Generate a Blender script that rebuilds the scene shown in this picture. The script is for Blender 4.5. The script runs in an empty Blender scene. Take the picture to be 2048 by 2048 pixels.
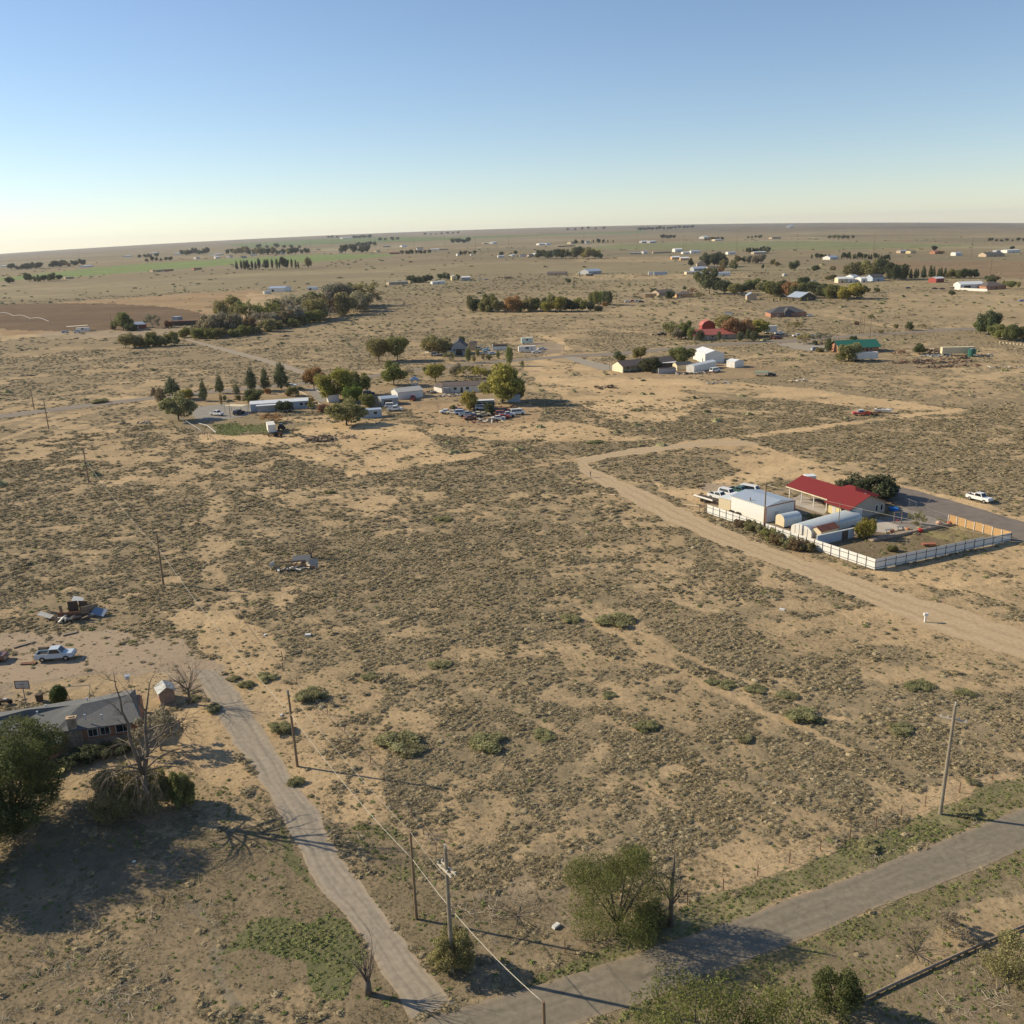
import bpy, bmesh, math, random
import numpy as np
from mathutils import Vector, Matrix
R = random.Random(7)
NP = np.random.RandomState(11)
PI = math.pi
FPX, HC = 1850.0, 60.0            # focal length in photo pixels, camera height in metres
RMAX, R0 = 15000.0, 1300.0
scn = bpy.context.scene
COL = scn.collection

# ------------------------------------------------------------------ camera frame
def cam_axes():
    z = np.array([-0.03096, 1, -557.5/FPX]); z /= np.linalg.norm(z)
    fz = z[2]; fy = math.sqrt(1-fz*fz)
    F = np.array([0, fy, fz]); u0 = np.array([0, -fz, fy])
    s = -z[0]/fy; c = math.sqrt(1-s*s)
    Rt = c*np.array([1., 0, 0]) - s*u0
    return Rt, np.cross(Rt, F), F
AX, AU, AF = cam_axes()
def ray(px, py): return AX*(px-1024)/FPX - AU*(py-1024)/FPX + AF
# far terrain: ground level falls away at one side and rises gently in the middle distance
_hx = np.linspace(-900, 2950, 60); _az = []; _el = []
for hx in _hx:
    hy = 445+1.94e-5*(min(max(hx, -100), 2150)-1800)**2 if hx <= 2150 and hx >= -100 else None
    if hy is None:
        xx = min(max(hx, -100), 2150); hy = 445+1.94e-5*(xx-1800)**2 - .03096*(hx-xx)
    d = ray(hx, hy); _az.append(math.atan2(d[0], d[1])); _el.append(d[2]/math.hypot(d[0], d[1]))
_az = np.array(_az); _el = np.array(_el)
def terrain(x, y):
    x = np.asarray(x, float); y = np.asarray(y, float)
    r = np.hypot(x, y); az = np.arctan2(x, y)
    A = HC+RMAX*np.interp(az, _az, _el)
    t = np.clip((r-R0)/(RMAX-R0), 0, 2)
    s = np.where(r > R0, t - .02*(1-np.exp(-t/.02)), 0)
    return A*s
def P(px, py, dz=0.0):
    d = ray(px, py); hd = math.hypot(d[0], d[1]); e = d[2]/hd; ux, uy = d[0]/hd, d[1]/hd
    lo, hi = 15.0, RMAX
    for _ in range(46):
        m = (lo*hi)**.5
        if (float(terrain(ux*m, uy*m))-HC)/m < e: lo = m
        else: hi = m
    return Vector((ux*lo, uy*lo, float(terrain(ux*lo, uy*lo))+dz))
def PZ(px, py, z):                 # point of the ray at height z (near ground is level)
    d = ray(px, py); t = (z-HC)/d[2]
    return Vector((d[0]*t, d[1]*t, z))
def proj(p):
    v = np.array([p[0], p[1], p[2]-HC]); w = v@AF
    return 1024+FPX*(v@AX)/w, 1024-FPX*(v@AU)/w
def mpp(px, py):                   # metres per photo pixel for a thing standing at this pixel
    p = P(px, py); v = np.array([p.x, p.y, p.z-HC])
    return float(v@AF)/FPX
def hmpp(px, py):                  # the same for upright heights
    p = P(px, py); a = proj(p); b = proj(p+Vector((0, 0, 1))); return 1/max(1e-6, a[1]-b[1])

# ------------------------------------------------------------------ numpy noise
def _h(ix, iy, seed):
    n = (ix.astype(np.int64)*374761393 + iy.astype(np.int64)*668265263 + seed*982451653) & 0xffffffff
    n = ((n ^ (n >> 13))*1274126177) & 0xffffffff
    return ((n ^ (n >> 16)) & 0xffffff)/float(0xffffff)
def vn(x, y, sc, seed=0):
    x = x/sc; y = y/sc; ix = np.floor(x); iy = np.floor(y); fx = x-ix; fy = y-iy
    fx = fx*fx*(3-2*fx); fy = fy*fy*(3-2*fy)
    a = _h(ix, iy, seed); b = _h(ix+1, iy, seed); c = _h(ix, iy+1, seed); d = _h(ix+1, iy+1, seed)
    return (a*(1-fx)+b*fx)*(1-fy)+(c*(1-fx)+d*fx)*fy
def fbm(x, y, sc, seed=0, o=4):
    s = 0; w = 1; t = 0
    for k in range(o):
        s = s+w*vn(x+k*17.3, y-k*9.1, sc/2**k, seed+k*7); t += w; w *= .55
    return s/t
def sstep(a, b, x):
    t = np.clip((x-a)/(b-a), 0, 1); return t*t*(3-2*t)

# ------------------------------------------------------------------ materials
MATS = {}
def mat(name, col, rough=.8, metal=0, var=.12, scale=2.0, bump=0, objcol=False, stripe=None, spec=.3, dirt=None):
    if name in MATS: return MATS[name]
    m = bpy.data.materials.new(name); m.use_nodes = True; nt = m.node_tree; N = nt.nodes; L = nt.links
    b = N['Principled BSDF']; b.inputs['Roughness'].default_value = rough; b.inputs['Metallic'].default_value = metal
    b.inputs['Specular IOR Level'].default_value = spec
    tc = N.new('ShaderNodeTexCoord'); nz = N.new('ShaderNodeTexNoise'); nz.inputs['Scale'].default_value = scale
    nz.inputs['Detail'].default_value = 5; L.new(tc.outputs['Object'], nz.inputs['Vector'])
    mp = N.new('ShaderNodeMapRange'); mp.inputs[1].default_value = .3; mp.inputs[2].default_value = .7
    mp.inputs[3].default_value = 1-var; mp.inputs[4].default_value = 1+var; L.new(nz.outputs['Fac'], mp.inputs[0])
    mul = N.new('ShaderNodeMixRGB'); mul.blend_type = 'MULTIPLY'; mul.inputs[0].default_value = 1
    if objcol:
        oi = N.new('ShaderNodeObjectInfo'); L.new(oi.outputs['Color'], mul.inputs[1])
    else: mul.inputs[1].default_value = (*col, 1)
    L.new(mp.outputs[0], mul.inputs[2]); out = mul.outputs[0]
    if dirt:
        n2 = N.new('ShaderNodeTexNoise'); n2.inputs['Scale'].default_value = scale*.35; n2.inputs['Detail'].default_value = 8
        L.new(tc.outputs['Object'], n2.inputs['Vector'])
        m2 = N.new('ShaderNodeMapRange'); m2.inputs[1].default_value = .5; m2.inputs[2].default_value = .72; m2.inputs[4].default_value = .7
        L.new(n2.outputs['Fac'], m2.inputs[0]); mx = N.new('ShaderNodeMixRGB'); mx.inputs[2].default_value = (*dirt, 1)
        L.new(m2.outputs[0], mx.inputs[0]); L.new(out, mx.inputs[1]); out = mx.outputs[0]
    if stripe:                     # (axis, period metres, depth): ribs of sheet metal or boards
        sx = N.new('ShaderNodeSeparateXYZ'); L.new(tc.outputs['Object'], sx.inputs[0])
        md = N.new('ShaderNodeMath'); md.operation = 'MULTIPLY'; md.inputs[1].default_value = 2*PI/stripe[1]; L.new(sx.outputs[stripe[0]], md.inputs[0])
        sn = N.new('ShaderNodeMath'); sn.operation = 'SINE'; L.new(md.outputs[0], sn.inputs[0])
        pw = N.new('ShaderNodeMapRange'); pw.inputs[1].default_value = .7; pw.inputs[2].default_value = 1; pw.inputs[3].default_value = 1; pw.inputs[4].default_value = 1-stripe[2]
        L.new(sn.outputs[0], pw.inputs[0]); m3 = N.new('ShaderNodeMixRGB'); m3.blend_type = 'MULTIPLY'; m3.inputs[0].default_value = 1
        L.new(out, m3.inputs[1]); L.new(pw.outputs[0], m3.inputs[2]); out = m3.outputs[0]
    L.new(out, b.inputs['Base Color'])
    if bump:
        bp = N.new('ShaderNodeBump'); bp.inputs['Strength'].default_value = bump; bp.inputs['Distance'].default_value = .05
        L.new(nz.outputs['Fac'], bp.inputs['Height']); L.new(bp.outputs[0], b.inputs['Normal'])
    MATS[name] = m; return m
def foliage_mat(name, transl=.25, var=.35):
    m = bpy.data.materials.new(name); m.use_nodes = True; nt = m.node_tree; N = nt.nodes; L = nt.links
    b = N['Principled BSDF']; b.inputs['Roughness'].default_value = .75; b.inputs['Specular IOR Level'].default_value = .15
    oi = N.new('ShaderNodeObjectInfo'); geo = N.new('ShaderNodeNewGeometry')
    nz = N.new('ShaderNodeTexNoise'); nz.inputs['Scale'].default_value = .55; nz.inputs['Detail'].default_value = 3; L.new(geo.outputs['Position'], nz.inputs['Vector'])
    mp = N.new('ShaderNodeMapRange'); mp.inputs[1].default_value = .3; mp.inputs[2].default_value = .7; mp.inputs[3].default_value = 1-var; mp.inputs[4].default_value = 1+var
    L.new(nz.outputs['Fac'], mp.inputs[0])
    hs = N.new('ShaderNodeHueSaturation'); L.new(oi.outputs['Color'], hs.inputs['Color'])
    rl = N.new('ShaderNodeMapRange'); rl.inputs[3].default_value = .7; rl.inputs[4].default_value = 1.3; L.new(geo.outputs['Random Per Island'], rl.inputs[0])
    mm = N.new('ShaderNodeMath'); mm.operation = 'MULTIPLY'; L.new(mp.outputs[0], mm.inputs[0]); L.new(rl.outputs[0], mm.inputs[1])
    L.new(mm.outputs[0], hs.inputs['Value']); L.new(hs.outputs[0], b.inputs['Base Color'])
    tr = N.new('ShaderNodeBsdfTranslucent'); L.new(hs.outputs[0], tr.inputs['Color']); mx = N.new('ShaderNodeMixShader'); mx.inputs[0].default_value = transl
    L.new(b.outputs[0], mx.inputs[1]); L.new(tr.outputs[0], mx.inputs[2]); L.new(mx.outputs[0], N['Material Output'].inputs['Surface'])
    MATS[name] = m; return m
def scrub_mat(name, c1, c2, c3=None):      # colour varies from one plant to the next
    m = bpy.data.materials.new(name); m.use_nodes = True; nt = m.node_tree; N = nt.nodes; L = nt.links
    b = N['Principled BSDF']; b.inputs['Roughness'].default_value = .9; b.inputs['Specular IOR Level'].default_value = .05
    oi = N.new('ShaderNodeObjectInfo'); geo = N.new('ShaderNodeNewGeometry')
    nz = N.new('ShaderNodeTexNoise'); nz.inputs['Scale'].default_value = .07; nz.inputs['Detail'].default_value = 4; L.new(geo.outputs['Position'], nz.inputs['Vector'])
    ad = N.new('ShaderNodeMath'); ad.operation = 'MULTIPLY_ADD'; ad.inputs[1].default_value = .6; L.new(oi.outputs['Random'], ad.inputs[0])
    s = N.new('ShaderNodeMapRange'); s.inputs[1].default_value = .35; s.inputs[2].default_value = .65; s.inputs[4].default_value = .4; L.new(nz.outputs['Fac'], s.inputs[0]); L.new(s.outputs[0], ad.inputs[2])
    cr = N.new('ShaderNodeValToRGB'); cr.color_ramp.elements[0].color = (*c1, 1); cr.color_ramp.elements[1].color = (*c2, 1)
    if c3: e = cr.color_ramp.elements.new(.93); e.color = (*c2, 1); cr.color_ramp.elements[2].color = (*c3, 1)
    L.new(ad.outputs[0], cr.inputs[0])
    rl = N.new('ShaderNodeMapRange'); rl.inputs[3].default_value = .75; rl.inputs[4].default_value = 1.25; L.new(geo.outputs['Random Per Island'], rl.inputs[0])
    wn = N.new('ShaderNodeTexWhiteNoise'); wn.noise_dimensions = '1D'; L.new(oi.outputs['Random'], wn.inputs['W']); w2 = N.new('ShaderNodeMapRange'); w2.inputs[3].default_value = .78; w2.inputs[4].default_value = 1.2; L.new(wn.outputs['Value'], w2.inputs[0]); wm = N.new('ShaderNodeMath'); wm.operation = 'MULTIPLY'; L.new(rl.outputs[0], wm.inputs[0]); L.new(w2.outputs[0], wm.inputs[1]); rl = wm
    mu = N.new('ShaderNodeMixRGB'); mu.blend_type = 'MULTIPLY'; mu.inputs[0].default_value = 1; L.new(cr.outputs[0], mu.inputs[1]); L.new(rl.outputs[0], mu.inputs[2])
    L.new(mu.outputs[0], b.inputs['Base Color']); MATS[name] = m; return m

# ------------------------------------------------------------------ mesh builder and object tree
class MB:
    def __init__(s): s.v = []; s.f = []
    def add(s, vs, fs, M=None):
        n = len(s.v); s.v += [tuple(M@Vector(v)) if M else tuple(v) for v in vs]; s.f += [tuple(i+n for i in f) for f in fs]; return s
    def box(s, x0, x1, y0, y1, z0, z1, M=None, tx=0, ty=0):
        vs = [(x0, y0, z0), (x1, y0, z0), (x1, y1, z0), (x0, y1, z0), (x0+tx, y0+ty, z1), (x1-tx, y0+ty, z1), (x1-tx, y1-ty, z1), (x0+tx, y1-ty, z1)]
        return s.add(vs, [(3, 2, 1, 0), (4, 5, 6, 7), (0, 1, 5, 4), (1, 2, 6, 5), (2, 3, 7, 6), (3, 0, 4, 7)], M)
    def prism(s, prof, d0, d1, ax='y', M=None):   # closed profile in the plane across ax
        n = len(prof)
        def mk(a, b, d): return {'y': (a, d, b), 'x': (d, a, b), 'z': (a, b, d)}[ax]
        vs = [mk(a, b, d0) for a, b in prof]+[mk(a, b, d1) for a, b in prof]
        fs = [tuple(range(n)), tuple(range(2*n-1, n-1, -1))]+[(i, i+n, (i+1) % n+n, (i+1) % n) for i in range(n)]
        return s.add(vs, fs, M)
    def tube(s, pts, rad, n=6, cap=True):
        pts = [Vector(p) for p in pts]; k = len(pts); rad = rad if isinstance(rad, (list, tuple)) else [rad]*k
        base = len(s.v); up = None
        for i, p in enumerate(pts):
            d = (pts[min(i+1, k-1)]-pts[max(i-1, 0)]).normalized()
            a = d.orthogonal().normalized() if up is None else (up-d*up.dot(d)).normalized(); up = a; b = d.cross(a)
            for j in range(n):
                t = 2*PI*j/n; s.v.append(tuple(p+(a*math.cos(t)+b*math.sin(t))*rad[i]))
        for i in range(k-1):
            for j in range(n): s.f.append((base+i*n+j, base+i*n+(j+1) % n, base+(i+1)*n+(j+1) % n, base+(i+1)*n+j))
        if cap: s.f.append(tuple(base+j for j in range(n))[::-1]); s.f.append(tuple(base+(k-1)*n+j for j in range(n)))
        return s
    def cyl(s, p, r, h, n=12, r2=None): return s.tube([p, (p[0], p[1], p[2]+h)], [r, r if r2 is None else r2], n)
    def mesh(s, name, m=None, smooth=False):
        me = bpy.data.meshes.new(name); me.from_pydata(s.v, [], s.f); me.update()
        if m: me.materials.append(m)
        if smooth: me.polygons.foreach_set('use_smooth', [True]*len(me.polygons))
        return me
    def fix(s):
        bm = bmesh.new(); me = s.mesh('t'); bm.from_mesh(me); bmesh.ops.recalc_face_normals(bm, faces=bm.faces); bm.to_mesh(me); bm.free()
        s.v = [tuple(v.co) for v in me.vertices]; s.f = [tuple(p.vertices) for p in me.polygons]; bpy.data.meshes.remove(me); return s
def link(name, data, parent=None, color=None):
    o = bpy.data.objects.new(name, data); COL.objects.link(o)
    if parent: o.parent = parent
    if color: o.color = (*color, 1)
    return o
def part(name, mb, m, parent, color=None, smooth=False, label=None):
    o = link(name, mb.fix().mesh(name, m, smooth), parent, color)
    if label: o['label'] = label
    return o
def tag(o, label, cat, group=None):
    while len(label.replace('-', ' ').split()) > 16 and ' the ' in label: label = label.replace(' the ', ' ', 1)
    o['label'] = label; o['category'] = cat; o['kind'] = 'thing'
    if group: o['group'] = group
    return o
def thing(name, label, cat, loc=(0, 0, 0), rz=0, group=None):
    o = link(name, None); o.location = loc; o.rotation_euler = (0, 0, rz); o.empty_display_size = .5
    return tag(o, label, cat, group)
def struct(name, me, kind='structure'):
    o = link(name, me); o['kind'] = kind; return o
def copy_tree(o, parent=None):
    c = o.copy(); COL.objects.link(c); c.parent = parent
    if parent: c.matrix_parent_inverse = o.matrix_parent_inverse
    for ch in list(o.children): copy_tree(ch, c)
    return c
PROTO_USED = set()
def spawn(proto, name=None):        # the first use moves the model itself, later uses are copies
    if proto.name not in PROTO_USED: PROTO_USED.add(proto.name); return proto
    return copy_tree(proto)
ORD = 'first second third fourth fifth sixth seventh eighth ninth tenth eleventh twelfth thirteenth fourteenth fifteenth sixteenth seventeenth eighteenth nineteenth twentieth'.split()
NUM = 'zero one two three four five six seven eight nine ten eleven twelve thirteen fourteen fifteen sixteen seventeen eighteen nineteen twenty'.split()
def az_of(a, b): return math.atan2(b[1]-a[1], b[0]-a[0])
HAZE=True
# ------------------------------------------------------------------ ground cover map (what grows or lies where)
LOT = (.55, .388, .212); SAND = (.465, .332, .186); SOIL = (.385, .282, .162); PACK = (.315, .245, .172); GRAVEL = (.29, .245, .19)
DRYW = (.225, .172, .108); GREEN = (.10, .12, .04); CROP = (.20, .245, .085); TILL = (.25, .17, .10); TILLD = (.15, .10, .06)
def W(pts): return np.array([(p.x, p.y) for p in (P(*q) for q in pts)])
def inpoly(x, y, poly):
    ins = np.zeros(x.shape, bool); n = len(poly); j = n-1
    for i in range(n):
        xi, yi = poly[i]; xj, yj = poly[j]
        if yi != yj: ins ^= ((yi > y) != (yj > y)) & (x < (xj-xi)*(y-yi)/(yj-yi)+xi)
        j = i
    return ins
def segdist(x, y, pl):
    d = np.full(x.shape, 1e9)
    for a, b in zip(pl[:-1], pl[1:]):
        v = b-a; t = np.clip(((x-a[0])*v[0]+(y-a[1])*v[1])/max(1e-9, v@v), 0, 1)
        d = np.minimum(d, np.hypot(x-a[0]-t*v[0], y-a[1]-t*v[1]))
    return d
# (kind, pixels, colour, sage, dry, green, edge wobble in m, strength)
LAYERS = [
 # near field: sandier and greyer stretches
 ('p', [(560,1400),(640,1440),(700,1500),(770,1560),(800,1620),(760,1640),(690,1650),(640,1620),(590,1560),(540,1480),(500,1400),(450,1340),(470,1290),(540,1330)], SAND, .10, .35, .02, 2.5, .9),
 ('p', [(400,1230),(480,1240),(560,1280),(560,1330),(470,1330),(400,1290)], SAND, .12, .3, .02, 2.5, .8),
 ('p', [(900,1560),(1150,1580),(1400,1600),(1420,1640),(1200,1640),(1000,1620),(880,1600)], SAND, .25, .2, .02, 4, .6),
 ('p', [(1870,1560),(1990,1535),(2010,1560),(1950,1610),(1880,1640),(1800,1640)], SAND, .12, .2, .02, 2, .85),
 ('p', [(690,1080),(1000,1060),(1080,1100),(1000,1170),(760,1180),(650,1150)], SOIL, .97, .1, .03, 5, .9),
 ('p', [(1180,935),(1400,900),(1480,935),(1380,960),(1260,960)], SOIL, .92, .1, .02, 3, .8),
 ('p', [(1080,1000),(1300,1040),(1500,1130),(1700,1200),(1500,1240),(1200,1190),(1000,1130)], SOIL, .85, .15, .03, 6, .6),
 ('p', [(1440,1400),(1700,1380),(2048,1430),(2048,1500),(1880,1560),(1700,1640),(1300,1720),(850,1700),(860,1600),(1250,1500)], SOIL, .86, .15, .04, 7, .55),
 # two faint wheel tracks crossing the near field
 ('l', [(1180,1240),(1260,1285),(1330,1325),(1420,1375),(1520,1420),(1640,1470),(1700,1500)], SAND, .05, .1, 0, 1.0, .8, 1.3),
 ('l', [(1230,1235),(1330,1290),(1440,1345),(1560,1395),(1680,1440)], SAND, .05, .1, 0, 1.0, .8, 1.0),
 ('l', [(330,860),(430,1000),(420,1120),(450,1230)], SOIL, .25, .3, .02, 3, .6, 4.5),
 ('l', [(0,880),(80,852),(170,828),(240,812),(307,800)], SAND, .03, .1, 0, 1.0, .9, 2.6),
 ('l', [(400,880),(480,960),(540,1000),(640,1020),(800,960),(970,930),(1100,930)], SOIL, .4, .4, .02, 3, .5, 5),
 ('l', [(970,950),(1060,935),(1150,918)], SAND, .05, .1, 0, .8, .9, 1.8),
 # sandy lots and tracks in the middle distance
 ('p', [(560,870),(640,850),(760,845),(830,850),(860,880),(900,900),(970,912),(900,925),(800,940),(700,955),(620,925),(560,900),(450,880),(400,885),(380,870),(450,872)], LOT, .10, .15, .02, 3, .95),
 ('p', [(830,850),(1000,850),(1100,840),(1250,862),(1330,875),(1200,885),(1080,880),(950,880),(880,868)], LOT, .15, .2, .03, 4, .85),
 ('p', [(430,845),(560,835),(640,830),(760,835),(780,848),(640,852),(560,862),(470,860)], LOT, .1, .3, .1, 2, .8),
 ('p', [(1060,760),(1230,755),(1340,765),(1420,800),(1330,850),(1230,840),(1130,800)], LOT, .2, .2, .02, 5, .8),
 ('p', [(1040,725),(1160,728),(1260,750),(1400,760),(1560,770),(1700,790),(1850,812),(1920,822),(1700,812),(1500,792),(1340,778),(1200,775),(1080,765)], LOT, .1, .2, .02, 4, .75),
 ('p', [(790,805),(850,800),(980,812),(1060,800),(1090,820),(1080,845),(960,855),(850,845)], (.40,.275,.155), .06, .12, .02, 3, .9),
 ('l', [(1050,775),(1130,810),(1220,850),(1300,872),(1400,885)], SOIL, .6, .2, .02, 2, .7, 3),
 ('l', [(1400,885),(1500,872),(1640,855),(1780,835),(1920,820)], LOT, .03, .1, 0, 1.5, .9, 4.5),
 ('l', [(1300,765),(1450,772),(1600,785),(1760,800),(1920,820)], LOT, .03, .1, 0, 1.5, .75, 4.0),
 ('l', [(1125,728),(1075,722),(1130,700),(1120,680),(1080,672)], LOT, .05, .1, 0, 3, .9, 6),
 ('p', [(1040,690),(1080,680),(1130,690),(1120,706),(1050,712)], PACK, .03, .1, 0, 2, .9),
 ('p', [(1240,905),(1400,880),(1480,878),(1560,905),(1700,945),(1900,990),(2100,1045),(2100,1075),(1900,1010),(1720,980),(1560,960),(1420,990),(1400,1010),(1380,990),(1480,940),(1420,915)], LOT, .05, .12, 0, 2.0, .95),
 ('p', [(1400,965),(1560,975),(1680,1000),(1760,1040),(1730,1110),(1560,1085),(1420,1020)], PACK, .02, .1, .02, 1.5, .9),
 ('p', [(1750,1145),(2030,1085),(2100,1100),(2100,1150),(1900,1180),(1780,1170)], LOT, .08, .12, .02, 2, .85),
 ('p', [(1215,915),(1400,893),(1470,905),(1440,930),(1480,945),(1400,950),(1290,960),(1190,940)], SOIL, .8, .1, .02, 2, .9),
 ('p', [(1300,960),(1420,985),(1400,1010),(1330,985)], LOT, .04, .1, 0, 2, .9),
 ('p', [(1760,1110),(1850,1060),(1960,1060),(2010,1082),(1760,1135)], (.20,.15,.09), .02, .75, .10, 1.0, .95),
 ('p', [(1850,1058),(1905,1048),(1990,1074),(1920,1085),(1860,1075)], (.33,.27,.12), 0, .8, .10, 1.0, .8),
 ('p', [(1640,1085),(1770,1060),(1830,1062),(1770,1110),(1750,1130)], (.19,.145,.09), .02, .5, .12, 1.0, .9),
 # yards round the houses in the left middle distance
 ('p', [(322,830),(420,815),(560,840),(640,845),(560,862),(440,868),(400,862),(350,850)], (.25,.2,.12), .02, .5, .25, 1.5, .85),
 ('p', [(425,850),(470,846),(500,860),(470,872),(440,870)], (.09,.13,.035), 0, .05, .95, 1.0, .9),
 ('p', [(490,848),(540,850),(545,866),(500,866)], (.12,.14,.05), 0, .1, .8, 1.0, .8),
 ('p', [(320,800),(600,770),(760,770),(1050,765),(1050,800),(760,812),(620,820),(430,835)], (.30,.215,.125), .03, .5, .10, 3, .8),
 ('p', [(1200,733),(1340,728),(1500,722),(1560,740),(1500,757),(1250,757)], (.36,.255,.15), .04, .3, .06, 3, .8),
 ('l', [(0,668),(120,672),(250,668),(380,672),(430,668)], PACK, .05, .1, 0, 2, .8, 5),
 ('l', [(60,700),(200,696),(250,700),(420,700)], SOIL, .1, .2, 0, 2, .7, 4),
 ('p', [(0,660),(110,655),(120,668),(0,682)], SAND, .1, .2, 0, 3, .8),
 ('p', [(60,665),(330,655),(420,665),(300,672),(100,678)], PACK, .1, .2, .05, 3, .7),
 # the round tilled field and its margin
 ('p', [(0,613),(160,602),(330,590),(450,583),(520,578),(540,590),(480,610),(500,640),(440,640),(330,655),(140,662),(0,672)], (.36,.24,.13), .02, .1, 0, 6, .95),
 ('e', (140,634), (275,28), TILLD, 0, 0, 0, 3, .9),
 ('p', [(500,584),(560,592),(560,620),(520,640),(470,640),(480,610)], SAND, .1, .1, 0, 5, .8),
 # green irrigated fields
 ('p', [(-200,572),(0,562),(120,556),(300,542),(480,528),(610,525),(700,518),(798,511),(770,508),(600,510),(470,517),(250,530),(100,545),(0,556),(-200,568)], CROP, 0, 0, .3, 6, 1),
 ('p', [(440,489),(640,478),(760,474),(900,474),(1060,470),(1290,462),(1290,466),(1020,474),(860,482),(700,486),(512,496)], (.15,.19,.07), 0, 0, .2, 20, .9),
 ('p', [(1165,498),(1230,488),(1536,482),(1660,482),(1960,490),(1870,495),(1700,499),(1536,500),(1300,499)], (.215,.215,.105), 0, 0, .2, 12, 1),
 # brown tilled field at the far right
 ('p', [(1640,532),(1750,524),(2300,520),(2300,562),(1900,553),(1700,540)], TILL, .02, .05, 0, 8, .95),
 ('p', [(1870,563),(2300,563),(2300,570),(1900,571)], TILL, .02, .05, 0, 8, .5),
 ('p', [(1150,515),(1500,512),(1530,520),(1300,524),(1150,524)], SOIL, .1, .2, 0, 12, .7),
 ('p', [(1100,550),(1500,546),(1500,556),(1200,560)], SAND, .1, .2, 0, 12, .6),
 ('l', [(1300,597),(1500,600),(1800,592),(2048,606)], PACK, .05, .1, 0, 4, .7, 5),
 ('l', [(1290,600),(1480,618),(1560,632),(1640,628),(1800,655),(1900,662)], SAND, .08, .2, 0, 4, .8, 5),
 ('p', [(1770,602),(1780,585),(2048,582),(2048,600)], SOIL, .1, .3, 0, 6, .6),
 ('l', [(700,622),(900,618),(1200,628),(1500,615)], SAND, .2, .2, 0, 8, .6, 9),
 ('l', [(960,640),(1120,650),(1330,668)], SAND, .2, .2, 0, 8, .5, 6),
 # bottom left: dry weeds, green patches, litter
 ('p', [(-100,1700),(200,1690),(560,1650),(640,1740),(730,1860),(830,1990),(820,2120),(-100,2120)], DRYW, .04, .85, .10, 2, .95),
 ('p', [(435,1890),(482,1854),(536,1828),(600,1840),(650,1806),(690,1815),(722,1870),(735,1930),(700,1985),(640,1990),(570,1966),(560,1905),(507,1893)], (.14,.14,.068), 0, .2, .95, 3.2, .92),
 ('p', [(0,1650),(300,1640),(330,1720),(200,1740),(0,1750)], (.17,.14,.09), .1, .6, .2, 2, .8),
 ('p', [(0,1730),(130,1735),(160,1800),(100,1850),(0,1870)], DRYW, .1, .5, .5, 2, .6),
 ('p', [(560,1650),(585,1690),(640,1790),(600,1760),(570,1720)], (.13,.13,.06), 0, .2, .8, .6, .8),
 ('p', [(490,1740),(560,1740),(540,1790),(450,1790)], DRYW, 0, .5, .5, 1.5, .6),
 ('p', [(420,1540),(480,1560),(520,1600),(470,1640),(380,1620),(350,1560)], SOIL, 0, .5, .25, 1.2, .8),
 ('p', [(400,1400),(450,1480),(500,1560),(470,1600),(350,1520),(330,1430)], SAND, 0, .12, .02, 1.2, .9),
 ('l', [(330,1690),(370,1780),(430,1900),(480,2048)], (.2,.17,.12), .3, .7, .2, 1.0, .8, 1.0),
 # verge between drive and field, hollow below the poles
 ('p', [(690,1655),(760,1650),(830,1680),(860,1760),(780,1770),(720,1720)], DRYW, .1, .5, .62, 1.2, .9),
 ('p', [(720,1760),(900,1760),(1150,1780),(1300,1850),(1100,1960),(930,1990),(870,1960),(800,1870)], (.25,.195,.125), .12, .9, .13, 1.5, .9),
 ('p', [(970,1770),(1080,1750),(1160,1820),(1090,1880),(980,1880)], (.22,.19,.15), .1, .9, 0, 1.5, .8),
 ('p', [(1000,2000),(1110,1965),(1320,1895),(1480,1838),(1600,1790),(1730,1742),(1860,1688),(1990,1637),(2100,1590),(2100,1545),(1950,1590),(1850,1650),(1700,1690),(1560,1760),(1400,1800),(1250,1870),(1050,1960)], (.24,.21,.105), 0, .85, .7, .8, .92),
 ('p', [(1380,1800),(1560,1750),(1700,1685),(1850,1635),(1950,1580),(2100,1535),(2100,1560),(1900,1640),(1700,1720),(1500,1790)], (.20,.18,.09), .1, .5, .7, .8, .8),
 # below the road
 ('p', [(1185,2045),(1300,2000),(1455,1936),(1600,1884),(1740,1825),(1880,1771),(2100,1685),(2300,1600),(2400,2300),(900,2300)], (.25,.198,.122), .06, .8, .34, 1, .95),
 ('p', [(1190,2045),(1455,1938),(1740,1827),(2100,1690),(2300,1620),(2300,1640),(2048,1750),(1800,1850),(1560,1960),(1350,2048)], (.22,.185,.09), 0, .85, .65, .8, .9),
 ('p', [(1900,1830),(2048,1780),(2200,1730),(2200,1860),(2048,1880),(1930,1930),(1780,1960),(1840,1900)], SOIL, .05, .25, .05, 1.0, .9),
 ('p', [(1720,2010),(2048,1870),(2200,1820),(2300,2200),(1700,2200)], (.30,.225,.14), .15, .7, .2, 1.2, .8),
 # farmyard at the left
 ('p', [(-60,1275),(70,1265),(200,1255),(330,1270),(440,1330),(460,1380),(440,1420),(380,1380),(330,1400),(300,1350),(200,1370),(60,1400),(-60,1400)], PACK, .02, .12, .02, 1.5, .9),
 ('p', [(130,1300),(250,1292),(265,1305),(180,1325),(60,1335),(70,1320)], DRYW, .1, .6, .2, 1.0, .8),
 ('p', [(0,1380),(200,1350),(330,1350),(360,1400),(290,1480),(260,1400),(60,1400)], SOIL, .01, .1, .02, 1.5, .85),
 ('p', [(60,1180),(180,1180),(280,1210),(340,1230),(200,1260),(60,1250)], DRYW, .3, .6, .25, 2, .7),
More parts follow.
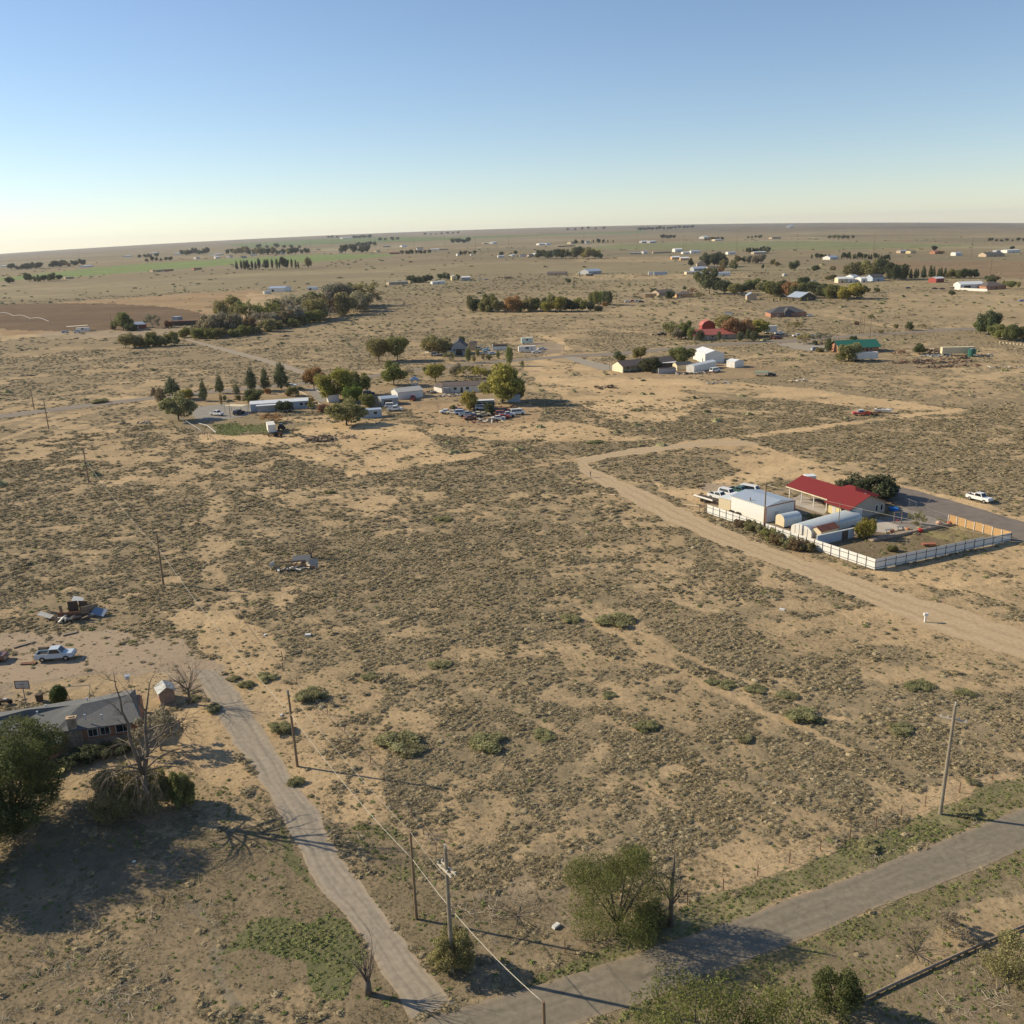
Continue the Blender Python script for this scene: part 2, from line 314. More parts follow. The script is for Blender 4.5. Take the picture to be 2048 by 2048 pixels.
 ('p', [(100,1500),(280,1480),(330,1500),(200,1600),(100,1600)], SOIL, 0, .15, .04, 1.0, .8),
 ('p', [(30,940),(200,960),(330,1000),(330,1060),(200,1100),(0,1060),(0,960)], SOIL, .85, .1, .02, 5, .6),
]
_L = []
for l in LAYERS:
    if l[0] == 'e':
        c = l[1]; rx, ry = l[2]; pts = [(c[0]+rx*math.cos(t*PI/16), c[1]+ry*math.sin(t*PI/16)) for t in range(32)]
        _L.append(('p', W(pts), *l[3:]))
    else: _L.append((l[0], W(l[1]), *l[2:]))
def cover(x, y):
    """colour of the bare ground and how much sage, dry weed and green weed grows on it"""
    n1 = fbm(x, y, 9., 1, 4); n2 = fbm(x+40, y, 34., 5, 3); n3 = fbm(x, y, 160., 9, 3); r = np.hypot(x, y)
    n0 = fbm(x*.8, y, 3.6, 61, 3); q = .34*n0+.3*n1+.24*n2+.12*n3; nr_ = 1-sstep(120, 230, r)
    sage = sstep(.345+.055*nr_, .495+.05*nr_, q)*.88+.07
    far = sstep(300, 900, r); sage = sage*(1-far)+far*(.45+.45*sstep(.35, .6, .4*n2+.6*n3))
    t = np.clip(n2*1.2-.1, 0, 1)[..., None]
    col = np.array(SAND)*(1-t)+np.array(SOIL)*t
    fr = sstep(250, 1400, r)[..., None]; col = col*(1-fr)+fr*np.array((.275, .225, .13))
    dk = sstep(3500, 10000, r+900*(n3-.5))[..., None]; col = col*(1-dk)+dk*np.array((.21, .175, .12)); hd = (sstep(4800, 7000, r+1500*(n3-.5))*sstep(.05, .2, np.arctan2(x, y)))[..., None]; col = col*(1-hd)+hd*np.array((.135, .12, .08))
    st = fbm(x*.6, y, 420., 31, 3)[..., None]; fk = sstep(700, 2200, r)[..., None]; col = col*(1+fk*(st-.5)*.95); ca, sa = math.cos(.42), math.sin(.42); cu = np.floor((x*ca+y*sa)/430); cv = np.floor((-x*sa+y*ca)/430); hh = _h(cu, cv, 5)[..., None]; h2 = _h(cu, cv, 9)[..., None]; fc = sstep(1500, 2600, r)[..., None]; col = col*(1+fc*(hh-.5)*.34)*(1+fc*(h2-.5)*np.array((.08, .0, -.14)))
    dry = np.where(r < 400, .22+.4*sstep(.42, .62, fbm(x, y, 5.5, 88, 3)), .1)*np.ones_like(x); grn = .035*np.ones_like(x)
    for l in _L:
        poly = l[1]; c, sg, dr, gr, wob, k = l[2:8]; pad = wob+ (l[8] if l[0] == 'l' else 0)+1
        mn = poly.min(0)-pad; mx = poly.max(0)+pad
        idx = np.nonzero((x > mn[0]) & (x < mx[0]) & (y > mn[1]) & (y < mx[1]))[0]
        if not len(idx): continue
        xx = x[idx]; yy = y[idx]
        s1 = max(1.2, wob*1.6)
        wx = xx+wob*2.2*(fbm(xx, yy, s1*2, 71, 3)-.5); wy = yy+wob*2.2*(fbm(xx, yy, s1*2, 93, 3)-.5)
        if l[0] == 'p': a = inpoly(wx, wy, poly).astype(float)
        else: a = 1-sstep(l[8]*.38, l[8]*.62, segdist(wx, wy, poly))
        if sg > 0 and wob >= 1.5: a = a*(.45+.55*sstep(.33, .50, fbm(xx*.8, yy, 7.5, 131, 4)))
        a = a*k; a1 = a[:, None]
        mod = .62+.76*sstep(.3, .7, fbm(xx, yy, 3.1, 55, 3))
        col[idx] = col[idx]*(1-a1)+a1*np.array(c)*(.93+.14*vn(xx, yy, 5., 3)[:, None])
        sage[idx] = sage[idx]*(1-a)+a*np.clip(sg*(mod if sg < .8 else 1), 0, 1); dry[idx] = dry[idx]*(1-a)+a*dr*mod; grn[idx] = grn[idx]*(1-a)+a*np.clip(gr*mod, 0, 1)
    return col, sage, dry, grn
# hard surfaces, as pixel outlines of their edges
ROAD_T = [(300,2235),(600,2130),(800,2062),(896,2020),(998,1994),(1100,1962),(1315,1893),(1467,1841),(1600,1791),(1720,1748),(1856,1693),(1987,1641),(2048,1616),(2400,1480)]
ROAD_B = [(450,2330),(800,2192),(1000,2112),(1090,2077),(1185,2041),(1297,1998),(1455,1934),(1600,1881),(1738,1823),(1880,1768),(2048,1700),(2400,1562)]
DR_L = [(820,2040),(800,2002),(710,1853),(643,1781),(605,1715),(586,1673),(533,1580),(493,1523),(447,1455),(419,1402),(400,1362),(380,1338)]
DR_R = [(925,2012),(893,1987),(842,1923),(772,1832),(708,1748),(654,1668),(639,1626),(586,1558),(540,1477),(518,1446),(484,1393),(459,1359),(437,1340)]
MID_T = [(-300,852),(0,829),(100,817),(200,804),(307,793),(420,781),(520,772),(620,763),(700,757),(760,747),(850,735),(980,722),(1060,716),(1150,709),(1230,705),(1340,695),(1440,686),(1540,681),(1640,674),(1720,668),(1800,664),(1870,658),(1935,655),(2048,660)]
MID_B = [(-300,866),(0,837),(100,824),(200,811),(307,799),(420,787),(520,778),(620,769),(700,763),(760,753),(850,740),(980,727),(1060,721),(1150,714),(1230,711),(1340,701),(1440,692),(1540,687),(1640,680),(1720,673),(1800,668),(1870,663),(1935,660),(2048,666)]
BR_L = [(370,680),(430,698),(500,717),(560,735),(612,752),(640,768)]
BR_R = [(376,678),(440,694),(512,712),(575,730),(630,748),(655,764)]
TR_L = [(1147,930),(1170,950),(1240,990),(1330,1040),(1420,1082),(1560,1134),(1700,1192),(1850,1252),(1960,1290),(2100,1340)]
TR_R = [(1166,918),(1185,938),(1260,968),(1340,1005),(1400,1034),(1500,1078),(1640,1130),(1750,1168),(1900,1215),(2048,1262),(2130,1290)]
TK_T = [(1150,917),(1260,897),(1350,889),(1420,880),(1500,880)]
TK_B = [(1160,930),(1220,915),(1340,900),(1440,890),(1520,890)]
def resample(pl, n):
    pl = np.array(pl, float); d = np.r_[0, np.cumsum(np.hypot(*np.diff(pl, axis=0).T))]; t = np.linspace(0, d[-1], n)
    return np.c_[np.interp(t, d, pl[:, 0]), np.interp(t, d, pl[:, 1])]
HARD = []
def smooth_line(p, k=9):
    q = np.r_[np.repeat(p[:1], k, 0), p, np.repeat(p[-1:], k, 0)]; w = np.hanning(2*k+1); w /= w.sum()
    return np.c_[np.convolve(q[:, 0], w, 'valid'), np.convolve(q[:, 1], w, 'valid')]
def ribbon(name, L, Rr, m, dz, jit, n=500, keep=True):
    a = smooth_line(resample(W(L), n), 6); b = smooth_line(resample(W(Rr), n), 6)
    d = b-a; ln = np.hypot(*d.T)[:, None]; d = d/np.maximum(ln, 1e-6)
    ja = (fbm(a[:, 0], a[:, 1], 2.5, 3, 4)-.5)[:, None]*jit*2; jb = (fbm(b[:, 0], b[:, 1], 2.5, 8, 4)-.5)[:, None]*jit*2
    a = a+d*ja; b = b+d*jb; K = 8; v = []; f = []
    for i in range(n):
        for k in range(K+1):
            p = a[i]+(b[i]-a[i])*k/K; v.append((p[0], p[1], float(terrain(*p))+dz))
    for i in range(n-1):
        for k in range(K): q = i*(K+1)+k; f.append((q, q+K+1, q+K+2, q+1))
    me = bpy.data.meshes.new(name); me.from_pydata(v, [], f); me.materials.append(m); o = struct(name, me)
    uv = me.attributes.new('along', 'FLOAT_VECTOR', 'POINT'); dd = np.zeros((n, K+1, 3)); dd[:, :, 0] = np.linspace(0, 1, K+1)[None]; dd[:, :, 1] = np.r_[0, np.cumsum(np.hypot(*np.diff(a, axis=0).T))][:, None]
    uv.data.foreach_set('vector', dd.ravel())
    if keep: HARD.append(np.r_[a[::12], b[::-12]])
    return o
def road_mat(name, col, col2, edge, streak=.25, rough=.9, crack=0, rut=0):
    m = bpy.data.materials.new(name); m.use_nodes = True; nt = m.node_tree; N = nt.nodes; L = nt.links; b = N['Principled BSDF']
    b.inputs['Roughness'].default_value = rough; b.inputs['Specular IOR Level'].default_value = .2
    at = N.new('ShaderNodeAttribute'); at.attribute_name = 'along'
    mp = N.new('ShaderNodeMapping'); mp.inputs['Scale'].default_value = (9, .12, 1); L.new(at.outputs['Vector'], mp.inputs[0])
    n1 = N.new('ShaderNodeTexNoise'); n1.inputs['Scale'].default_value = 1; n1.inputs['Detail'].default_value = 5; L.new(mp.outputs[0], n1.inputs['Vector'])
    geo = N.new('ShaderNodeNewGeometry'); n2 = N.new('ShaderNodeTexNoise'); n2.inputs['Scale'].default_value = 1.6; n2.inputs['Detail'].default_value = 9; L.new(geo.outputs['Position'], n2.inputs['Vector'])
    r1 = N.new('ShaderNodeMapRange'); r1.inputs[1].default_value = .35; r1.inputs[2].default_value = .68; L.new(n1.outputs['Fac'], r1.inputs[0])
    mx = N.new('ShaderNodeMixRGB'); mx.inputs[1].default_value = (*col, 1); mx.inputs[2].default_value = (*col2, 1); L.new(r1.outputs[0], mx.inputs[0])
    r2 = N.new('ShaderNodeMapRange'); r2.inputs[1].default_value = .3; r2.inputs[2].default_value = .7; r2.inputs[3].default_value = .86; r2.inputs[4].default_value = 1.14; L.new(n2.outputs['Fac'], r2.inputs[0])
    mu = N.new('ShaderNodeMixRGB'); mu.blend_type = 'MULTIPLY'; mu.inputs[0].default_value = 1; L.new(mx.outputs[0], mu.inputs[1]); L.new(r2.outputs[0], mu.inputs[2])
    sx = N.new('ShaderNodeSeparateXYZ'); L.new(at.outputs['Vector'], sx.inputs[0])
    pp = N.new('ShaderNodeMath'); pp.operation = 'PINGPONG'; pp.inputs[1].default_value = .5; L.new(sx.outputs[0], pp.inputs[0])
    er = N.new('ShaderNodeMapRange'); er.inputs[1].default_value = 0; er.inputs[2].default_value = .13; er.inputs[3].default_value = .9; er.inputs[4].default_value = 0; L.new(pp.outputs[0], er.inputs[0])
    em = N.new('ShaderNodeMath'); em.operation = 'MULTIPLY'; L.new(er.outputs[0], em.inputs[0]); L.new(n2.outputs['Fac'], em.inputs[1])
    m3 = N.new('ShaderNodeMixRGB'); m3.inputs[2].default_value = (*edge, 1); L.new(em.outputs[0], m3.inputs[0]); L.new(mu.outputs[0], m3.inputs[1]); L.new(m3.outputs[0], b.inputs['Base Color'])
    if rut:
        ns = N.new('ShaderNodeMath'); ns.operation = 'MULTIPLY_ADD'; ns.inputs[1].default_value = .16; ns.inputs[2].default_value = -.08; L.new(n1.outputs['Fac'], ns.inputs[0]); ad = N.new('ShaderNodeMath'); L.new(sx.outputs[0], ad.inputs[0]); L.new(ns.outputs[0], ad.inputs[1])
        rp = N.new('ShaderNodeValToRGB'); e = rp.color_ramp.elements; e[0].position = 0; e[0].color = (1, 1, 1, 1); e[1].position = 1; e[1].color = (1, 1, 1, 1)
        for q_, k_ in ((.24, 1), (.31, .8), (.38, .98), (.5, 1.0), (.60, .98), (.68, .8), (.75, 1)): z_ = e.new(q_); z_.color = (k_, k_, k_, 1)
        L.new(ad.outputs[0], rp.inputs[0]); mr = N.new('ShaderNodeMixRGB'); mr.blend_type = 'MULTIPLY'; mr.inputs[0].default_value = rut; L.new(m3.outputs[0], mr.inputs[1]); L.new(rp.outputs[0], mr.inputs[2]); m3 = mr
    vo = N.new('ShaderNodeTexVoronoi'); vo.feature = 'DISTANCE_TO_EDGE'; vo.inputs['Scale'].default_value = .34; wv = N.new('ShaderNodeMixRGB'); wv.inputs[0].default_value = .45; L.new(geo.outputs['Position'], wv.inputs[1]); n5 = N.new('ShaderNodeTexNoise'); n5.inputs['Scale'].default_value = .8; n5.inputs['Detail'].default_value = 5; L.new(geo.outputs['Position'], n5.inputs['Vector']); v5 = N.new('ShaderNodeVectorMath'); v5.operation = 'MULTIPLY_ADD'; v5.inputs[1].default_value = (2.2, 2.2, 0); L.new(n5.outputs['Color'], v5.inputs[0]); L.new(geo.outputs['Position'], v5.inputs[2]); L.new(v5.outputs[0], vo.inputs['Vector'])
    cr = N.new('ShaderNodeMapRange'); cr.inputs[1].default_value = 0; cr.inputs[2].default_value = .016; cr.inputs[3].default_value = crack; cr.inputs[4].default_value = 0; L.new(vo.outputs['Distance'], cr.inputs[0]); m6 = N.new('ShaderNodeMixRGB'); m6.inputs[2].default_value = (.06, .05, .04, 1); L.new(cr.outputs[0], m6.inputs[0]); L.new(m3.outputs[0], m6.inputs[1]); L.new(m6.outputs[0], b.inputs['Base Color'])
    bp = N.new('ShaderNodeBump'); bp.inputs['Strength'].default_value = .35; bp.inputs['Distance'].default_value = .06; L.new(n2.outputs['Fac'], bp.inputs['Height']); L.new(bp.outputs[0], b.inputs['Normal'])
    return m
asph = road_mat('worn asphalt', (.20, .17, .122), (.25, .21, .152), (.38, .28, .18), crack=.3); grav = road_mat('gravel', (.285, .24, .18), (.37, .305, .222), (.46, .33, .2), rut=.8)
asph2 = road_mat('distant asphalt', (.225, .185, .145), (.26, .215, .16), (.42, .31, .2)); dirtm = road_mat('sandy track', (.50, .37, .22), (.45, .325, .19), (.45, .32, .18), rut=.8)
ribbon('gravel_drive', DR_L, DR_R, grav, .012, .35, 700)
ribbon('country_road', ROAD_T, ROAD_B, asph, .022, .22, 900)
ribbon('paved_road', MID_T, MID_B, asph2, .05, .4, 700)
ribbon('branch_road', BR_L, BR_R, road_mat('old chip seal', (.31, .25, .18), (.36, .29, .2), (.36, .27, .18)), .03, .6, 300)
ribbon('dirt_track', TR_L, TR_R, dirtm, .010, 1.5, 500)
ribbon('dirt_lane', TK_T, TK_B, dirtm, .006, 1.3, 300)
def slab(name, pts, m, dz, kind='structure', jit=0, keep=True):
    w = W(pts); w = resample(np.r_[w, w[:1]], 90)[:-1]
    if jit: w = w+(np.c_[fbm(w[:, 0], w[:, 1], 2., 4, 3), fbm(w[:, 1], w[:, 0], 2., 14, 3)]-.5)*2*jit
    me = bpy.data.meshes.new(name); me.from_pydata([(a, b, float(terrain(a, b))+dz) for a, b in w], [], [tuple(range(len(w)))]); me.materials.append(m)
    if keep: HARD.append(w)
    return struct(name, me)
plain_asph = mat('yard asphalt', (.19, .155, .125), .9, var=.15, scale=.5, dirt=(.24, .2, .16)); conc = mat('concrete', (.50, .44, .36), .85, var=.1, scale=.4, dirt=(.38, .32, .25))
slab('driveway', [(1779,970),(1800,973),(1840,983),(1900,1000),(1960,1018),(2060,1048),(2180,1080),(2100,1100),(2035,1084),(1990,1072),(1900,1045),(1850,1030),(1800,1012),(1770,1000)], plain_asph, .015, jit=.5)
slab('gravel_yard', [(1790,1010),(1852,1030),(1893,1046),(1900,1052),(1850,1054),(1790,1062),(1745,1055),(1730,1040),(1785,1032)], mat('grey gravel', (.26, .225, .185), .95, var=.2, scale=1.5), .011, jit=.3)
slab('concrete_apron', [(1712,1040),(1760,1040),(1800,1052),(1815,1056),(1768,1066),(1745,1062)], conc, .03)
slab('patio', [(1577,1000),(1600,990),(1640,1003),(1653,1018),(1652,1030),(1620,1020),(1585,1008)], conc, .03)
slab('yard_paving', [(387,815),(440,808),(505,812),(500,830),(460,838),(400,842),(385,832)], mat('pale yard asphalt', (.27, .24, .2), .9, var=.1, scale=.3), .015, jit=.4)
slab('driveway_lane', [(612,778),(640,774),(655,790),(660,800),(640,806),(625,792)], mat('pale yard asphalt', (0, 0, 0)), .015, jit=.4)
slab('house_drive', [(1128,715),(1150,714),(1180,722),(1228,733),(1240,738),(1205,741),(1160,728)], mat('house drive gravel', (.33, .28, .21), .9), .06, jit=.4)
slab('garden_drive', [(1550,688),(1600,684),(1655,692),(1660,702),(1630,704),(1590,698)], mat('house drive gravel', (0, 0, 0)), .06, jit=.4)
slab('packed_yard', [(-80,1292),(40,1272),(150,1262),(260,1272),(350,1282),(430,1322),(446,1352),(420,1372),(380,1352),(300,1338),(200,1342),(110,1358),(-80,1372)], road_mat('packed dirt', (.30, .24, .17), (.35, .275, .19), (.4, .28, .17)), .006, jit=1.0, keep=False)

# ------------------------------------------------------------------ the ground sheet, finer towards the viewed side
def make_ground():
    az = np.r_[np.linspace(-40, 40, 1050), np.arange(44, 320, 4)]*PI/180; na = len(az)
    dep = np.r_[[89.2, 80, 72, 66, 62], np.arange(60, 14, -.085), np.arange(14, 3, -.055), np.arange(3, 1.2, -.03)]
    r = HC/np.tan(np.radians(dep)); r = np.r_[r, np.geomspace(r[-1]*1.02, RMAX, 60)]; nr = len(r)
    A, Q = np.meshgrid(az, r); x = (Q*np.sin(A)).ravel(); y = (Q*np.cos(A)).ravel(); z = terrain(x, y)
    col, sg, dr, gr = cover(x, y)
    i = np.arange(nr-1)[:, None]*na; j = np.arange(na)[None]; j2 = (j+1) % na
    q = np.stack([i+j, i+j2, i+na+j2, i+na+j], -1).reshape(-1, 4)[:, ::-1]
    x = np.r_[x, 0]; y = np.r_[y, 0]; z = np.r_[z, 0]; nv = len(x)
    me = bpy.data.meshes.new('ground'); me.vertices.add(nv); me.vertices.foreach_set('co', np.c_[x, y, z].ravel())
    tri = np.stack([np.full(na, nv-1), np.roll(np.arange(na), -1), np.arange(na)], -1)
    nl = len(q)*4+len(tri)*3; me.loops.add(nl); me.loops.foreach_set('vertex_index', np.r_[q.ravel(), tri.ravel()].astype(np.int32))
    me.polygons.add(len(q)+len(tri)); st = np.r_[np.arange(len(q))*4, len(q)*4+np.arange(len(tri))*3].astype(np.int32); me.polygons.foreach_set('loop_start', st)
    me.update(); me.validate()
    a = me.attributes.new('soil', 'FLOAT_COLOR', 'POINT'); a.data.foreach_set('color', np.c_[np.r_[col, col[:1]], np.ones(nv)].ravel().astype(np.float32))
    b = me.attributes.new('plants', 'FLOAT_COLOR', 'POINT'); b.data.foreach_set('color', np.c_[np.r_[sg, 0], np.r_[dr, 0], np.r_[gr, 0], np.ones(nv)].ravel().astype(np.float32))
    me.materials.append(ground_mat()); me.polygons.foreach_set('use_smooth', [True]*len(me.polygons)); return struct('ground', me)
def ground_mat():
    m = bpy.data.materials.new('ground'); m.use_nodes = True; nt = m.node_tree; N = nt.nodes; L = nt.links; b = N['Principled BSDF']
    b.inputs['Roughness'].default_value = .95; b.inputs['Specular IOR Level'].default_value = .05
    s = N.new('ShaderNodeAttribute'); s.attribute_name = 'soil'; p = N.new('ShaderNodeAttribute'); p.attribute_name = 'plants'
    geo = N.new('ShaderNodeNewGeometry'); sp = N.new('ShaderNodeSeparateColor'); L.new(p.outputs['Color'], sp.inputs[0])
    def noise(sc, det=6, rough=.6, vec=None):
        n = N.new('ShaderNodeTexNoise'); n.inputs['Scale'].default_value = sc; n.inputs['Detail'].default_value = det; n.inputs['Roughness'].default_value = rough; L.new(vec or geo.outputs['Position'], n.inputs['Vector']); return n.outputs['Fac']
    def rng(v, a, c, d, e):
        n = N.new('ShaderNodeMapRange'); n.inputs[1].default_value = a; n.inputs[2].default_value = c; n.inputs[3].default_value = d; n.inputs[4].default_value = e; L.new(v, n.inputs[0]); return n.outputs[0]
    def mul(a, c):
        n = N.new('ShaderNodeMath'); n.operation = 'MULTIPLY'; L.new(a, n.inputs[0]); L.new(c, n.inputs[1]); return n.outputs[0]
    def thr(dens, nz, soft=.10, gain=.46, off=.17):   # plant cover grows out of the noise as the density rises
        g = N.new('ShaderNodeMath'); g.operation = 'MULTIPLY_ADD'; L.new(dens, g.inputs[0]); g.inputs[1].default_value = gain; g.inputs[2].default_value = off
        d = N.new('ShaderNodeMath'); d.operation = 'SUBTRACT'; L.new(g.outputs[0], d.inputs[0]); L.new(nz, d.inputs[1]); return rng(d.outputs[0], -soft, soft, 0, 1)
    def mix(a, col, f):
        n = N.new('ShaderNodeMixRGB'); L.new(f, n.inputs[0]); L.new(a, n.inputs[1]); n.inputs[2].default_value = (*col, 1); return n.outputs[0]
    def mulc(a, f):
        n = N.new('ShaderNodeMixRGB'); n.blend_type = 'MULTIPLY'; n.inputs[0].default_value = 1; L.new(a, n.inputs[1]); L.new(f, n.inputs[2]); return n.outputs[0]
    c = mulc(s.outputs['Color'], rng(noise(.9, 9, .65), .3, .7, .82, 1.18)); c = mulc(c, rng(noise(5.5, 4, .7), .3, .7, .86, 1.14)); c = mulc(c, rng(noise(.06, 4), .3, .7, .88, 1.12))
    mpn = N.new('ShaderNodeMapping'); mpn.inputs['Scale'].default_value = (.35, 1, 1); mpn.inputs['Rotation'].default_value = (0, 0, .3); L.new(geo.outputs['Position'], mpn.inputs[0])
    c = mulc(c, rng(noise(.018, 6, .6, mpn.outputs[0]), .32, .68, .86, 1.14))
    c = mix(c, (.215, .168, .10), mul(thr(sp.outputs[1], noise(2.2, 8, .7)), rng(noise(.4, 3), 0, 1, .9, .9)))
    c = mix(c, (.25, .195, .118), mul(thr(sp.outputs[0], noise(.33, 7, .66)), rng(noise(.5, 3), 0, 1, .88, .88)))
    c = mix(c, (.155, .15, .07), mul(thr(sp.outputs[2], noise(.8, 9, .7), .12, .5, .12), rng(noise(.4, 3), 0, 1, .9, .9)))
    L.new(c, b.inputs['Base Color'])
    h = noise(1.6, 10, .62); bp = N.new('ShaderNodeBump'); bp.inputs['Strength'].default_value = .6; bp.inputs['Distance'].default_value = .12; L.new(h, bp.inputs['Height'])
    b2 = N.new('ShaderNodeBump'); b2.inputs['Strength'].default_value = .6; b2.inputs['Distance'].default_value = .7; L.new(noise(.22, 6), b2.inputs['Height']); L.new(bp.outputs[0], b2.inputs['Normal']); L.new(b2.outputs[0], b.inputs['Normal'])
    return m
make_ground()

# ------------------------------------------------------------------ uncountable plants, scattered as geometry-node stuff
def tuft(name, n, h, spread, m, seed, curl=.5, w=.05, blob=0, sub=1):
    r = random.Random(seed); mb = MB()
    if blob:
        bm = bmesh.new(); bmesh.ops.create_icosphere(bm, subdivisions=sub, radius=1); fr = [(r.uniform(2, 5), r.uniform(2, 5), r.uniform(2, 5), r.uniform(0, 6)) for _ in range(4)]
        for v in bm.verts: k = (.86+.09*sum(math.sin(v.co.x*a+v.co.y*b+v.co.z*c+d) for a, b, c, d in fr)+r.uniform(-.12, .12))*blob; v.co = Vector((v.co.x*k*spread, v.co.y*k*spread, max(-.02, v.co.z*k*h*.95)))
        mb.add([v.co.copy() for v in bm.verts], [tuple(v.index for v in f.verts) for f in bm.faces]); bm.free()
    for i in range(n):
        a = r.uniform(0, 2*PI); e = r.random()**.6; L = r.uniform(.7, 1.1); d = Vector((math.cos(a)*spread*e, math.sin(a)*spread*e, h*math.sqrt(max(.05, 1-e*e*.8))))*L
        s = Vector((math.cos(a+1.57), math.sin(a+1.57), r.uniform(-.3, .3)))*w*r.uniform(.6, 1.3); base = Vector((d.x, d.y, 0))*.25
        mid = base+(d-base)*.55+Vector((0, 0, h*.1*curl)); n0 = len(mb.v)
        mb.v += [tuple(base-s*.5), tuple(base+s*.5), tuple(mid+s), tuple(mid-s), tuple(d)]; mb.f += [(n0, n0+1, n0+2, n0+3), (n0+3, n0+2, n0+4)]
    return bpy.data.objects.new(name, mb.mesh(name, m))
def scatter(name, variants, pts, rot, scl, idx):
    """one object whose points carry low plants; variants are shared meshes"""
    me = bpy.data.meshes.new(name); n = len(pts); me.vertices.add(n); me.vertices.foreach_set('co', pts.astype(np.float32).ravel())
    me.attributes.new('rot3', 'FLOAT_VECTOR', 'POINT').data.foreach_set('vector', rot.astype(np.float32).ravel())
    me.attributes.new('scl3', 'FLOAT_VECTOR', 'POINT').data.foreach_set('vector', scl.astype(np.float32).ravel())
    me.attributes.new('pick', 'INT', 'POINT').data.foreach_set('value', idx.astype(np.int32))
    o = link(name, me); o['kind'] = 'stuff'
    c = bpy.data.collections.new(name+' plants')
    for v in variants: c.objects.link(v)
    ng = bpy.data.node_groups.new(name, 'GeometryNodeTree'); ng.interface.new_socket('Geometry', in_out='INPUT', socket_type='NodeSocketGeometry'); ng.interface.new_socket('Geometry', in_out='OUTPUT', socket_type='NodeSocketGeometry')
    N = ng.nodes; L = ng.links; gi = N.new('NodeGroupInput'); go = N.new('NodeGroupOutput'); ci = N.new('GeometryNodeCollectionInfo'); ci.inputs['Collection'].default_value = c; ci.inputs['Separate Children'].default_value = True; ci.inputs['Reset Children'].default_value = True
    ip = N.new('GeometryNodeInstanceOnPoints'); ip.inputs['Pick Instance'].default_value = True
    def at(nm, t): a = N.new('GeometryNodeInputNamedAttribute'); a.data_type = t; a.inputs[0].default_value = nm; return a.outputs[0]
    L.new(gi.outputs[0], ip.inputs['Points']); L.new(ci.outputs[0], ip.inputs['Instance']); L.new(at('pick', 'INT'), ip.inputs['Instance Index'])
    L.new(at('rot3', 'FLOAT_VECTOR'), ip.inputs['Rotation']); L.new(at('scl3', 'FLOAT_VECTOR'), ip.inputs['Scale']); L.new(ip.outputs[0], go.inputs[0])
    md = o.modifiers.new('scatter', 'NODES'); md.node_group = ng
    return o
hardW = HARD
def sector(r0, r1, sp, azm=37.5):
    X = r1*math.sin(math.radians(azm)); xs = np.arange(-X, X, sp); ys = np.arange(r0*.75, r1, sp)
    x, y = np.meshgrid(xs, ys); x = x.ravel()+NP.uniform(-.5, .5, x.size)*sp; y = y.ravel()+NP.uniform(-.5, .5, y.size)*sp
    r = np.hypot(x, y); k = (r >= r0) & (r < r1) & (np.abs(np.arctan2(x, y)) < math.radians(azm)); return x[k], y[k]
def off_hard(x, y, pad=0):
    ok = np.ones(x.shape, bool)
    for h in hardW:
        mn = h.min(0); mx = h.max(0); i = np.nonzero((x > mn[0]) & (x < mx[0]) & (y > mn[1]) & (y < mx[1]))[0]
        if len(i): ok[i] &= ~inpoly(x[i], y[i], h)
    return ok
scr_sage = scrub_mat('sage leaves', (.305, .238, .132), (.275, .228, .142), (.34, .255, .14)); scr_dry = scrub_mat('dry weeds', (.30, .235, .14), (.22, .19, .105), (.46, .40, .31)); scr_grn = scrub_mat('green weeds', (.14, .16, .055), (.23, .215, .09), (.30, .25, .12)); scr_far = scrub_mat('mesquite leaves', (.21, .20, .10), (.27, .24, .125))
V_sage = [tuft('sage plant %d' % i, 130, .8, 1.0, scr_sage, 100+i, w=.038, blob=.72, sub=2) for i in range(5)]
V_clump = [tuft('sage clump %d' % i, 50, .8, 1.0, scr_sage, 140+i, w=.07, blob=.82, sub=2) for i in range(4)]
V_dry = [tuft('dry weed %d' % i, 30, .5, 1.0, scr_dry, 200+i, w=.045) for i in range(5)]
V_grn = [tuft('green weed %d' % i, 34, .7, 1.0, scr_grn, 300+i, w=.09, blob=.8) for i in range(4)]
V_far = [tuft('mesquite %d' % i, 50, .8, 1.0, scr_far, 400+i, w=.08, blob=.84, sub=2) for i in range(4)]
def gather(zones, which, density, big=False):
    PX = []; SC = []
    for r0, r1, sp, s0, s1, hh in zones:
        x, y = sector(r0, r1, sp); col, sg, dr, gr = cover(x, y); d = (sg, dr, gr)[which]
        u = NP.random_sample(x.size); k = (u < density(d, x, y)) & off_hard(x, y); x = x[k]; y = y[k]; n = x.size
        s = (NP.uniform(s0, s1, n) if not big else s0+(s1*1.5-s0)*NP.random_sample(n)**2.2)*(.7+.6*vn(x, y, 4., 66)); PX.append(np.c_[x, y, terrain(x, y)-.02]); SC.append(np.c_[s*NP.uniform(.85, 1.2, n), s*NP.uniform(.85, 1.2, n), s*hh*NP.uniform(.7, 1.25, n)])
    pts = np.concatenate(PX); sc = np.concatenate(SC); n = len(pts)
    return pts, np.c_[NP.uniform(-.1, .1, n), NP.uniform(-.1, .1, n), NP.uniform(0, 6.28, n)], sc, n
def go(name, V, g): pts, rot, sc, n = g; print(name, n); return scatter(name, V, pts, rot, sc, NP.randint(0, len(V), n))
go('sagebrush', V_sage, gather([(38, 110, .40, .20, .48, .5), (110, 190, .62, .28, .58, .48), (190, 340, .95, .4, .8, .42)], 0, lambda d, x, y: d*(.14+.86*(fbm(x, y, 2.2, 44, 3) < .22+.42*d))*1.25, True))
go('distant_sagebrush', V_clump, gather([(340, 620, 2.0, .6, 1.3, .42), (620, 1300, 6.0, 1.2, 2.6, .36)], 0, lambda d, x, y: d*.8*(fbm(x, y, 9., 44, 2) < .25+.4*d)))
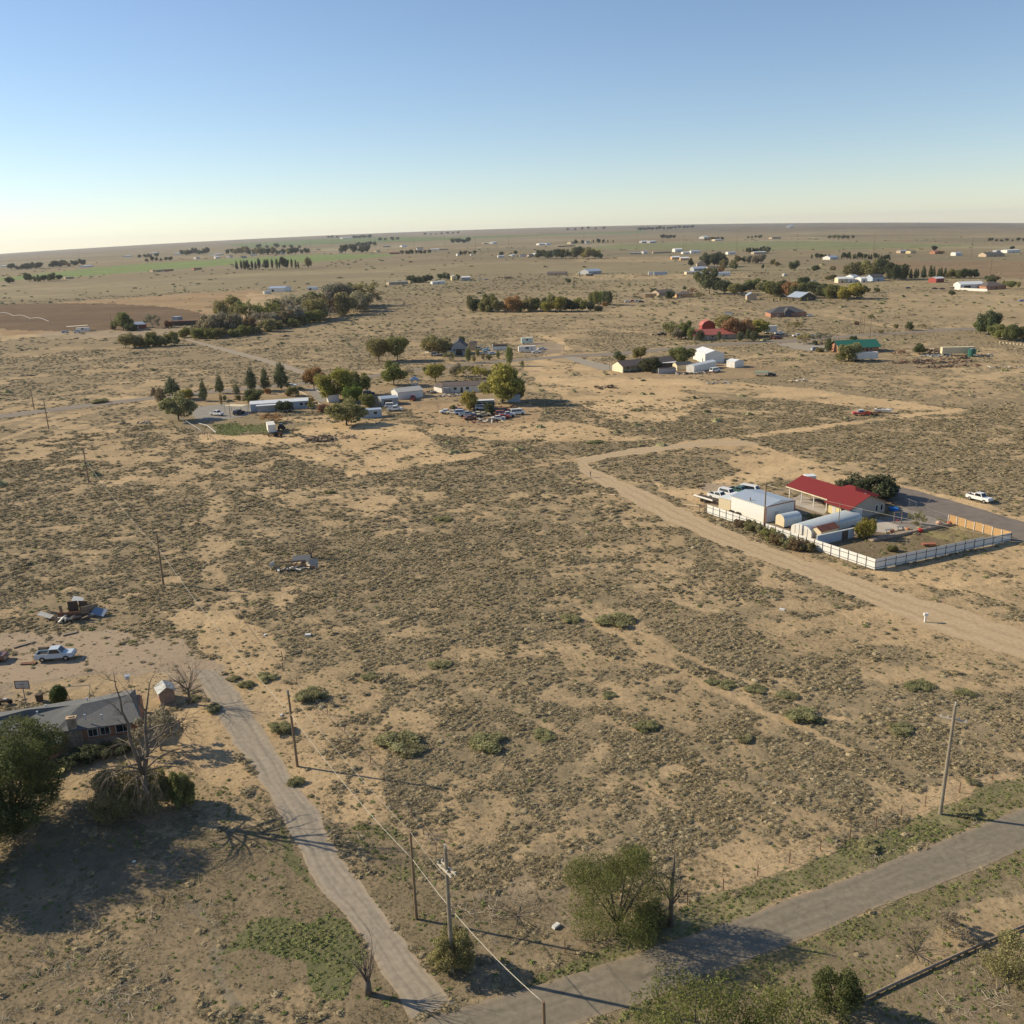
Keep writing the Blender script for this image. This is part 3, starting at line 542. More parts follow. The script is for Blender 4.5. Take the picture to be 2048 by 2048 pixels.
go('dry_weeds', V_dry, gather([(38, 105, .32, .12, .32, .7), (105, 170, .55, .16, .38, .6), (170, 300, 1.1, .3, .5, .5)], 1, lambda d, x, y: d*.9))
V_tw = []
for i in range(5):
    r_ = random.Random(600+i); mb = MB()
    for k in range(5): a = r_.uniform(0, 6.28); q = Vector((r_.uniform(-.6, .6), r_.uniform(-.6, .6), .06)); mb.tube([q, q+Vector((math.cos(a), math.sin(a), r_.uniform(0, .4)))*.5, q+Vector((math.cos(a+.5), math.sin(a+.5), r_.uniform(0, .6)))*1.0], [.02, .016, .008], 3, False)
    V_tw.append(bpy.data.objects.new('twigs %d' % i, mb.mesh('twigs', scrub_mat('pale twigs', (.42, .36, .27), (.33, .27, .19), (.56, .50, .42)) if 'pale twigs' not in MATS else MATS['pale twigs'])))
go('dry_twigs', V_tw, gather([(38, 95, .95, .5, 1.5, .6)], 1, lambda d, x, y: sstep(.5, .85, d)*sstep(.45, .7, fbm(x, y, 12, 83, 3))*.9))
go('green_weeds', V_grn, gather([(38, 140, .45, .16, .36, .75), (140, 330, 1.1, .3, .7, .6)], 2, lambda d, x, y: d*1.1))
def mesq(d, x, y): return .55*sstep(.50, .68, fbm(x, y, 120., 77, 3))+.05
go('mesquite_scrub', V_far, gather([(260, 700, 11, .9, 2.2, .7), (700, 1500, 17, 1.6, 3.6, .6), (1500, 3600, 46, 3, 7, .5)], 0, lambda d, x, y: mesq(d, x, y)*np.where(d > .3, 1, 0)))
# ------------------------------------------------------------------ trees and bushes
fol = foliage_mat('foliage', .38, .35); folp = foliage_mat('needle foliage', .2, .25); bark = mat('bark', (.12, .095, .07), .9, var=.25, scale=3); deadw = mat('dead wood', (.155, .125, .095), .9, var=.25, scale=2); palebark = mat('pale bark', (.33, .28, .22), .9, var=.2, scale=2)
def leaf_cloud(n, lobes, size, seed, flat=.0, up=0, zmin=-9):
    """many small leaf faces spread through overlapping lobes, thinner towards the middle"""
    r = np.random.RandomState(seed); vol = np.array([(l[3]*l[3]*l[4])**.66 for l in lobes]); k = r.choice(len(lobes), n, p=vol/vol.sum()); L = np.array(lobes)[k]
    d = r.normal(size=(n, 3)); d /= np.linalg.norm(d, axis=1)[:, None]; rad = r.uniform(.45, 1.0, n)**.55*(1+.18*r.normal(size=n)*.5)
    c = L[:, :3]+d*rad[:, None]*np.c_[L[:, 3], L[:, 3], L[:, 4]]; keep = c[:, 2] > zmin; c = c[keep]; d = d[keep]; n = len(c)
    nrm = d*.8+r.normal(size=(n, 3))*.7+np.array([0, 0, up]); nrm /= np.linalg.norm(nrm, axis=1)[:, None]
    a = np.cross(nrm, r.normal(size=(n, 3))); a /= np.linalg.norm(a, axis=1)[:, None]; b = np.cross(nrm, a); s = size*r.uniform(.5, 1.3, n)[:, None]; b = b*(1-flat)
    v = np.stack([c-a*s, c-b*s*.6, c+a*s, c+b*s*.6], 1).reshape(-1, 3); return v
def cloud_mesh(name, v, m, extra=None):
    n = len(v)//4; me = bpy.data.meshes.new(name); ev = np.array(extra.v) if extra and extra.v else np.zeros((0, 3)); me.from_pydata(np.r_[v, ev].tolist(), [], [(4*i, 4*i+1, 4*i+2, 4*i+3) for i in range(n)]+([tuple(j+4*n for j in f) for f in extra.f] if extra else []))
    me.materials.append(m); return me
def branch(mb, p, d, L, r, depth, rnd, droop=0, spread=.7, n=5, kids=3, out=None):
    pts = [p]; rad = [r]; q = Vector(p); dd = Vector(d).normalized(); k = 5
    for i in range(k):
        dd = (dd+Vector((rnd.uniform(-1, 1), rnd.uniform(-1, 1), rnd.uniform(-.6, .6)))*.16+Vector((0, 0, -droop*(i+1)/k))).normalized(); q = q+dd*L/k; pts.append(q.copy()); rad.append(r*(1-.62*(i+1)/k))
    mb.tube(pts, rad, n, cap=False)
    if out is not None and depth <= 1: out.append(q.copy())
    if depth > 0:
        for j in range(kids):
            t = rnd.uniform(.35, 1) if j else 1; i = min(k, max(1, int(t*k))); a = rnd.uniform(0, 2*PI); o = dd.orthogonal().normalized(); o.rotate(Matrix.Rotation(a, 3, dd)) if False else None
            o = Matrix.Rotation(a, 3, dd)@dd.orthogonal().normalized(); nd = (dd*(1-spread*.4)+o*spread).normalized()
            branch(mb, pts[i], nd, L*rnd.uniform(.55, .8), rad[i]*.72, depth-1, rnd, droop*1.2, spread, max(3, n-1), kids, out)
def limb_trunk(h, r, seed, crown_r, fork=.3, n=5):
    rnd = random.Random(seed); mb = MB(); mb.tube([(0, 0, -.02*h), (rnd.uniform(-.02, .02)*h, 0, fork*h*.5), (0, 0, fork*h)], [r*1.25, r, r*.85], 7)
    for i in range(n):
        a = 2*PI*i/n+rnd.uniform(-.4, .4); e = rnd.uniform(.4, .9)*crown_r; z = rnd.uniform(.6, .85)*h; p = Vector((math.cos(a)*e, math.sin(a)*e, z))
        mb.tube([(0, 0, fork*h*.9), p*.45+Vector((0, 0, fork*h*.45)), p], [r*.7, r*.45, r*.15], 5)
    return mb
TREE = {}
def lobes_round(rnd, R_, zc, H_, n, lr): 
    L = [(0, 0, zc, R_*.62, H_*.62)]
    for i in range(n):
        a = rnd.uniform(0, 2*PI); e = rnd.uniform(-.75, .95); q = math.sqrt(1-e*e*.8); k = rnd.uniform(.55, .85); L.append((math.cos(a)*R_*k*q, math.sin(a)*R_*k*q, zc+e*H_*.68, R_*rnd.uniform(*lr), H_*rnd.uniform(*lr)))
    return L
def make_protos():
    # unit models: height 1 m and crown width 1 m, scaled at placing
    def reg(kind, i, lobes, n, size, tr, mf, zmin=-9, twig=None):
        TREE.setdefault(kind, []).append((tr.mesh(kind+' trunk %d' % i, bark if kind not in ('bare', 'wispy') else palebark, True), cloud_mesh(kind+' crown %d' % i, leaf_cloud(n, lobes, size, 900+i*7+len(kind), zmin=zmin), mf, twig)))
    for i in range(4):
        r = random.Random(50+i); reg('round', i, lobes_round(r, .60, .545, .53, 15, (.28, .42)), 4600, .042, limb_trunk(.95, .026, i, .3, .2), fol)
        reg('spread', i, lobes_round(r, .61, .56, .52, 19, (.22, .36)), 4200, .042, limb_trunk(.95, .028, 20+i, .36, .16, 6), fol)
        reg('bush', i, [(x, y, max(z, .12), q, w_) for x, y, z, q, w_ in lobes_round(r, .62, .52, .64, 16, (.28, .42))], 4400, .046, limb_trunk(.8, .03, 40+i, .35, .1, 5), fol, zmin=.0)
        L = []
        for k in range(11): t = k/10; L.append((r.uniform(-.05, .05), r.uniform(-.05, .05), .16+.76*t, .46*(1-t)**.5*min(1, .55+t*2)+.05, .10)); 
        for k in range(16): t = r.random()*.8; a = r.uniform(0, 6.28); q = .42*(1-t)**.55; L.append((math.cos(a)*q, math.sin(a)*q, .14+.74*t, .15*(1.1-t), .075))
        reg('pine', i, L, 2600, .036, MB().tube([(0, 0, -.02), (0, 0, .5), (0, 0, .95)], [.03, .02, .006], 6), folp)
        L = [(r.uniform(-.03, .03), r.uniform(-.03, .03), .2+.7*k/9, .33+.14*math.sin(k/9*PI), .12) for k in range(10)]+[(math.cos(k*2.4)*.25, math.sin(k*2.4)*.25, .2+.65*r.random(), .2, .1) for k in range(9)]
        reg('column', i, L, 2200, .042, MB().tube([(0, 0, -.02), (0, 0, .9)], [.03, .008], 6), folp)
        mb = MB(); tips = []
        mb.tube([(0, 0, -.02), (0, 0, .25)], [.035, .028], 6)
        for k in range(6): a = k*1.05+r.uniform(-.3, .3); branch(mb, Vector((0, 0, .22)), Vector((math.cos(a)*.7, math.sin(a)*.7, .8)), .38, .018, 3, r, 0, .6, 4, 3, tips)
        s = [(t.x, t.y, t.z, .09, .08) for t in tips[::3]]
        reg('wispy', i, s, 2600, .032, mb, fol)
        mb2 = MB(); r2 = random.Random(70+i); mb2.tube([(0, 0, -.02), (.01, 0, .3)], [.03, .024], 7)
        for k in range(6): a = k*1.05+r2.uniform(-.4, .4); branch(mb2, Vector((.01, 0, .26)), Vector((math.cos(a)*.75, math.sin(a)*.75, .75)), .36, .017, 4, r2, -.02, .62, 4, 3)
        TREE.setdefault('bare', []).append((mb2.mesh('bare trunk %d' % i, palebark, True), None))
make_protos()
PAL = {'green': (.24, .24, .085), 'dark': (.145, .16, .075), 'olive': (.29, .26, .115), 'yellow': (.36, .32, .085), 'gold': (.42, .345, .17), 'ygreen': (.165, .175, .055), 'leafy': (.125, .14, .05), 'scrub': (.34, .32, .165), 'orange': (.42, .245, .11), 'rust': (.33, .20, .11), 'grey': (.345, .305, .205), 'bright': (.19, .25, .06), 'brown': (.25, .19, .11), 'deep': (.11, .12, .06)}
NT = 0
def tree(px, py, hpx, wpx, kind, colr, label, cat='tree', group=None, name=None, loc=None, H=None, Wd=None, near=0, lsz=.12):
    global NT
    p = loc or P(px, py); h = H or hpx*hmpp(px, py); wd = Wd or wpx*mpp(px, py); NT += 1
    if py < 560: h *= 1.22; wd *= .85
    nm = name or {'bush': 'bush', 'pine': 'pine_tree', 'bare': 'bare_tree', 'column': 'evergreen_tree'}.get(kind, 'tree')
    o = thing(nm, label, cat, p-Vector((0, 0, .05)), R.uniform(0, 6.28), group); i = R.randrange(4); tm, cm = TREE[kind][i]
    if near:     # close to the camera: own crown with small leaves
        r = random.Random(NT); L = lobes_round(r, wd*.54, h*.53, h*.5, 34, (.18, .32)) if kind != 'bush' else [(x, y, max(z, h*.12), q, w_) for x, y, z, q, w_ in lobes_round(r, wd*.55, h*.46, h*.6, 34, (.18, .32))]
        cm = cloud_mesh('crown', leaf_cloud(near, L, lsz, NT, flat=.35, zmin=.02), fol); t = link('trunk', limb_trunk(h, h*.02, NT, wd*.36, .14, 9).mesh('trunk', bark, True), o); c = link('crown', cm, o, PAL[colr])
        return o
    t = link('trunk', tm, o); t.scale = (wd, wd, h)
    if cm:
        c = link('crown', cm, o); b = PAL[colr]; k = R.uniform(.88, 1.14); c.color = (b[0]*k*R.uniform(.93, 1.07), b[1]*k, b[2]*k*R.uniform(.9, 1.1), 1); c.scale = (wd, wd, h)
    return o
CN = {'green': 'green', 'dark': 'dark green', 'olive': 'olive', 'yellow': 'yellowish', 'gold': 'golden', 'orange': 'orange', 'rust': 'rusty', 'grey': 'greyish', 'scrub': 'dry olive', 'bright': 'bright green', 'brown': 'brownish', 'deep': 'blackish green'}
KN = {'round': 'rounded tree', 'spread': 'spreading tree', 'bush': 'bush', 'pine': 'pine', 'column': 'evergreen', 'wispy': 'wispy tree', 'bare': 'bare tree'}
def clump(pts, n, hpx, kinds, cols, where, group, wf=1.0, jy=2.0, cat='tree'):
    """n single trees along a pixel polyline, each told apart by its place in the row"""
    q = resample(pts, n) if n > 1 else np.array(pts[:1], float); H0 = hpx if isinstance(hpx, tuple) else (hpx*.7, hpx*1.15)
    for i in range(n):
        k = kinds[R.randrange(len(kinds))]; c = cols[R.randrange(len(cols))]; h = R.uniform(*H0); x = q[i][0]+R.uniform(-.2, .2)*h*wf; y = q[i][1]+R.uniform(-jy, jy)*.5
        wd = h*wf*{'pine': .62, 'column': .55}.get(k, 1.05)*R.uniform(.85, 1.15)
        tree(x, y, h, wd, k, c, '%s %s, %s from the left %s' % (CN[c], KN[k], ORD[i] if i < 20 else 'twenty-'+ORD[i-20], where), cat if k != 'bush' else 'bush', group)
# --- single trees of the middle distance
for t in [
 (345,790,38,34,'pine','dark','tall dark pine behind the big willow at the white rail fence'),
 (322,806,33,26,'pine','brown','brownish pine at the corner of the white rail fence'),
 (308,792,18,14,'pine','brown','small brownish pine farthest left at the rail fence corner'),
 (379,797,22,22,'pine','olive','short olive pine behind the big willow by the road'),
 (358,840,52,58,'spread','olive','big olive willow-like tree over the white rail fence'),
 (372,800,20,24,'round','yellow','yellow-green tree just behind the big willow by the fence'),
 (408,802,44,19,'pine','dark','dark pine standing alone between the willow and the carport'),
 (441,787,39,21,'pine','dark','full dark pine between the lone pine and a small brown pine'),
 (443,812,26,8,'column','gold','thin golden poplar behind the flat carport roof'),
 (450,802,12,9,'column','olive','stubby green shrub beside the thin golden poplar'),
 (473,788,22,16,'pine','olive','small brown-tipped pine among the tall roadside pines'),
 (504,783,50,27,'pine','dark','tall pine, left one of the three largest by the paved road'),
 (532,781,49,21,'pine','dark','slim tall pine between the two broader roadside pines'),
 (563,779,58,32,'pine','dark','tallest and broadest pine beside the paved road'),
 (510,803,22,38,'bush','dark','wide dark bush behind the left end of the white mobile home'),
 (528,781,20,7,'column','gold','slender yellow poplar sapling between the tall pines'),
 (536,788,11,12,'bush','orange','small orange shrub under the tall roadside pines'),
 (476,800,10,12,'bush','gold','small yellow shrub on the bare lawn below the small pine'),
 (570,824,21,28,'bush','deep','rounded very dark shrub in front of the white mobile home'),
 (586,792,18,21,'bush','olive','rounded olive bush beside the entry drive'),
 (576,792,9,9,'bush','rust','small reddish shrub next to the rounded olive bush'),
 (621,806,10,14,'bush','olive','low bush between the entry drive and mobile home'),
 (622,818,13,12,'bush','olive','small dark bush at the right end of the mobile home'),
 (648,824,15,24,'bush','rust','low rust-coloured shrub behind the big spreading front tree'),
 (543,845,18,38,'wispy','orange','low orange-leaved tree in front of the mobile home porch'),
 (628,778,40,36,'round','orange','orange-brown autumn tree at the corner of the entry drive'),
 (646,786,38,30,'round','rust','dull orange tree between the orange and the yellow-green tree'),
 (672,800,62,62,'round','yellow','largest yellow-green tree in the cluster by the entry drive'),
 (700,793,48,40,'round','olive','olive tree at the back right of the autumn cluster'),
 (722,790,42,34,'round','green','green tree at the right edge of the autumn cluster'),
 (708,806,38,32,'round','bright','bright green tree low in the front of the autumn cluster'),
 (735,812,22,30,'bush','green','green bush between the autumn cluster and the grey shed'),
 (694,850,50,66,'spread','olive','broad spreading olive tree leaning before the grey trailer home'),
 (758,723,44,48,'round','olive','left of the two big olive trees across the road from the garage'),
 (795,722,46,44,'round','green','right of the two big olive trees, taller and greener'),
 (788,771,46,44,'round','green','round green tree with a clear trunk beside the gazebo'),
 (808,760,22,20,'wispy','olive','thin tree just right of the round tree by the gazebo'),
 (824,752,14,9,'wispy','grey','small sapling beside the road above the gazebo'),
 (871,764,34,38,'round','yellow','yellow-green tree behind the left end of the long white home'),
 (857,748,16,22,'bush','green','green bush behind the yellow-green tree by the road'),
 (910,753,26,22,'round','grey','round grey-green tree between two yellow trees by the road'),
 (936,758,28,34,'wispy','olive','thin-leaved tree behind the middle of the long white home'),
 (960,760,28,30,'wispy','yellow','sparse yellow tree behind the long white home near the big tree'),
 (976,758,20,20,'wispy','olive','sparse olive tree close to the left of the biggest tree'),
 (1005,805,74,78,'round','yellow','biggest yellow-green tree, on a forked trunk beside the junk yard'),
 (1036,800,34,26,'round','green','lower green tree tucked against the biggest yellow-green tree'),
 (940,820,36,28,'bush','yellow','yellow-green bush at the left end of the grey bus'),
 (978,828,20,20,'bush','dark','dark green bush between the scrap cars and the bus'),
 (907,822,12,12,'bush','olive','small green bush behind the scrap cars'),
 (838,820,18,12,'bare','grey','small bare tree standing left in front of the white garage'),
 (876,822,22,10,'bare','grey','spindly bare tree between the garage and the scrap cars'),
 (878,710,38,52,'round','olive','wide olive tree shading the gabled farmhouse'),
 (924,688,16,16,'column','dark','dark spiky tree behind the gable of the farmhouse'),
 (900,722,18,24,'wispy','olive','thin low tree in front of the gabled farmhouse'),
 (937,726,32,14,'column','green','columnar tree in front of the farmhouse right corner'),
 (948,724,13,9,'column','olive','small shrub next to the columnar tree at the farmhouse'),
 (955,714,18,10,'column','olive','young tree second right of the farmhouse gable'),
 (966,720,15,8,'column','olive','young tree before the farmhouse vehicles, middle one'),
 (978,720,11,9,'bush','olive','low shrub before the barrel-roofed white shed'),
 (996,718,17,10,'column','olive','young tree before the left end of the barrel-roofed shed'),
 (1019,732,40,18,'column','green','tall slim green tree at the right end of the barrel-roofed shed'),
 (1045,742,22,8,'wispy','green','lone sapling by the roadside right of the slim green tree'),
 (1364,729,36,50,'round','green','broad green tree between the ranch house and metal barn'),
 (1301,744,27,34,'bush','deep','round dark green tree in front of the ranch house'),
 (1281,718,24,30,'round','olive','olive tree behind the ranch house roof'),
 (1236,721,19,20,'column','dark','dark conifer behind the left end of the ranch house'),
 (1244,722,12,12,'bush','green','small green shrub beside the dark conifer at the ranch house'),
 (1189,726,8,9,'bare','rust','tiny bare reddish tree beside the curve of the house drive'),
 (1341,672,28,30,'round','olive','leftmost olive tree of the red-roofed farm'),
 (1355,678,22,24,'round','grey','grey-green low tree at the red-roofed farm, left side'),
 (1371,677,35,24,'round','green','tall green tree left of the red-roofed farmhouse'),
 (1382,680,26,18,'column','green','green evergreen close to the left end of the red-roofed farmhouse'),
 (1400,682,22,19,'column','deep','dark clipped evergreen before the left end of the red roof'),
 (1438,682,20,10,'column','dark','narrow dark evergreen before the middle of the red roof'),
 (1448,664,32,34,'round','olive','olive tree rising behind the red roof'),
 (1473,676,40,50,'round','rust','large rust-brown autumn tree over the red farmhouse'),
 (1480,683,20,16,'column','dark','dark evergreen in front of the rust-brown autumn tree'),
 (1496,680,22,12,'column','deep','narrow evergreen just right of the rust-brown autumn tree'),
 (1507,683,21,18,'column','dark','dark evergreen at the right end of the red farmhouse'),
 (1515,672,32,36,'round','yellow','yellow-green tree between red farmhouse and white box truck'),
 (1590,660,18,26,'wispy','olive','sparse small tree above the white pickups by the road'),
 (1607,688,20,30,'wispy','olive','sparse olive tree beside the drive of the green-roofed house'),
 (1644,686,22,32,'wispy','grey','wide grey-green tree behind the conifer at the green roof'),
 (1656,704,30,18,'pine','dark','dark conifer at the left of the green-roofed house'),
 (1630,690,8,10,'bush','dark','small dark shrub between the two sparse trees'),
 (1640,704,8,14,'bush','olive','low shrub at the foot of the dark conifer'),
 (1697,722,34,42,'bush','olive','big olive tree before the green roof beside the white trailer'),
 (1707,682,10,14,'bush','dark','round dark shrub behind the ridge of the green roof'),
 (1839,709,22,24,'round','dark','dark rounded tree left of the burnt ruin'),
 (1800,711,13,22,'wispy','rust','low brown tree in the field right of the green-roofed house'),
 (1818,661,17,15,'round','dark','small dark tree on a thin trunk by the road bend'),
 (1844,658,11,13,'wispy','olive','small round sapling right of the dark roadside tree'),
 (1792,656,8,10,'bush','olive','tiny round bush left of the dark roadside tree'),
 (1713,650,8,8,'bush','brown','tiny brown bush beside the paired power poles'),
 (1742,642,14,12,'wispy','olive','small tree behind the power pole with a fluffy crown'),
 (1762,667,7,8,'bush','olive','tiny bush by the roadside fence'),
 (1960,668,24,26,'round','green','leftmost green tree of the grove at the right edge'),
 (1976,670,48,38,'round','dark','tallest dark tree of the grove at the right edge'),
 (1990,678,28,28,'round','green','green tree before the tallest one of the right-hand grove'),
 (2008,680,30,30,'round','green','middle green tree of the grove over white beehive boxes'),
 (2028,683,34,36,'round','dark','broad dark tree, second last of the right-hand grove'),
 (2048,684,30,26,'round','olive','olive tree cut by the right edge of the picture'),
 (1183,608,24,16,'column','green','leftmost tree of the tall poplar row'),
 (1192,609,28,16,'column','green','second tree of the tall poplar row'),
 (1201,609,27,16,'column','bright','third tree of the tall poplar row'),
 (1210,610,29,17,'column','dark','fourth tree of the tall poplar row'),
 (1218,611,30,17,'column','deep','darkest last tree of the tall poplar row'),
 (1210,614,11,12,'round','orange','small orange tree at the foot of the poplar row'),
 (1181,622,20,20,'column','deep','dark fir cone-shaped before the poplar row'),
 (1196,622,10,18,'bush','dark','dark low bush right of the fir below the poplars'),
 (456,639,46,46,'round','olive','large airy tree standing at the far left of the grey thicket'),
 (247,660,34,38,'round','green','green tree left of the red house by the tilled field'),
 (228,659,10,10,'bush','brown','small brown bush beside the pole at the tilled field'),
 (306,656,28,26,'wispy','grey','thin grey tree right of the red house by the tilled field'),
 (262,662,14,20,'bush','dark','dark shrub in front of the red house by the tilled field'),
 (338,655,14,16,'bush','rust','small rust bush at the left end of the dark stacked yard'),
 (1399,569,26,22,'round','green','left tall tree of the dark grove behind the adobe houses'),
 (1419,588,50,36,'round','dark','big dark two-part tree at the left of the central grove'),
 (1448,590,28,32,'round','deep','very dark round tree second in the central grove'),
 (1469,592,24,26,'round','olive','olive tree third in the central grove near the pole'),
 (1483,590,20,20,'round','dark','dark tree fourth in the central grove before the shed'),
 (1500,583,20,22,'round','dark','small tree on a clear trunk beyond the small grey shed'),
 (1284,586,9,9,'wispy','brown','tiny brown tree left of the orange adobe house'),
 (1309,590,12,16,'bush','dark','dark bush at the right end of the orange adobe building'),
 (1338,597,14,18,'bush','dark','dark round bush between the two adobe houses'),
 (1369,580,8,9,'column','dark','dark little evergreen behind the adobe house with brown roof'),
 (1385,588,14,14,'wispy','rust','thin reddish tree right of the adobe house'),
 (1397,597,12,20,'wispy','olive','low hedge-like tree right of the adobe house'),
 (1589,540,15,22,'round','dark','round tree alone on the plain above the central grove'),
 (1631,542,9,14,'bush','dark','small dark bush right of the lone round tree'),
 (1665,541,7,13,'bush','olive','olive bush third in the line of bushes on the plain'),
 (1660,560,11,20,'round','olive','low olive tree left of the white tunnel sheds'),
 (1710,557,26,46,'round','olive','wide dome-shaped olive tree behind the white tunnel sheds'),
 (1742,557,30,46,'round','olive','taller dome-shaped tree joined to the dome behind the sheds'),
 (1979,568,18,22,'round','dark','dark tree behind the corner of the right-edge farmhouse'),
 (1994,560,7,10,'bush','brown','small brown bush behind the right-edge farmhouse roof'),
 (1960,577,8,8,'bush','dark','small dark bush at the right end of the white barn'),
 (2010,572,10,12,'round','olive','small olive tree behind the right-edge farmhouse'),
 (2022,578,15,17,'round','green','rounded green tree right of the right-edge farmhouse'),
 (2036,576,13,10,'column','olive','narrow olive tree near the right edge of the farm'),
 (1903,593,11,12,'round','dark','lone dark little tree beyond the pale field road'),
 (1668,585,12,18,'round','green','small round tree right of the central grove, first of three'),
 (1736,585,10,12,'round','green','small round tree right of the central grove, second of three'),
 (1753,585,10,11,'round','dark','small round tree right of the central grove, third of three'),
 (1941,565,1,1,'round','dark',None),
]:
    if t[6]: tree(*t)
G1 = 'trees of the grey thicket beside the branch road'
clump([(400,672),(470,668),(540,655),(600,648),(660,634),(720,624),(742,619)], 19, (26, 42), ['wispy', 'bush', 'spread', 'wispy', 'bush'], ['grey', 'grey', 'grey', 'brown', 'olive'], 'in the front of the grey thicket', G1, 1.0)
clump([(480,650),(560,640),(640,622),(700,612),(735,612)], 14, (32, 48), ['wispy', 'round', 'bush', 'wispy'], ['grey', 'grey', 'olive', 'green'], 'in the back of the grey thicket', G1, 1.0)
clump([(372,675),(420,678),(500,670),(575,656),(630,644)], 12, (14, 24), ['bush'], ['olive', 'green'], 'along the foot of the grey thicket', G1, 1.3)
clump([(255,696),(300,694),(352,690)], 9, (16, 30), ['round', 'bush'], ['olive', 'green', 'olive'], 'in the thicket beside the dirt lane', 'trees of the small thicket by the dirt lane', .9)
clump([(940,622),(985,624),(1030,624),(1060,622)], 11, (16, 34), ['round', 'column', 'bush'], ['dark', 'green', 'yellow', 'olive', 'orange'], 'in front of the small red-roofed house', 'trees round the small red-roofed house', .85)
clump([(1062,622),(1100,624),(1155,622)], 11, (20, 34), ['round', 'round', 'pine'], ['dark', 'green', 'yellow', 'deep', 'olive'], 'right of the small red-roofed house', 'trees round the small red-roofed house', .95)
clump([(1540,592),(1580,596),(1600,598)], 7, (22, 34), ['round', 'round'], ['green', 'olive', 'dark', 'orange'], 'in the grove left of the metal-roofed house', 'trees of the central grove', 1.05)
clump([(1632,592),(1660,596),(1700,598),(1722,598)], 10, (20, 36), ['round', 'round', 'bush'], ['green', 'dark', 'yellow', 'dark'], 'in the grove right of the metal-roofed house', 'trees of the central grove', 1.0)
clump([(1512,580),(1545,582),(1600,580)], 5, (18, 26), ['round'], ['olive', 'green', 'dark'], 'in the back row of the central grove', 'trees of the central grove', 1.1)
clump([(1546,603),(1575,603),(1614,602)], 6, (6, 9), ['column'], ['green'], 'among the small evergreens before the metal-roofed house', 'small evergreens before the metal-roofed house', .9)
clump([(1768,558),(1790,561),(1812,560)], 6, (22, 36), ['pine', 'round', 'column'], ['deep', 'dark'], 'in the tall dark windbreak before the brown field', 'windbreak trees before the brown field', 1.0)
clump([(1820,558),(1890,556)], 10, (17, 25), ['pine'], ['deep', 'dark'], 'in the tapering pine row before the brown field', 'windbreak trees before the brown field', .85)
clump([(1898,556),(1920,556)], 3, (12, 16), ['round'], ['olive', 'green'], 'just past the tapering pine row', 'windbreak trees before the brown field', 1.3)
clump([(1928,557),(1950,557)], 2, (14, 17), ['round'], ['green', 'dark'], 'at the end of the brown field margin', 'windbreak trees before the brown field', 1.5)
clump([(474,540),(530,539),(598,537)], 17, (12, 19), ['pine', 'column', 'round'], ['deep', 'dark'], 'in the windbreak below the bright green field', 'windbreak trees below the green field', .8, 1)
tree(617, 536, 18, 13, 'round', 'olive', 'isolated olive tree just right of the windbreak below the green field')
clump([(58,563),(80,564),(118,561)], 7, (11, 20), ['round', 'pine'], ['deep', 'dark'], 'in the dark clump at the left end of the green field', 'trees at the left end of the green field', 1.0, 1)
tree(20, 567, 13, 14, 'round', 'deep', 'single dark tree left of the dark clump by the green field')
clump([(24,540),(50,539),(82,537)], 7, (6, 11), ['round'], ['dark', 'deep'], 'round the far buildings at the left edge', 'far trees at the left edge', 1.4, 1)
clump([(105,536),(130,534),(162,530)], 8, (7, 11), ['round'], ['dark', 'deep', 'brown'], 'in the long far clump above the green field', 'far trees above the green field', 1.5, 1)
clump([(295,524),(320,522),(342,522)], 6, (5, 8), ['round'], ['dark'], 'just above the middle of the green field', 'far trees above the middle of the green field', 1.3, 1)
clump([(278,516),(312,515)], 4, (5, 8), ['round'], ['dark'], 'beside the far white sheds', 'far trees beside the white sheds', 1.5, 1)
clump([(364,511),(390,509),(412,508)], 7, (7, 11), ['round'], ['dark', 'deep'], 'in the village on the horizon, left part', 'village trees on the left horizon', 1.3, 1)
clump([(455,508),(490,508),(530,510),(575,509),(612,507)], 18, (7, 13), ['round'], ['dark', 'deep', 'olive', 'yellow'], 'in the village on the horizon, main part', 'village trees on the left horizon', 1.2, 1.5)
clump([(520,496),(560,497),(600,497)], 6, (5, 8), ['round'], ['dark'], 'behind the main part of the horizon village', 'village trees on the left horizon', 1.4, 1)
clump([(684,507),(710,505),(731,506)], 6, (9, 14), ['round'], ['dark', 'deep'], 'beside the tip of the green field', 'trees beside the tip of the green field', 1.2, 1)
clump([(715,494),(748,492)], 5, (6, 8), ['round'], ['dark'], 'behind the clump at the tip of the field', 'trees beside the tip of the green field', 1.3, 1)
clump([(656,476),(675,476)], 3, (3, 5), ['round'], ['dark'], 'by the long white far building', 'trees by the long white far building', 1.8, .5)
clump([(710,477),(738,476)], 5, (4, 6), ['round'], ['deep'], 'right of the long white far building', 'trees by the long white far building', 1.6, .5)
clump([(760,482),(795,480)], 4, (4, 6), ['round'], ['dark'], 'in the faint far clump near the horizon', 'faint far trees', 1.5, .5)
clump([(805,508),(835,507),(858,506)], 7, (5, 7), ['bush'], ['dark', 'brown'], 'among the far corrals', 'bushes among the far corrals', 1.5, 1)
clump([(906,486),(922,486),(936,486)], 5, (6, 9), ['round'], ['deep'], 'in the dark far clump above the plain', 'trees of the dark far clump', 1.3, .5)
clump([(922,511),(935,511),(950,510)], 4, (5, 9), ['round'], ['dark', 'brown'], 'round the white-fronted far house', 'trees round the white-fronted far house', 1.2, .5)
tree(1003, 511, 6, 9, 'bush', 'dark', 'dark bush over the small white shed on the plain')
clump([(826,566),(842,566),(860,564)], 7, (11, 16), ['round'], ['dark', 'olive', 'deep'], 'behind the yellow shed and long tan building', 'trees round the yellow sheds', 1.0, 1)
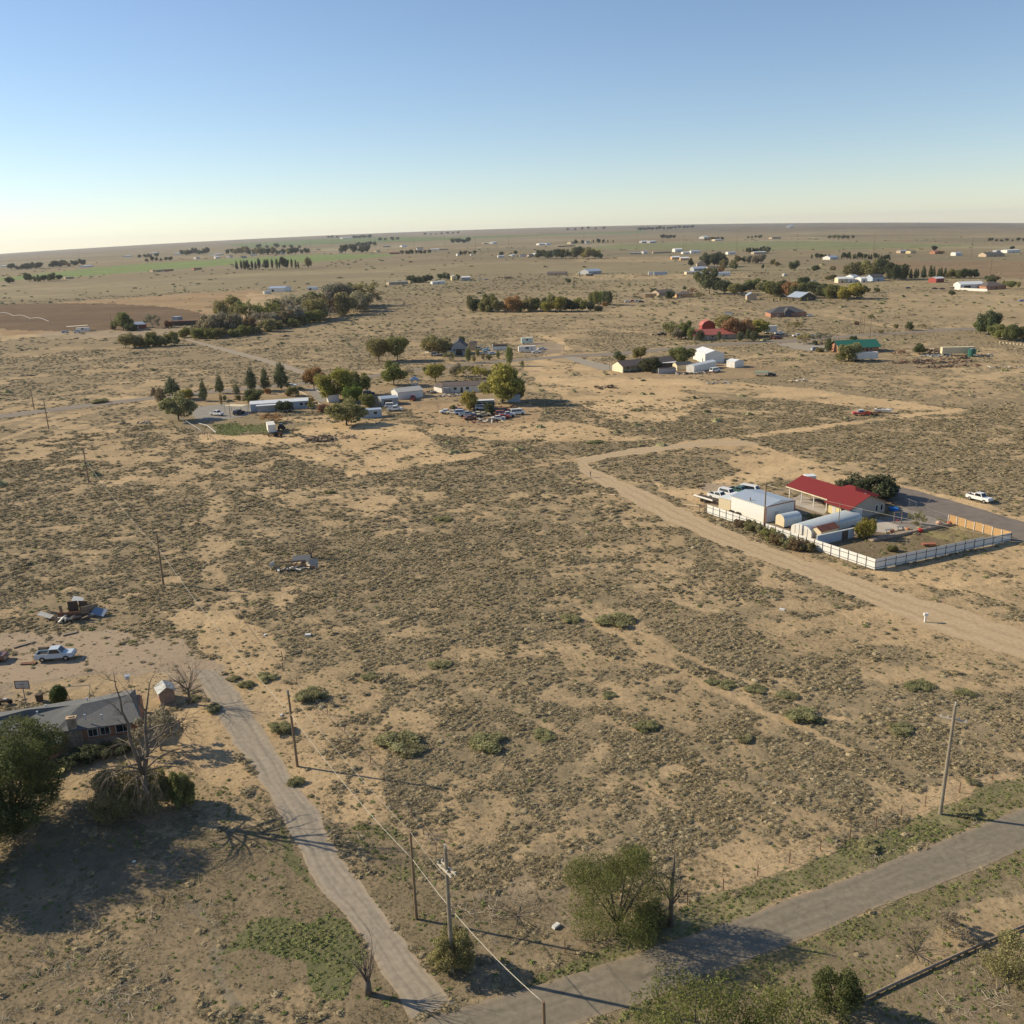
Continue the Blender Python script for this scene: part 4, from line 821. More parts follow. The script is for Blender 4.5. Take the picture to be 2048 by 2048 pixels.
clump([(880,560),(892,560)], 2, (12, 14), ['round'], ['dark'], 'between the white trailer and yellow barn', 'trees round the yellow sheds', 1.1, 1)
tree(915, 560, 11, 9, 'round', 'dark', 'dark tree between the yellow barn and grey roof')
clump([(1078,517),(1110,518),(1150,518),(1187,517)], 11, (12, 19), ['round'], ['dark', 'yellow', 'dark', 'olive', 'deep'], 'in the tree row on the middle of the plain', 'tree row on the middle of the plain', 1.2, 1)
tree(1201, 517, 8, 10, 'round', 'dark', 'small dark tree at the right end of the tree row')
tree(1031, 510, 7, 9, 'round', 'dark', 'small dark tree left of the houses beside the tree row')
clump([(1152,488),(1165,488)], 2, (6, 9), ['round'], ['deep'], 'by the far white houses left of the field', 'far trees left of the olive field', 1.4, .5)
clump([(1186,486),(1205,486),(1226,486)], 5, (5, 8), ['round', 'column'], ['deep'], 'right of the far white houses', 'far trees left of the olive field', 1.0, .5)
clump([(1280,461),(1330,459),(1384,456)], 14, (4, 6), ['round'], ['deep'], 'in the dark line below the horizon', 'dark tree line below the horizon', 1.6, .3)
clump([(1136,461),(1175,459),(1206,458)], 6, (3, 5), ['round'], ['dark'], 'in the faint line below the horizon', 'faint tree line below the horizon', 1.5, .3)
clump([(850,470),(895,468),(918,467)], 7, (2, 4), ['round'], ['dark'], 'in the thin line along the left horizon', 'thin tree line along the horizon', 2, .3)
clump([(1326,477),(1350,477)], 4, (5, 7), ['round'], ['dark', 'deep'], 'in the clump above the olive field', 'far trees above the olive field', 1.5, .5)
clump([(1412,482),(1444,480)], 6, (5, 8), ['round'], ['dark', 'brown'], 'round the far buildings above the olive field', 'far trees above the olive field', 1.3, .5)
clump([(1497,477),(1520,476)], 4, (3, 6), ['round'], ['dark'], 'above the right of the olive field', 'far trees above the olive field', 1.4, .5)
clump([(1660,478),(1682,478),(1706,477)], 6, (5, 7), ['round'], ['dark', 'green'], 'in the clump beyond the field by the power poles', 'far trees above the olive field', 1.4, .5)
clump([(1981,483),(2010,483),(2046,482)], 7, (3, 6), ['round'], ['deep'], 'in the far row at the right edge', 'far row at the right edge', 1.5, .5)
clump([(1625,518),(1640,518),(1657,518)], 5, (6, 9), ['round', 'column'], ['deep'], 'left of the blue-roofed white house', 'trees beside the blue-roofed white house', 1.2, .5)
clump([(1682,518),(1720,519),(1774,520)], 16, (8, 12), ['round', 'column', 'pine'], ['deep', 'dark'], 'right of the blue-roofed white house', 'trees beside the blue-roofed white house', 1.0, 1)
tree(1779, 521, 8, 6, 'pine', 'deep', 'last separate conifer of the row by the blue-roofed house')
clump([(1499,507),(1515,506),(1532,507)], 5, (8, 12), ['round'], ['deep', 'dark'], 'over the white sheds below the olive field', 'trees below the olive field', 1.2, .5)
clump([(1410,534),(1425,535),(1442,534)], 5, (15, 25), ['round'], ['grey', 'dark', 'olive'], 'behind the brown gabled house', 'trees behind the brown gabled house', 1.0, 1)
tree(1382, 534, 14, 12, 'round', 'deep', 'dark tree left of the brown gabled house')
tree(1419, 545, 9, 13, 'round', 'gold', 'small golden tree before the brown gabled house')
tree(1442, 545, 9, 13, 'round', 'rust', 'small rust tree right of the grey barn roofs')
clump([(1450,541),(1463,541)], 2, (14, 18), ['round'], ['yellow', 'olive'], 'right of the farm with silver roofs', 'trees right of the farm with silver roofs', 1.0, 1)
clump([(1475,527),(1500,527),(1520,528)], 5, (8, 16), ['round'], ['grey', 'olive', 'dark'], 'on the plain behind the silver-roofed farm', 'trees behind the silver-roofed farm', 1.3, 1)
tree(1525, 538, 8, 6, 'round', 'dark', 'small dark tree alone right of the silver-roofed farm')
clump([(1524,584),(1545,590)], 3, (16, 22), ['round'], ['olive', 'dark'], 'between the grey shed and the central grove', 'trees of the central grove', 1.0, 1)
clump([(1552,535),(1545,530)], 2, (9, 12), ['round'], ['dark', 'olive'], 'on the plain left of the lone round tree', 'bushes left of the lone round tree', 1.2, 1)
tree(1868, 503, 9, 12, 'round', 'deep', 'dark flat-topped tree beside the far pink house')
tree(1881, 508, 5, 12, 'bush', 'brown', 'brown bush right of the far pink house')
tree(2024, 500, 6, 10, 'round', 'deep', 'dark tree behind the far white trailers at the right')
tree(1135, 566, 14, 12, 'round', 'dark', 'dark round tree at the right end of the tan house', H=5.5)
# --- trees of the fenced compound
tree(1704, 992, 36, 58, 'bush', 'deep', 'left of the two dark bushy trees behind the red-roofed house')
tree(1754, 998, 42, 66, 'bush', 'deep', 'right of the two dark bushy trees behind the red-roofed house')
tree(1731, 1076, 34, 38, 'bush', 'yellow', 'rounded yellow-green tree beside the arched greenhouse')
tree(1834, 1053, 32, 28, 'wispy', 'olive', 'small airy tree by the terraced flower bed')
tree(1785, 1102, 11, 20, 'bush', 'olive', 'low green bush on the brown lawn inside the white fence')
tree(1624, 1039, 11, 15, 'bush', 'olive', 'small round shrub between the workshop and yellow house', H=1.3)
for i, (x, y, h_, w_, c) in enumerate([(1482,1053,14,26,'brown'),(1500,1060,18,28,'olive'),(1518,1066,16,26,'scrub'),(1538,1078,20,30,'olive'),(1556,1088,20,30,'brown'),(1577,1094,20,30,'scrub'),(1597,1099,20,32,'brown'),(1615,1101,16,28,'olive')]):
    tree(x, y, h_, w_, 'bush', c, '%s bush against the white metal fence, %s from the left' % (CN[c], ORD[i]), 'bush', 'bushes against the white metal fence')
# --- near trees and bushes
tree(28, 1655, 196, 262, 'round', 'leafy', 'large dense green tree at the left edge beside the brick house', near=52000, lsz=.17)
tree(-110, 1735, 190, 220, 'round', 'leafy', 'second dense green tree cut by the left edge of the picture', near=30000, lsz=.18)
tree(1235, 1868, 150, 215, 'bush', 'ygreen', 'big feathery green bush-like tree beside the country road', near=30000, lsz=.09)
tree(1300, 1850, 40, 60, 'bush', 'olive', 'low bushy growth at the foot of the bare snag', 'bush', near=4000)
tree(1385, 2160, 185, 260, 'bush', 'ygreen', 'yellow-green bush below the road at the bottom edge', 'bush', near=14000)
tree(1560, 2135, 130, 200, 'bush', 'ygreen', 'green bush at the bottom edge right of the yellow-green one', 'bush', near=11000)
tree(1672, 2022, 78, 95, 'bush', 'leafy', 'green bush at the near end of the fallen timber rail', 'bush', near=7000)
tree(1760, 1868, 1, 1, 'bush', 'grey', 'x') if False else None
tree(1905, 1866, 34, 55, 'wispy', 'grey', 'low grey twiggy bush on the bare sand below the road', 'bush')
tree(2030, 1950, 66, 130, 'bush', 'olive', 'olive bush at the right edge below the timber rail', 'bush', near=6000)
tree(905, 1935, 72, 90, 'bush', 'olive', 'brownish green bush around the foot of the double crossarm pole', 'bush', near=9000)
tree(240, 1628, 88, 110, 'bush', 'olive', 'wide grey-green bush under the big dead tree', 'bush', near=18000, lsz=.14)
tree(312, 1618, 78, 70, 'bush', 'olive', 'olive bush wrapped round the trunk of the big dead tree', 'bush', near=12000, lsz=.14)
tree(368, 1612, 72, 52, 'bush', 'green', 'upright dark green bush right of the dead tree trunk', 'bush', near=12000, lsz=.14)
tree(322, 1500, 78, 74, 'wispy', 'grey', 'grey twiggy tree between the brick house and dead tree')
tree(160, 1522, 22, 60, 'bush', 'deep', 'dark foundation shrub under the stone wall of the house', 'bush')
tree(205, 1512, 20, 50, 'bush', 'deep', 'dark foundation shrub under the small house windows', 'bush')
tree(254, 1502, 18, 44, 'bush', 'deep', 'dark foundation shrub at the right corner of the house', 'bush')
_p = P(120, 1408); o = thing('clipped_evergreen', 'clipped dense egg-shaped evergreen behind the brick house', 'bush', _p); c = link('crown', cloud_mesh('crown', leaf_cloud(9000, [(0, 0, 1.25, 1.15, 1.35), (0, 0, 1.5, 1.05, 1.3)], .09, 5, zmin=.02), folp), o, (.09, .12, .035)); link('trunk', MB().cyl((0, 0, 0), .12, 1.6, 8).mesh('trunk', bark), o)
NB = [(465,1360,'brown',16,26,'beside the bend of the gravel drive'),(492,1372,'olive',20,30,'near the bend of the drive, beside a smaller one'),(530,1358,'olive',22,40,'between the drive and the leaning post'),(623,1396,'olive',36,60,'of airy growth in the sandy field left of centre'),
 (558,1462,'olive',36,48,'left of the brown telephone pole'),(594,1566,'green',24,32,'at the edge of the gravel drive below the pole'),(622,1592,'olive',9,12,'tiny beside the long pole shadow'),(425,1420,'olive',24,34,'by the wooden post next to the drive'),
 (385,1400,'olive',18,26,'at the foot of the leafless tree'),(880,1330,'olive',16,40,'in the wide field left of centre'),(740,1355,'olive',16,34,'in the field above the telephone poles'),(795,1488,'olive',36,80,'of wide scrub in the left of the near field'),
 (826,1504,'brown',28,46,'of brownish scrub touching the wide scrub'),(975,1490,'green',34,70,'widest green one in the middle of the near field'),(1085,1472,'green',18,44,'bright and low right of the widest green one'),(1292,1455,'green',24,44,'bright and round in the near field centre'),
 (1218,1392,'dark',14,28,'small and dark in the near field centre'),(1490,1480,'brown',20,32,'brownish on the right part of the near field'),(1608,1438,'green',34,66,'large and green on the right part of the near field'),(1575,1392,'olive',18,40,'low beside the faint wheel tracks'),
 (1838,1375,'green',20,50,'bright and wide near the right edge'),(1932,1388,'green',16,36,'small and bright near the right edge'),(1942,1565,'brown',16,28,'brown on the bare sand patch by the pole'),(1935,1625,'gold',22,44,'of straw-yellow grass by the road verge'),
 (1740,1695,'gold',24,40,'of tall pale grass beside the ditch'),(1800,1460,'olive',22,50,'wide between the pole and the wheel tracks'),(888,1040,'green',16,32,'green in the middle of the grey flat'),(1190,885,'bright',10,30,'bright on the verge above the sandy corner'),
 (930,905,'olive',10,12,'small on the sandy lot edge'),(660,985,'olive',14,24,'dark along the wire fence corner'),(1230,1245,'olive',30,70,'of broad scrub left of the faint wheel tracks'),(1140,1240,'olive',20,40,'beside the broad scrub near the centre'),
 (1425,1365,'dark',16,30,'dark along the faint wheel tracks'),(1455,1372,'olive',16,34,'next to the dark one along the wheel tracks'),(1510,1380,'olive',18,40,'lower along the faint wheel tracks'),(200,805,'green',15,36,'alone beside the paved road at the left'),(82,818,'olive',7,16,'small beside the paved road pole at the left')]
for x, y, c, h_, w_, s in NB:
    b_ = tree(x, y, h_*.36, w_*.9, 'bush', c, '%s bush %s' % (CN[c], s), 'bush'); cc = [q for q in b_.children if q.name.startswith('crown')][0]; v_ = Vector(PAL[c])*.3+Vector(PAL['scrub'])*.75; cc.color = (*v_, 1)
# dead trees with their own limbs
def dead(name, label, px, py, H, seed, fn):
    p = P(px, py); o = thing(name, label, 'tree', p); mb = MB(); r = random.Random(seed); fn(mb, H, r); link('trunk', mb.mesh('trunk', deadw, True), o); return o
def big_dead(mb, H, r):
    mb.tube([(0, 0, -.2), (.1, 0, H*.14), (0, 0, H*.30)], [.42, .36, .32], 10)
    mb.tube([(0, 0, H*.27), (-.35, .15, H*.38), (-.45, -.1, H*.46), (-.85, .1, H*.55), (-.8, .25, H*.64), (-1.15, .05, H*.73), (-1.05, -.1, H*.82), (-1.4, .1, H*.9), (-1.35, .1, H)], [.25, .22, .2, .17, .15, .12, .09, .06, .025], 8)
    for t_ in (.5, .62, .7, .78, .86): branch(mb, Vector((-.9, .1, H*t_)), Vector((r.uniform(-1, 1), r.uniform(-1, 1), .6)), 2.2*(1.3-t_), .05, 3, r, .05, .6, 4, 3)
    mb.tube([(0, 0, H*.28), (.8, .2, H*.45), (.9, .2, H*.62)], [.27, .2, .15], 8)
    for q, d, L, w_ in [((.9, .2, H*.6), (.3, .1, 1), 5.0, .16), ((.9, .2, H*.58), (.9, -.2, .8), 4.6, .14), ((.8, .2, H*.5), (1, .4, .5), 4.6, .14), ((-.9, 0, H*.7), (-.9, .3, .6), 2.0, .07), ((-1.1, 0, H*.86), (.8, 0, .4), 1.6, .05), ((-1.2, .1, H*.93), (-1, -.2, .5), 1.4, .05)]:
        branch(mb, Vector(q), Vector(d), L, w_, 4, r, .03, .6, 6, 3)
    for k in range(15):
        a = k*.42+r.uniform(-.2, .2); branch(mb, Vector((0, 0, H*r.uniform(.24, .42))), Vector((math.cos(a), math.sin(a), .6)), r.uniform(3.6, 5.2), .11, 5, r, .20, .6, 4, 3)
dead('dead_tree', 'tall dead tree with drooping bare limbs between house and drive', 300, 1632, 17.5, 5, big_dead)
def bare_fn(mb, H, r):
    mb.tube([(0, 0, -.1), (-.05, 0, H*.16), (-.1, 0, H*.3)], [.26, .22, .19], 8)
    for k in range(12): a = k*.55+r.uniform(-.3, .3); branch(mb, Vector((-.08, 0, H*r.uniform(.2, .36))), Vector((math.cos(a)*.95, math.sin(a)*.95, r.uniform(.7, 1.5))), H*.46, .075, 5, r, .0, .5, 4, 3)
dead('bare_tree', 'leafless spreading tree beside the bend of the gravel drive', 381, 1408, 6.6, 9, bare_fn)
def stub_fn(mb, H, r):
    mb.tube([(0, 0, -.1), (0, 0, H*.22)], [.34, .26], 8)
    for k in range(8): a = k*.8; branch(mb, Vector((0, 0, H*.18)), Vector((math.cos(a)*.35, math.sin(a)*.35, 1)), H*r.uniform(.35, .5), .09, 3, r, 0, .35, 5, 2)
dead('dead_tree', 'small pale dead tree left of the drive entrance', 737, 1988, 6.2, 14, stub_fn)
def snag_fn(mb, H, r):
    mb.tube([(0, 0, -.1), (0, 0, H*.4), (.15, 0, H*.8), (.2, 0, H)], [.26, .2, .13, .05], 8)
    for k in range(9): a = k*.9; branch(mb, Vector((0, 0, H*r.uniform(.2, .7))), Vector((math.cos(a)*.7, math.sin(a)*.7, .9)), H*.24, .07, 3, r, 0, .5, 5, 2)
dead('dead_tree', 'bare grey snag rising right of the feathery roadside bush', 1341, 1852, 7.6, 21, snag_fn)
def low_fn(mb, H, r):
    for k in range(10): a = k*.63; branch(mb, Vector((0, 0, 0)), Vector((math.cos(a), math.sin(a), .5)), H*.6, .04, 3, r, 0, .6, 4, 3)
dead('fallen_brush', 'tangle of pale dead branches in the hollow behind the crossarm pole', 1035, 1830, 3.2, 31, low_fn)['category'] = 'branches'
dead('fallen_brush', 'tangle of grey dead branches beside the bare sand below the road', 1830, 1905, 2.4, 37, low_fn)['category'] = 'branches'
dead('bare_tree', 'small leafless tree behind the collapsed shed in the field', 623, 1116, 3.0, 33, bare_fn)
# ------------------------------------------------------------------ buildings
M_w = mat('white siding', (.74, .70, .62), .6, var=.05, dirt=(.6, .54, .44)); M_wm = mat('white ribbed metal', (.78, .75, .68), .45, var=.04, stripe=(0, .6, .12)); M_cr = mat('cream wall', (.66, .55, .36), .8, var=.06)
M_tan = mat('tan wall', (.44, .34, .23), .85, var=.08, dirt=(.36, .28, .2)); M_adobe = mat('adobe wall', (.55, .34, .16), .9, var=.08); M_brick = mat('brick wall', (.42, .205, .125), .9, var=.18, scale=5, stripe=(2, .3, .18)); M_stone = mat('stone veneer', (.34, .27, .20), .95, var=.35, scale=2.6, bump=.6)
M_grey = mat('grey siding', (.36, .36, .36), .7, var=.08, dirt=(.3, .28, .25)); M_blue = mat('blue grey and shaded white siding', (.40, .46, .52), .6, var=.06); M_dk = mat('dark wood', (.10, .075, .055), .9, var=.2); M_rust = mat('rusty steel', (.20, .095, .055), .85, var=.35, scale=1.5, dirt=(.12, .07, .05))
R_sh = mat('grey shingles', (.150, .150, .142), .95, var=.16, scale=6, bump=.3, dirt=(.19, .185, .17)); R_br = mat('brown shingles', (.145, .115, .10), .9, var=.14, scale=3); R_dk = mat('charcoal shingles', (.085, .085, .09), .9, var=.12, scale=3)
R_red = mat('red metal roof', (.205, .027, .021), .5, var=.05, stripe=(1, .45, .10)); R_pink = mat('faded red roof', (.42, .13, .10), .6, var=.08); R_wh = mat('white metal roof', (.74, .75, .74), .45, var=.05, dirt=(.6, .57, .5)); R_gal = mat('galvanised roof', (.48, .54, .60), .38, metal=.35, var=.06, dirt=(.5, .5, .48)); R_grn = mat('green metal roof', (.032, .15, .105), .45, var=.06, stripe=(0, .5, .1))
M_win = mat('window glass', (.03, .035, .04), .12, spec=.6, var=.02); M_frame = mat('white trim', (.72, .70, .64), .6, var=.03); M_dr = mat('door paint', (.55, .52, .47), .6, var=.05); M_red = mat('red wall', (.33, .07, .05), .7, var=.1); M_yel = mat('yellow wall', (.62, .51, .27), .8, var=.08); M_post = mat('weathered wood', (.26, .20, .14), .9, var=.2, scale=2); M_steel = mat('grey steel', (.30, .29, .28), .55, metal=.4, var=.1)
def wall_prism(L, D, wh, rh, ax):
    mb = MB()
    if ax == 'u': return mb.prism([(0, -.1), (D, -.1), (D, wh), (D/2, wh+rh), (0, wh)] if rh else [(0, -.1), (D, -.1), (D, wh), (0, wh)], 0, L, 'x')
    if ax == 'v': return mb.prism([(0, -.1), (L, -.1), (L, wh), (L/2, wh+rh), (0, wh)], 0, D, 'y')
    return mb.box(0, L, 0, D, -.1, wh)
def roof_mesh(L, D, wh, rh, ax, over, th=.12):
    mb = MB(); o = over; z0 = wh
    if ax == 'hip':
        k = min(L, D)/2; s = rh/(k+o); a = [(-o, -o, z0), (L+o, -o, z0), (L+o, D+o, z0), (-o, D+o, z0)]; r_ = [(k, D/2, z0+rh), (L-k, D/2, z0+rh)] if L >= D else [(L/2, k, z0+rh), (L/2, D-k, z0+rh)]
        v = a+r_+[(x, y, z-th) for x, y, z in a]
        f = [(0, 1, 5, 4), (1, 2, 5), (2, 3, 4, 5), (3, 0, 4)] if L >= D else [(0, 1, 4), (1, 2, 5, 4), (2, 3, 5), (3, 0, 4, 5)]
        return mb.add(v, f+[(0, 6, 7, 1), (1, 7, 8, 2), (2, 8, 9, 3), (3, 9, 6, 0), (6, 9, 8, 7)])
    if ax == 'flat': return mb.box(-o, L+o, -o, D+o, z0+.004, z0+th)
    W_ = D if ax == 'u' else L; s = rh/(W_/2); e = o*s; pr = [(-o, z0-e+.01), (W_/2, z0+rh+.01), (W_+o, z0-e+.01), (W_+o, z0-e+th), (W_/2, z0+rh+th), (-o, z0-e+th)]
    return mb.prism(pr, -o, (L if ax == 'u' else D)+o, 'x' if ax == 'u' else 'y')
def panel(o, name, face, c, z, w_, h_, L, D, m, fr=None, th=.05, label=None):
    """a door or window set proud of a wall face: f front, b back, l left end, r right end"""
    def bx(g, w2, h2, t0, t1):
        mb = MB()
        if face in 'fb': y0, y1 = (-t1, -t0) if face == 'f' else (D+t0, D+t1); mb.box(c-w2/2, c+w2/2, y0, y1, z-h2/2, z+h2/2)
        else: x0, x1 = (-t1, -t0) if face == 'l' else (L+t0, L+t1); mb.box(x0, x1, c-w2/2, c+w2/2, z-h2/2, z+h2/2)
        return mb
    if fr: f = part(name, bx(0, w_+.2, h_+.2, .002, th*.7), fr, o); part('pane', bx(0, w_, h_, .004, th), m, f); return f
    return part(name, bx(0, w_, h_, .002, th), m, o, label=label)
def house(name, label, A, B, D, wh, rh, ax='u', wall=None, roof=None, cat='house', over=.35, win='', door='', group=None, L=None, big=None):
    """A and B: pixels of the two ends of the nearest long wall foot; D depth in metres"""
    a = P(*A); b = P(*B); rz = az_of(a, b); L = L or (Vector((b.x-a.x, b.y-a.y))).length; z = min(a.z, b.z); o = thing(name, label, cat, (a.x, a.y, z), rz, group)
    part('wall', wall_prism(L, D, wh, rh, 'box' if ax in ('hip', 'flat') else ax), wall or M_w, o); part('roof', roof_mesh(L, D, wh, rh, ax, over), roof or R_br, o)
    for w in win.split():     # e.g. f.3 : window on the front at 30 percent of its length
        t = float(w[1:]); n = L if w[0] in 'fb' else D; panel(o, 'window', w[0], t*n, wh*.6, 1.2, 1.0, L, D, M_win, M_frame)
    for w in door.split():    # f.5:w:h[:g]
        q = w.split(':'); t = float(q[0][1:]); n = L if q[0][0] in 'fb' else D; W_ = float(q[1]) if len(q) > 1 else .95; H_ = float(q[2]) if len(q) > 2 else 2.05
        panel(o, 'garage_door_or_dark_opening' if W_ > 2 else 'door', q[0][0], t*n, H_/2, W_, H_, L, D, {'d': M_win, 'w': M_frame, 'b': M_dk}.get(q[3] if len(q) > 3 else '', M_dr))
    return o, L
def vent(o, x, y, z, h=.5, r=.12, name='vent_pipe'): part(name, MB().cyl((x, y, z), r, h, 10).cyl((x, y, z+h), r*1.7, r*.9, 10), R_gal, o)
# --- brick house at the left
def brick_house():
    p = lambda x, y, z: PZ(x*.2588, 1160+y*.2588, z)
    ORG = P(120, 1500); o = thing('brick_house', 'low brick and stone house with grey shingle hip roofs at the left edge', 'house', ORG)
    loc = lambda v: tuple(Vector(v)-ORG)
    f1 = P(277, 1474); f2 = P(126, 1497); u = (f1-f2).normalized(); v = Vector((-u.y, u.x, 0))
    g1 = P(119, 1517); g2 = P(95, 1521); g3 = g2-u*7.5
    foot = [f1, f1+v*7.0, f2+v*6.6-u*1.5, g3+v*8.0, g3, g2, g1, f2]; mb = MB(); n = len(foot)
    mb.add([loc(q-Vector((0, 0, .1))) for q in foot]+[loc(q+Vector((0, 0, 2.55))) for q in foot], [(i, (i+1) % n, (i+1) % n+n, i+n) for i in range(n)]+[tuple(range(n, 2*n))]); part('wall', mb, M_brick, o)
    a = p(1000, 883, 4.15); b = p(1095, 1092, 2.62); c = p(632, 958, 4.15); d = p(402, 1182, 2.62); e = p(545, 968, 3.9); g = p(385, 1085, 3.15); t = p(212, 1040, 3.3); s = p(480, 1203, 2.62); s2 = PZ(123, 1486, 2.6); s3 = PZ(94, 1491, 2.6); s4 = s3-u*9; s5 = s4+v*6.5+Vector((0, 0, 1.2)); s6 = p(205, 1003, 3.9)
    bk = lambda q, k=4.6: Vector((q.x, q.y, 2.62))+v*k; ab = bk(a); cb = bk(c); eb = bk(e, 4.2); tb = bk(s6, 3.2); s5b = bk(s5, 4.5)
    P_ = [a, b, c, d, e, g, t, s, s2, s3, s4, s5, s6, ab, cb, eb, tb, s5b]; nm = 'a b c d e g t s s2 s3 s4 s5 s6 ab cb eb tb s5b'.split(); ix = {k: i for i, k in enumerate(nm)}
    F = ['d b a c', 'c e g d', 'e t g', 't s6 e', 'g t s5 s4 s3 s2 s d', 's6 t s5', 'ab a c', 'ab cb c'.replace('ab cb c', 'ab c cb'), 'cb c e eb', 'eb e s6 tb', 'tb s6 s5 s5b', 'b ab a']; faces = []
    for q in F: faces.append(tuple(ix[k] for k in q.split()))
    m2 = MB().add([loc(q) for q in P_]+[loc(q-Vector((0, 0, .16))) for q in P_], faces+[tuple(i+len(P_) for i in f) for f in faces]+[(ix['d'], ix['b'], ix['b']+18, ix['d']+18), (ix['b'], ix['ab'], ix['ab']+18, ix['b']+18), (ix['s'], ix['s2'], ix['s2']+18, ix['s']+18), (ix['s2'], ix['s3'], ix['s3']+18, ix['s2']+18), (ix['s3'], ix['s4'], ix['s4']+18, ix['s3']+18)]); part('roof', m2, R_sh, o)
    rz = math.atan2(u.y, u.x); RM = Matrix.Rotation(rz, 4, 'Z')
    def fp(t_, off=0, z=0): return Vector(loc(f2+u*t_-v*off))+Vector((0, 0, z))
    L = (f1-f2).length
    M = Matrix.Translation(fp(1.6))@RM; ch = part('chimney', MB().box(-.95, .95, -.25, .02, 0, 2.3, M).box(-.5, .5, -.5, .12, 0, 4.1, M), M_stone, o); part('chimney_cap', MB().box(-.6, .6, -.6, .22, 4.1, 4.22, M).box(-.3, .3, -.35, 0, 4.22, 4.34, M), mat('pale clay', (.5, .36, .22)), ch)
    M = Matrix.Translation(fp(0))@RM; part('stone_base', MB().box(.05, L-.05, -.1, -.012, 0, .7, M), M_stone, o)
    for k in (.42, .58, .82):
        M = Matrix.Translation(fp(k*L, 0, 1.62))@RM; w2 = .5 if k < .8 else .8; f = part('window', MB().box(-w2-.1, w2+.1, -.09, -.003, -.55, .55, M), M_frame, o); part('pane', MB().box(-w2, -.03, -.11, -.09, -.46, .46, M).box(.03, w2, -.11, -.09, -.46, .46, M), M_win, f)
    for x, y, h in ((1000, 920, .0), (660, 1078, .75), (788, 1080, .75), (290, 1040, .5), (358, 990, .5), (675, 935, .5)):
        if h: q = Vector(loc(p(x, y, 3.35))); q.z -= .1; vent(o, q.x, q.y, q.z, h, .08)
    q = Vector(loc(P(262, 1400))); part('roof_vent', MB().cyl((q.x, q.y, 3.2), .3, .45, 12).cyl((q.x, q.y, 3.65), .42, .1, 12), R_gal, o); return o
brick_house()
sh, _ = house('garden_shed', 'small pinkish brown shed with pale gabled metal roof near the leafless tree', (322, 1410), (352, 1402), 2.2, 1.75, .6, 'v', mat('pink brown boards', (.36, .24, .17), .9, var=.15), mat('weathered tin', (.42, .43, .40), .6, var=.12), 'shed', .25, L=1.95)
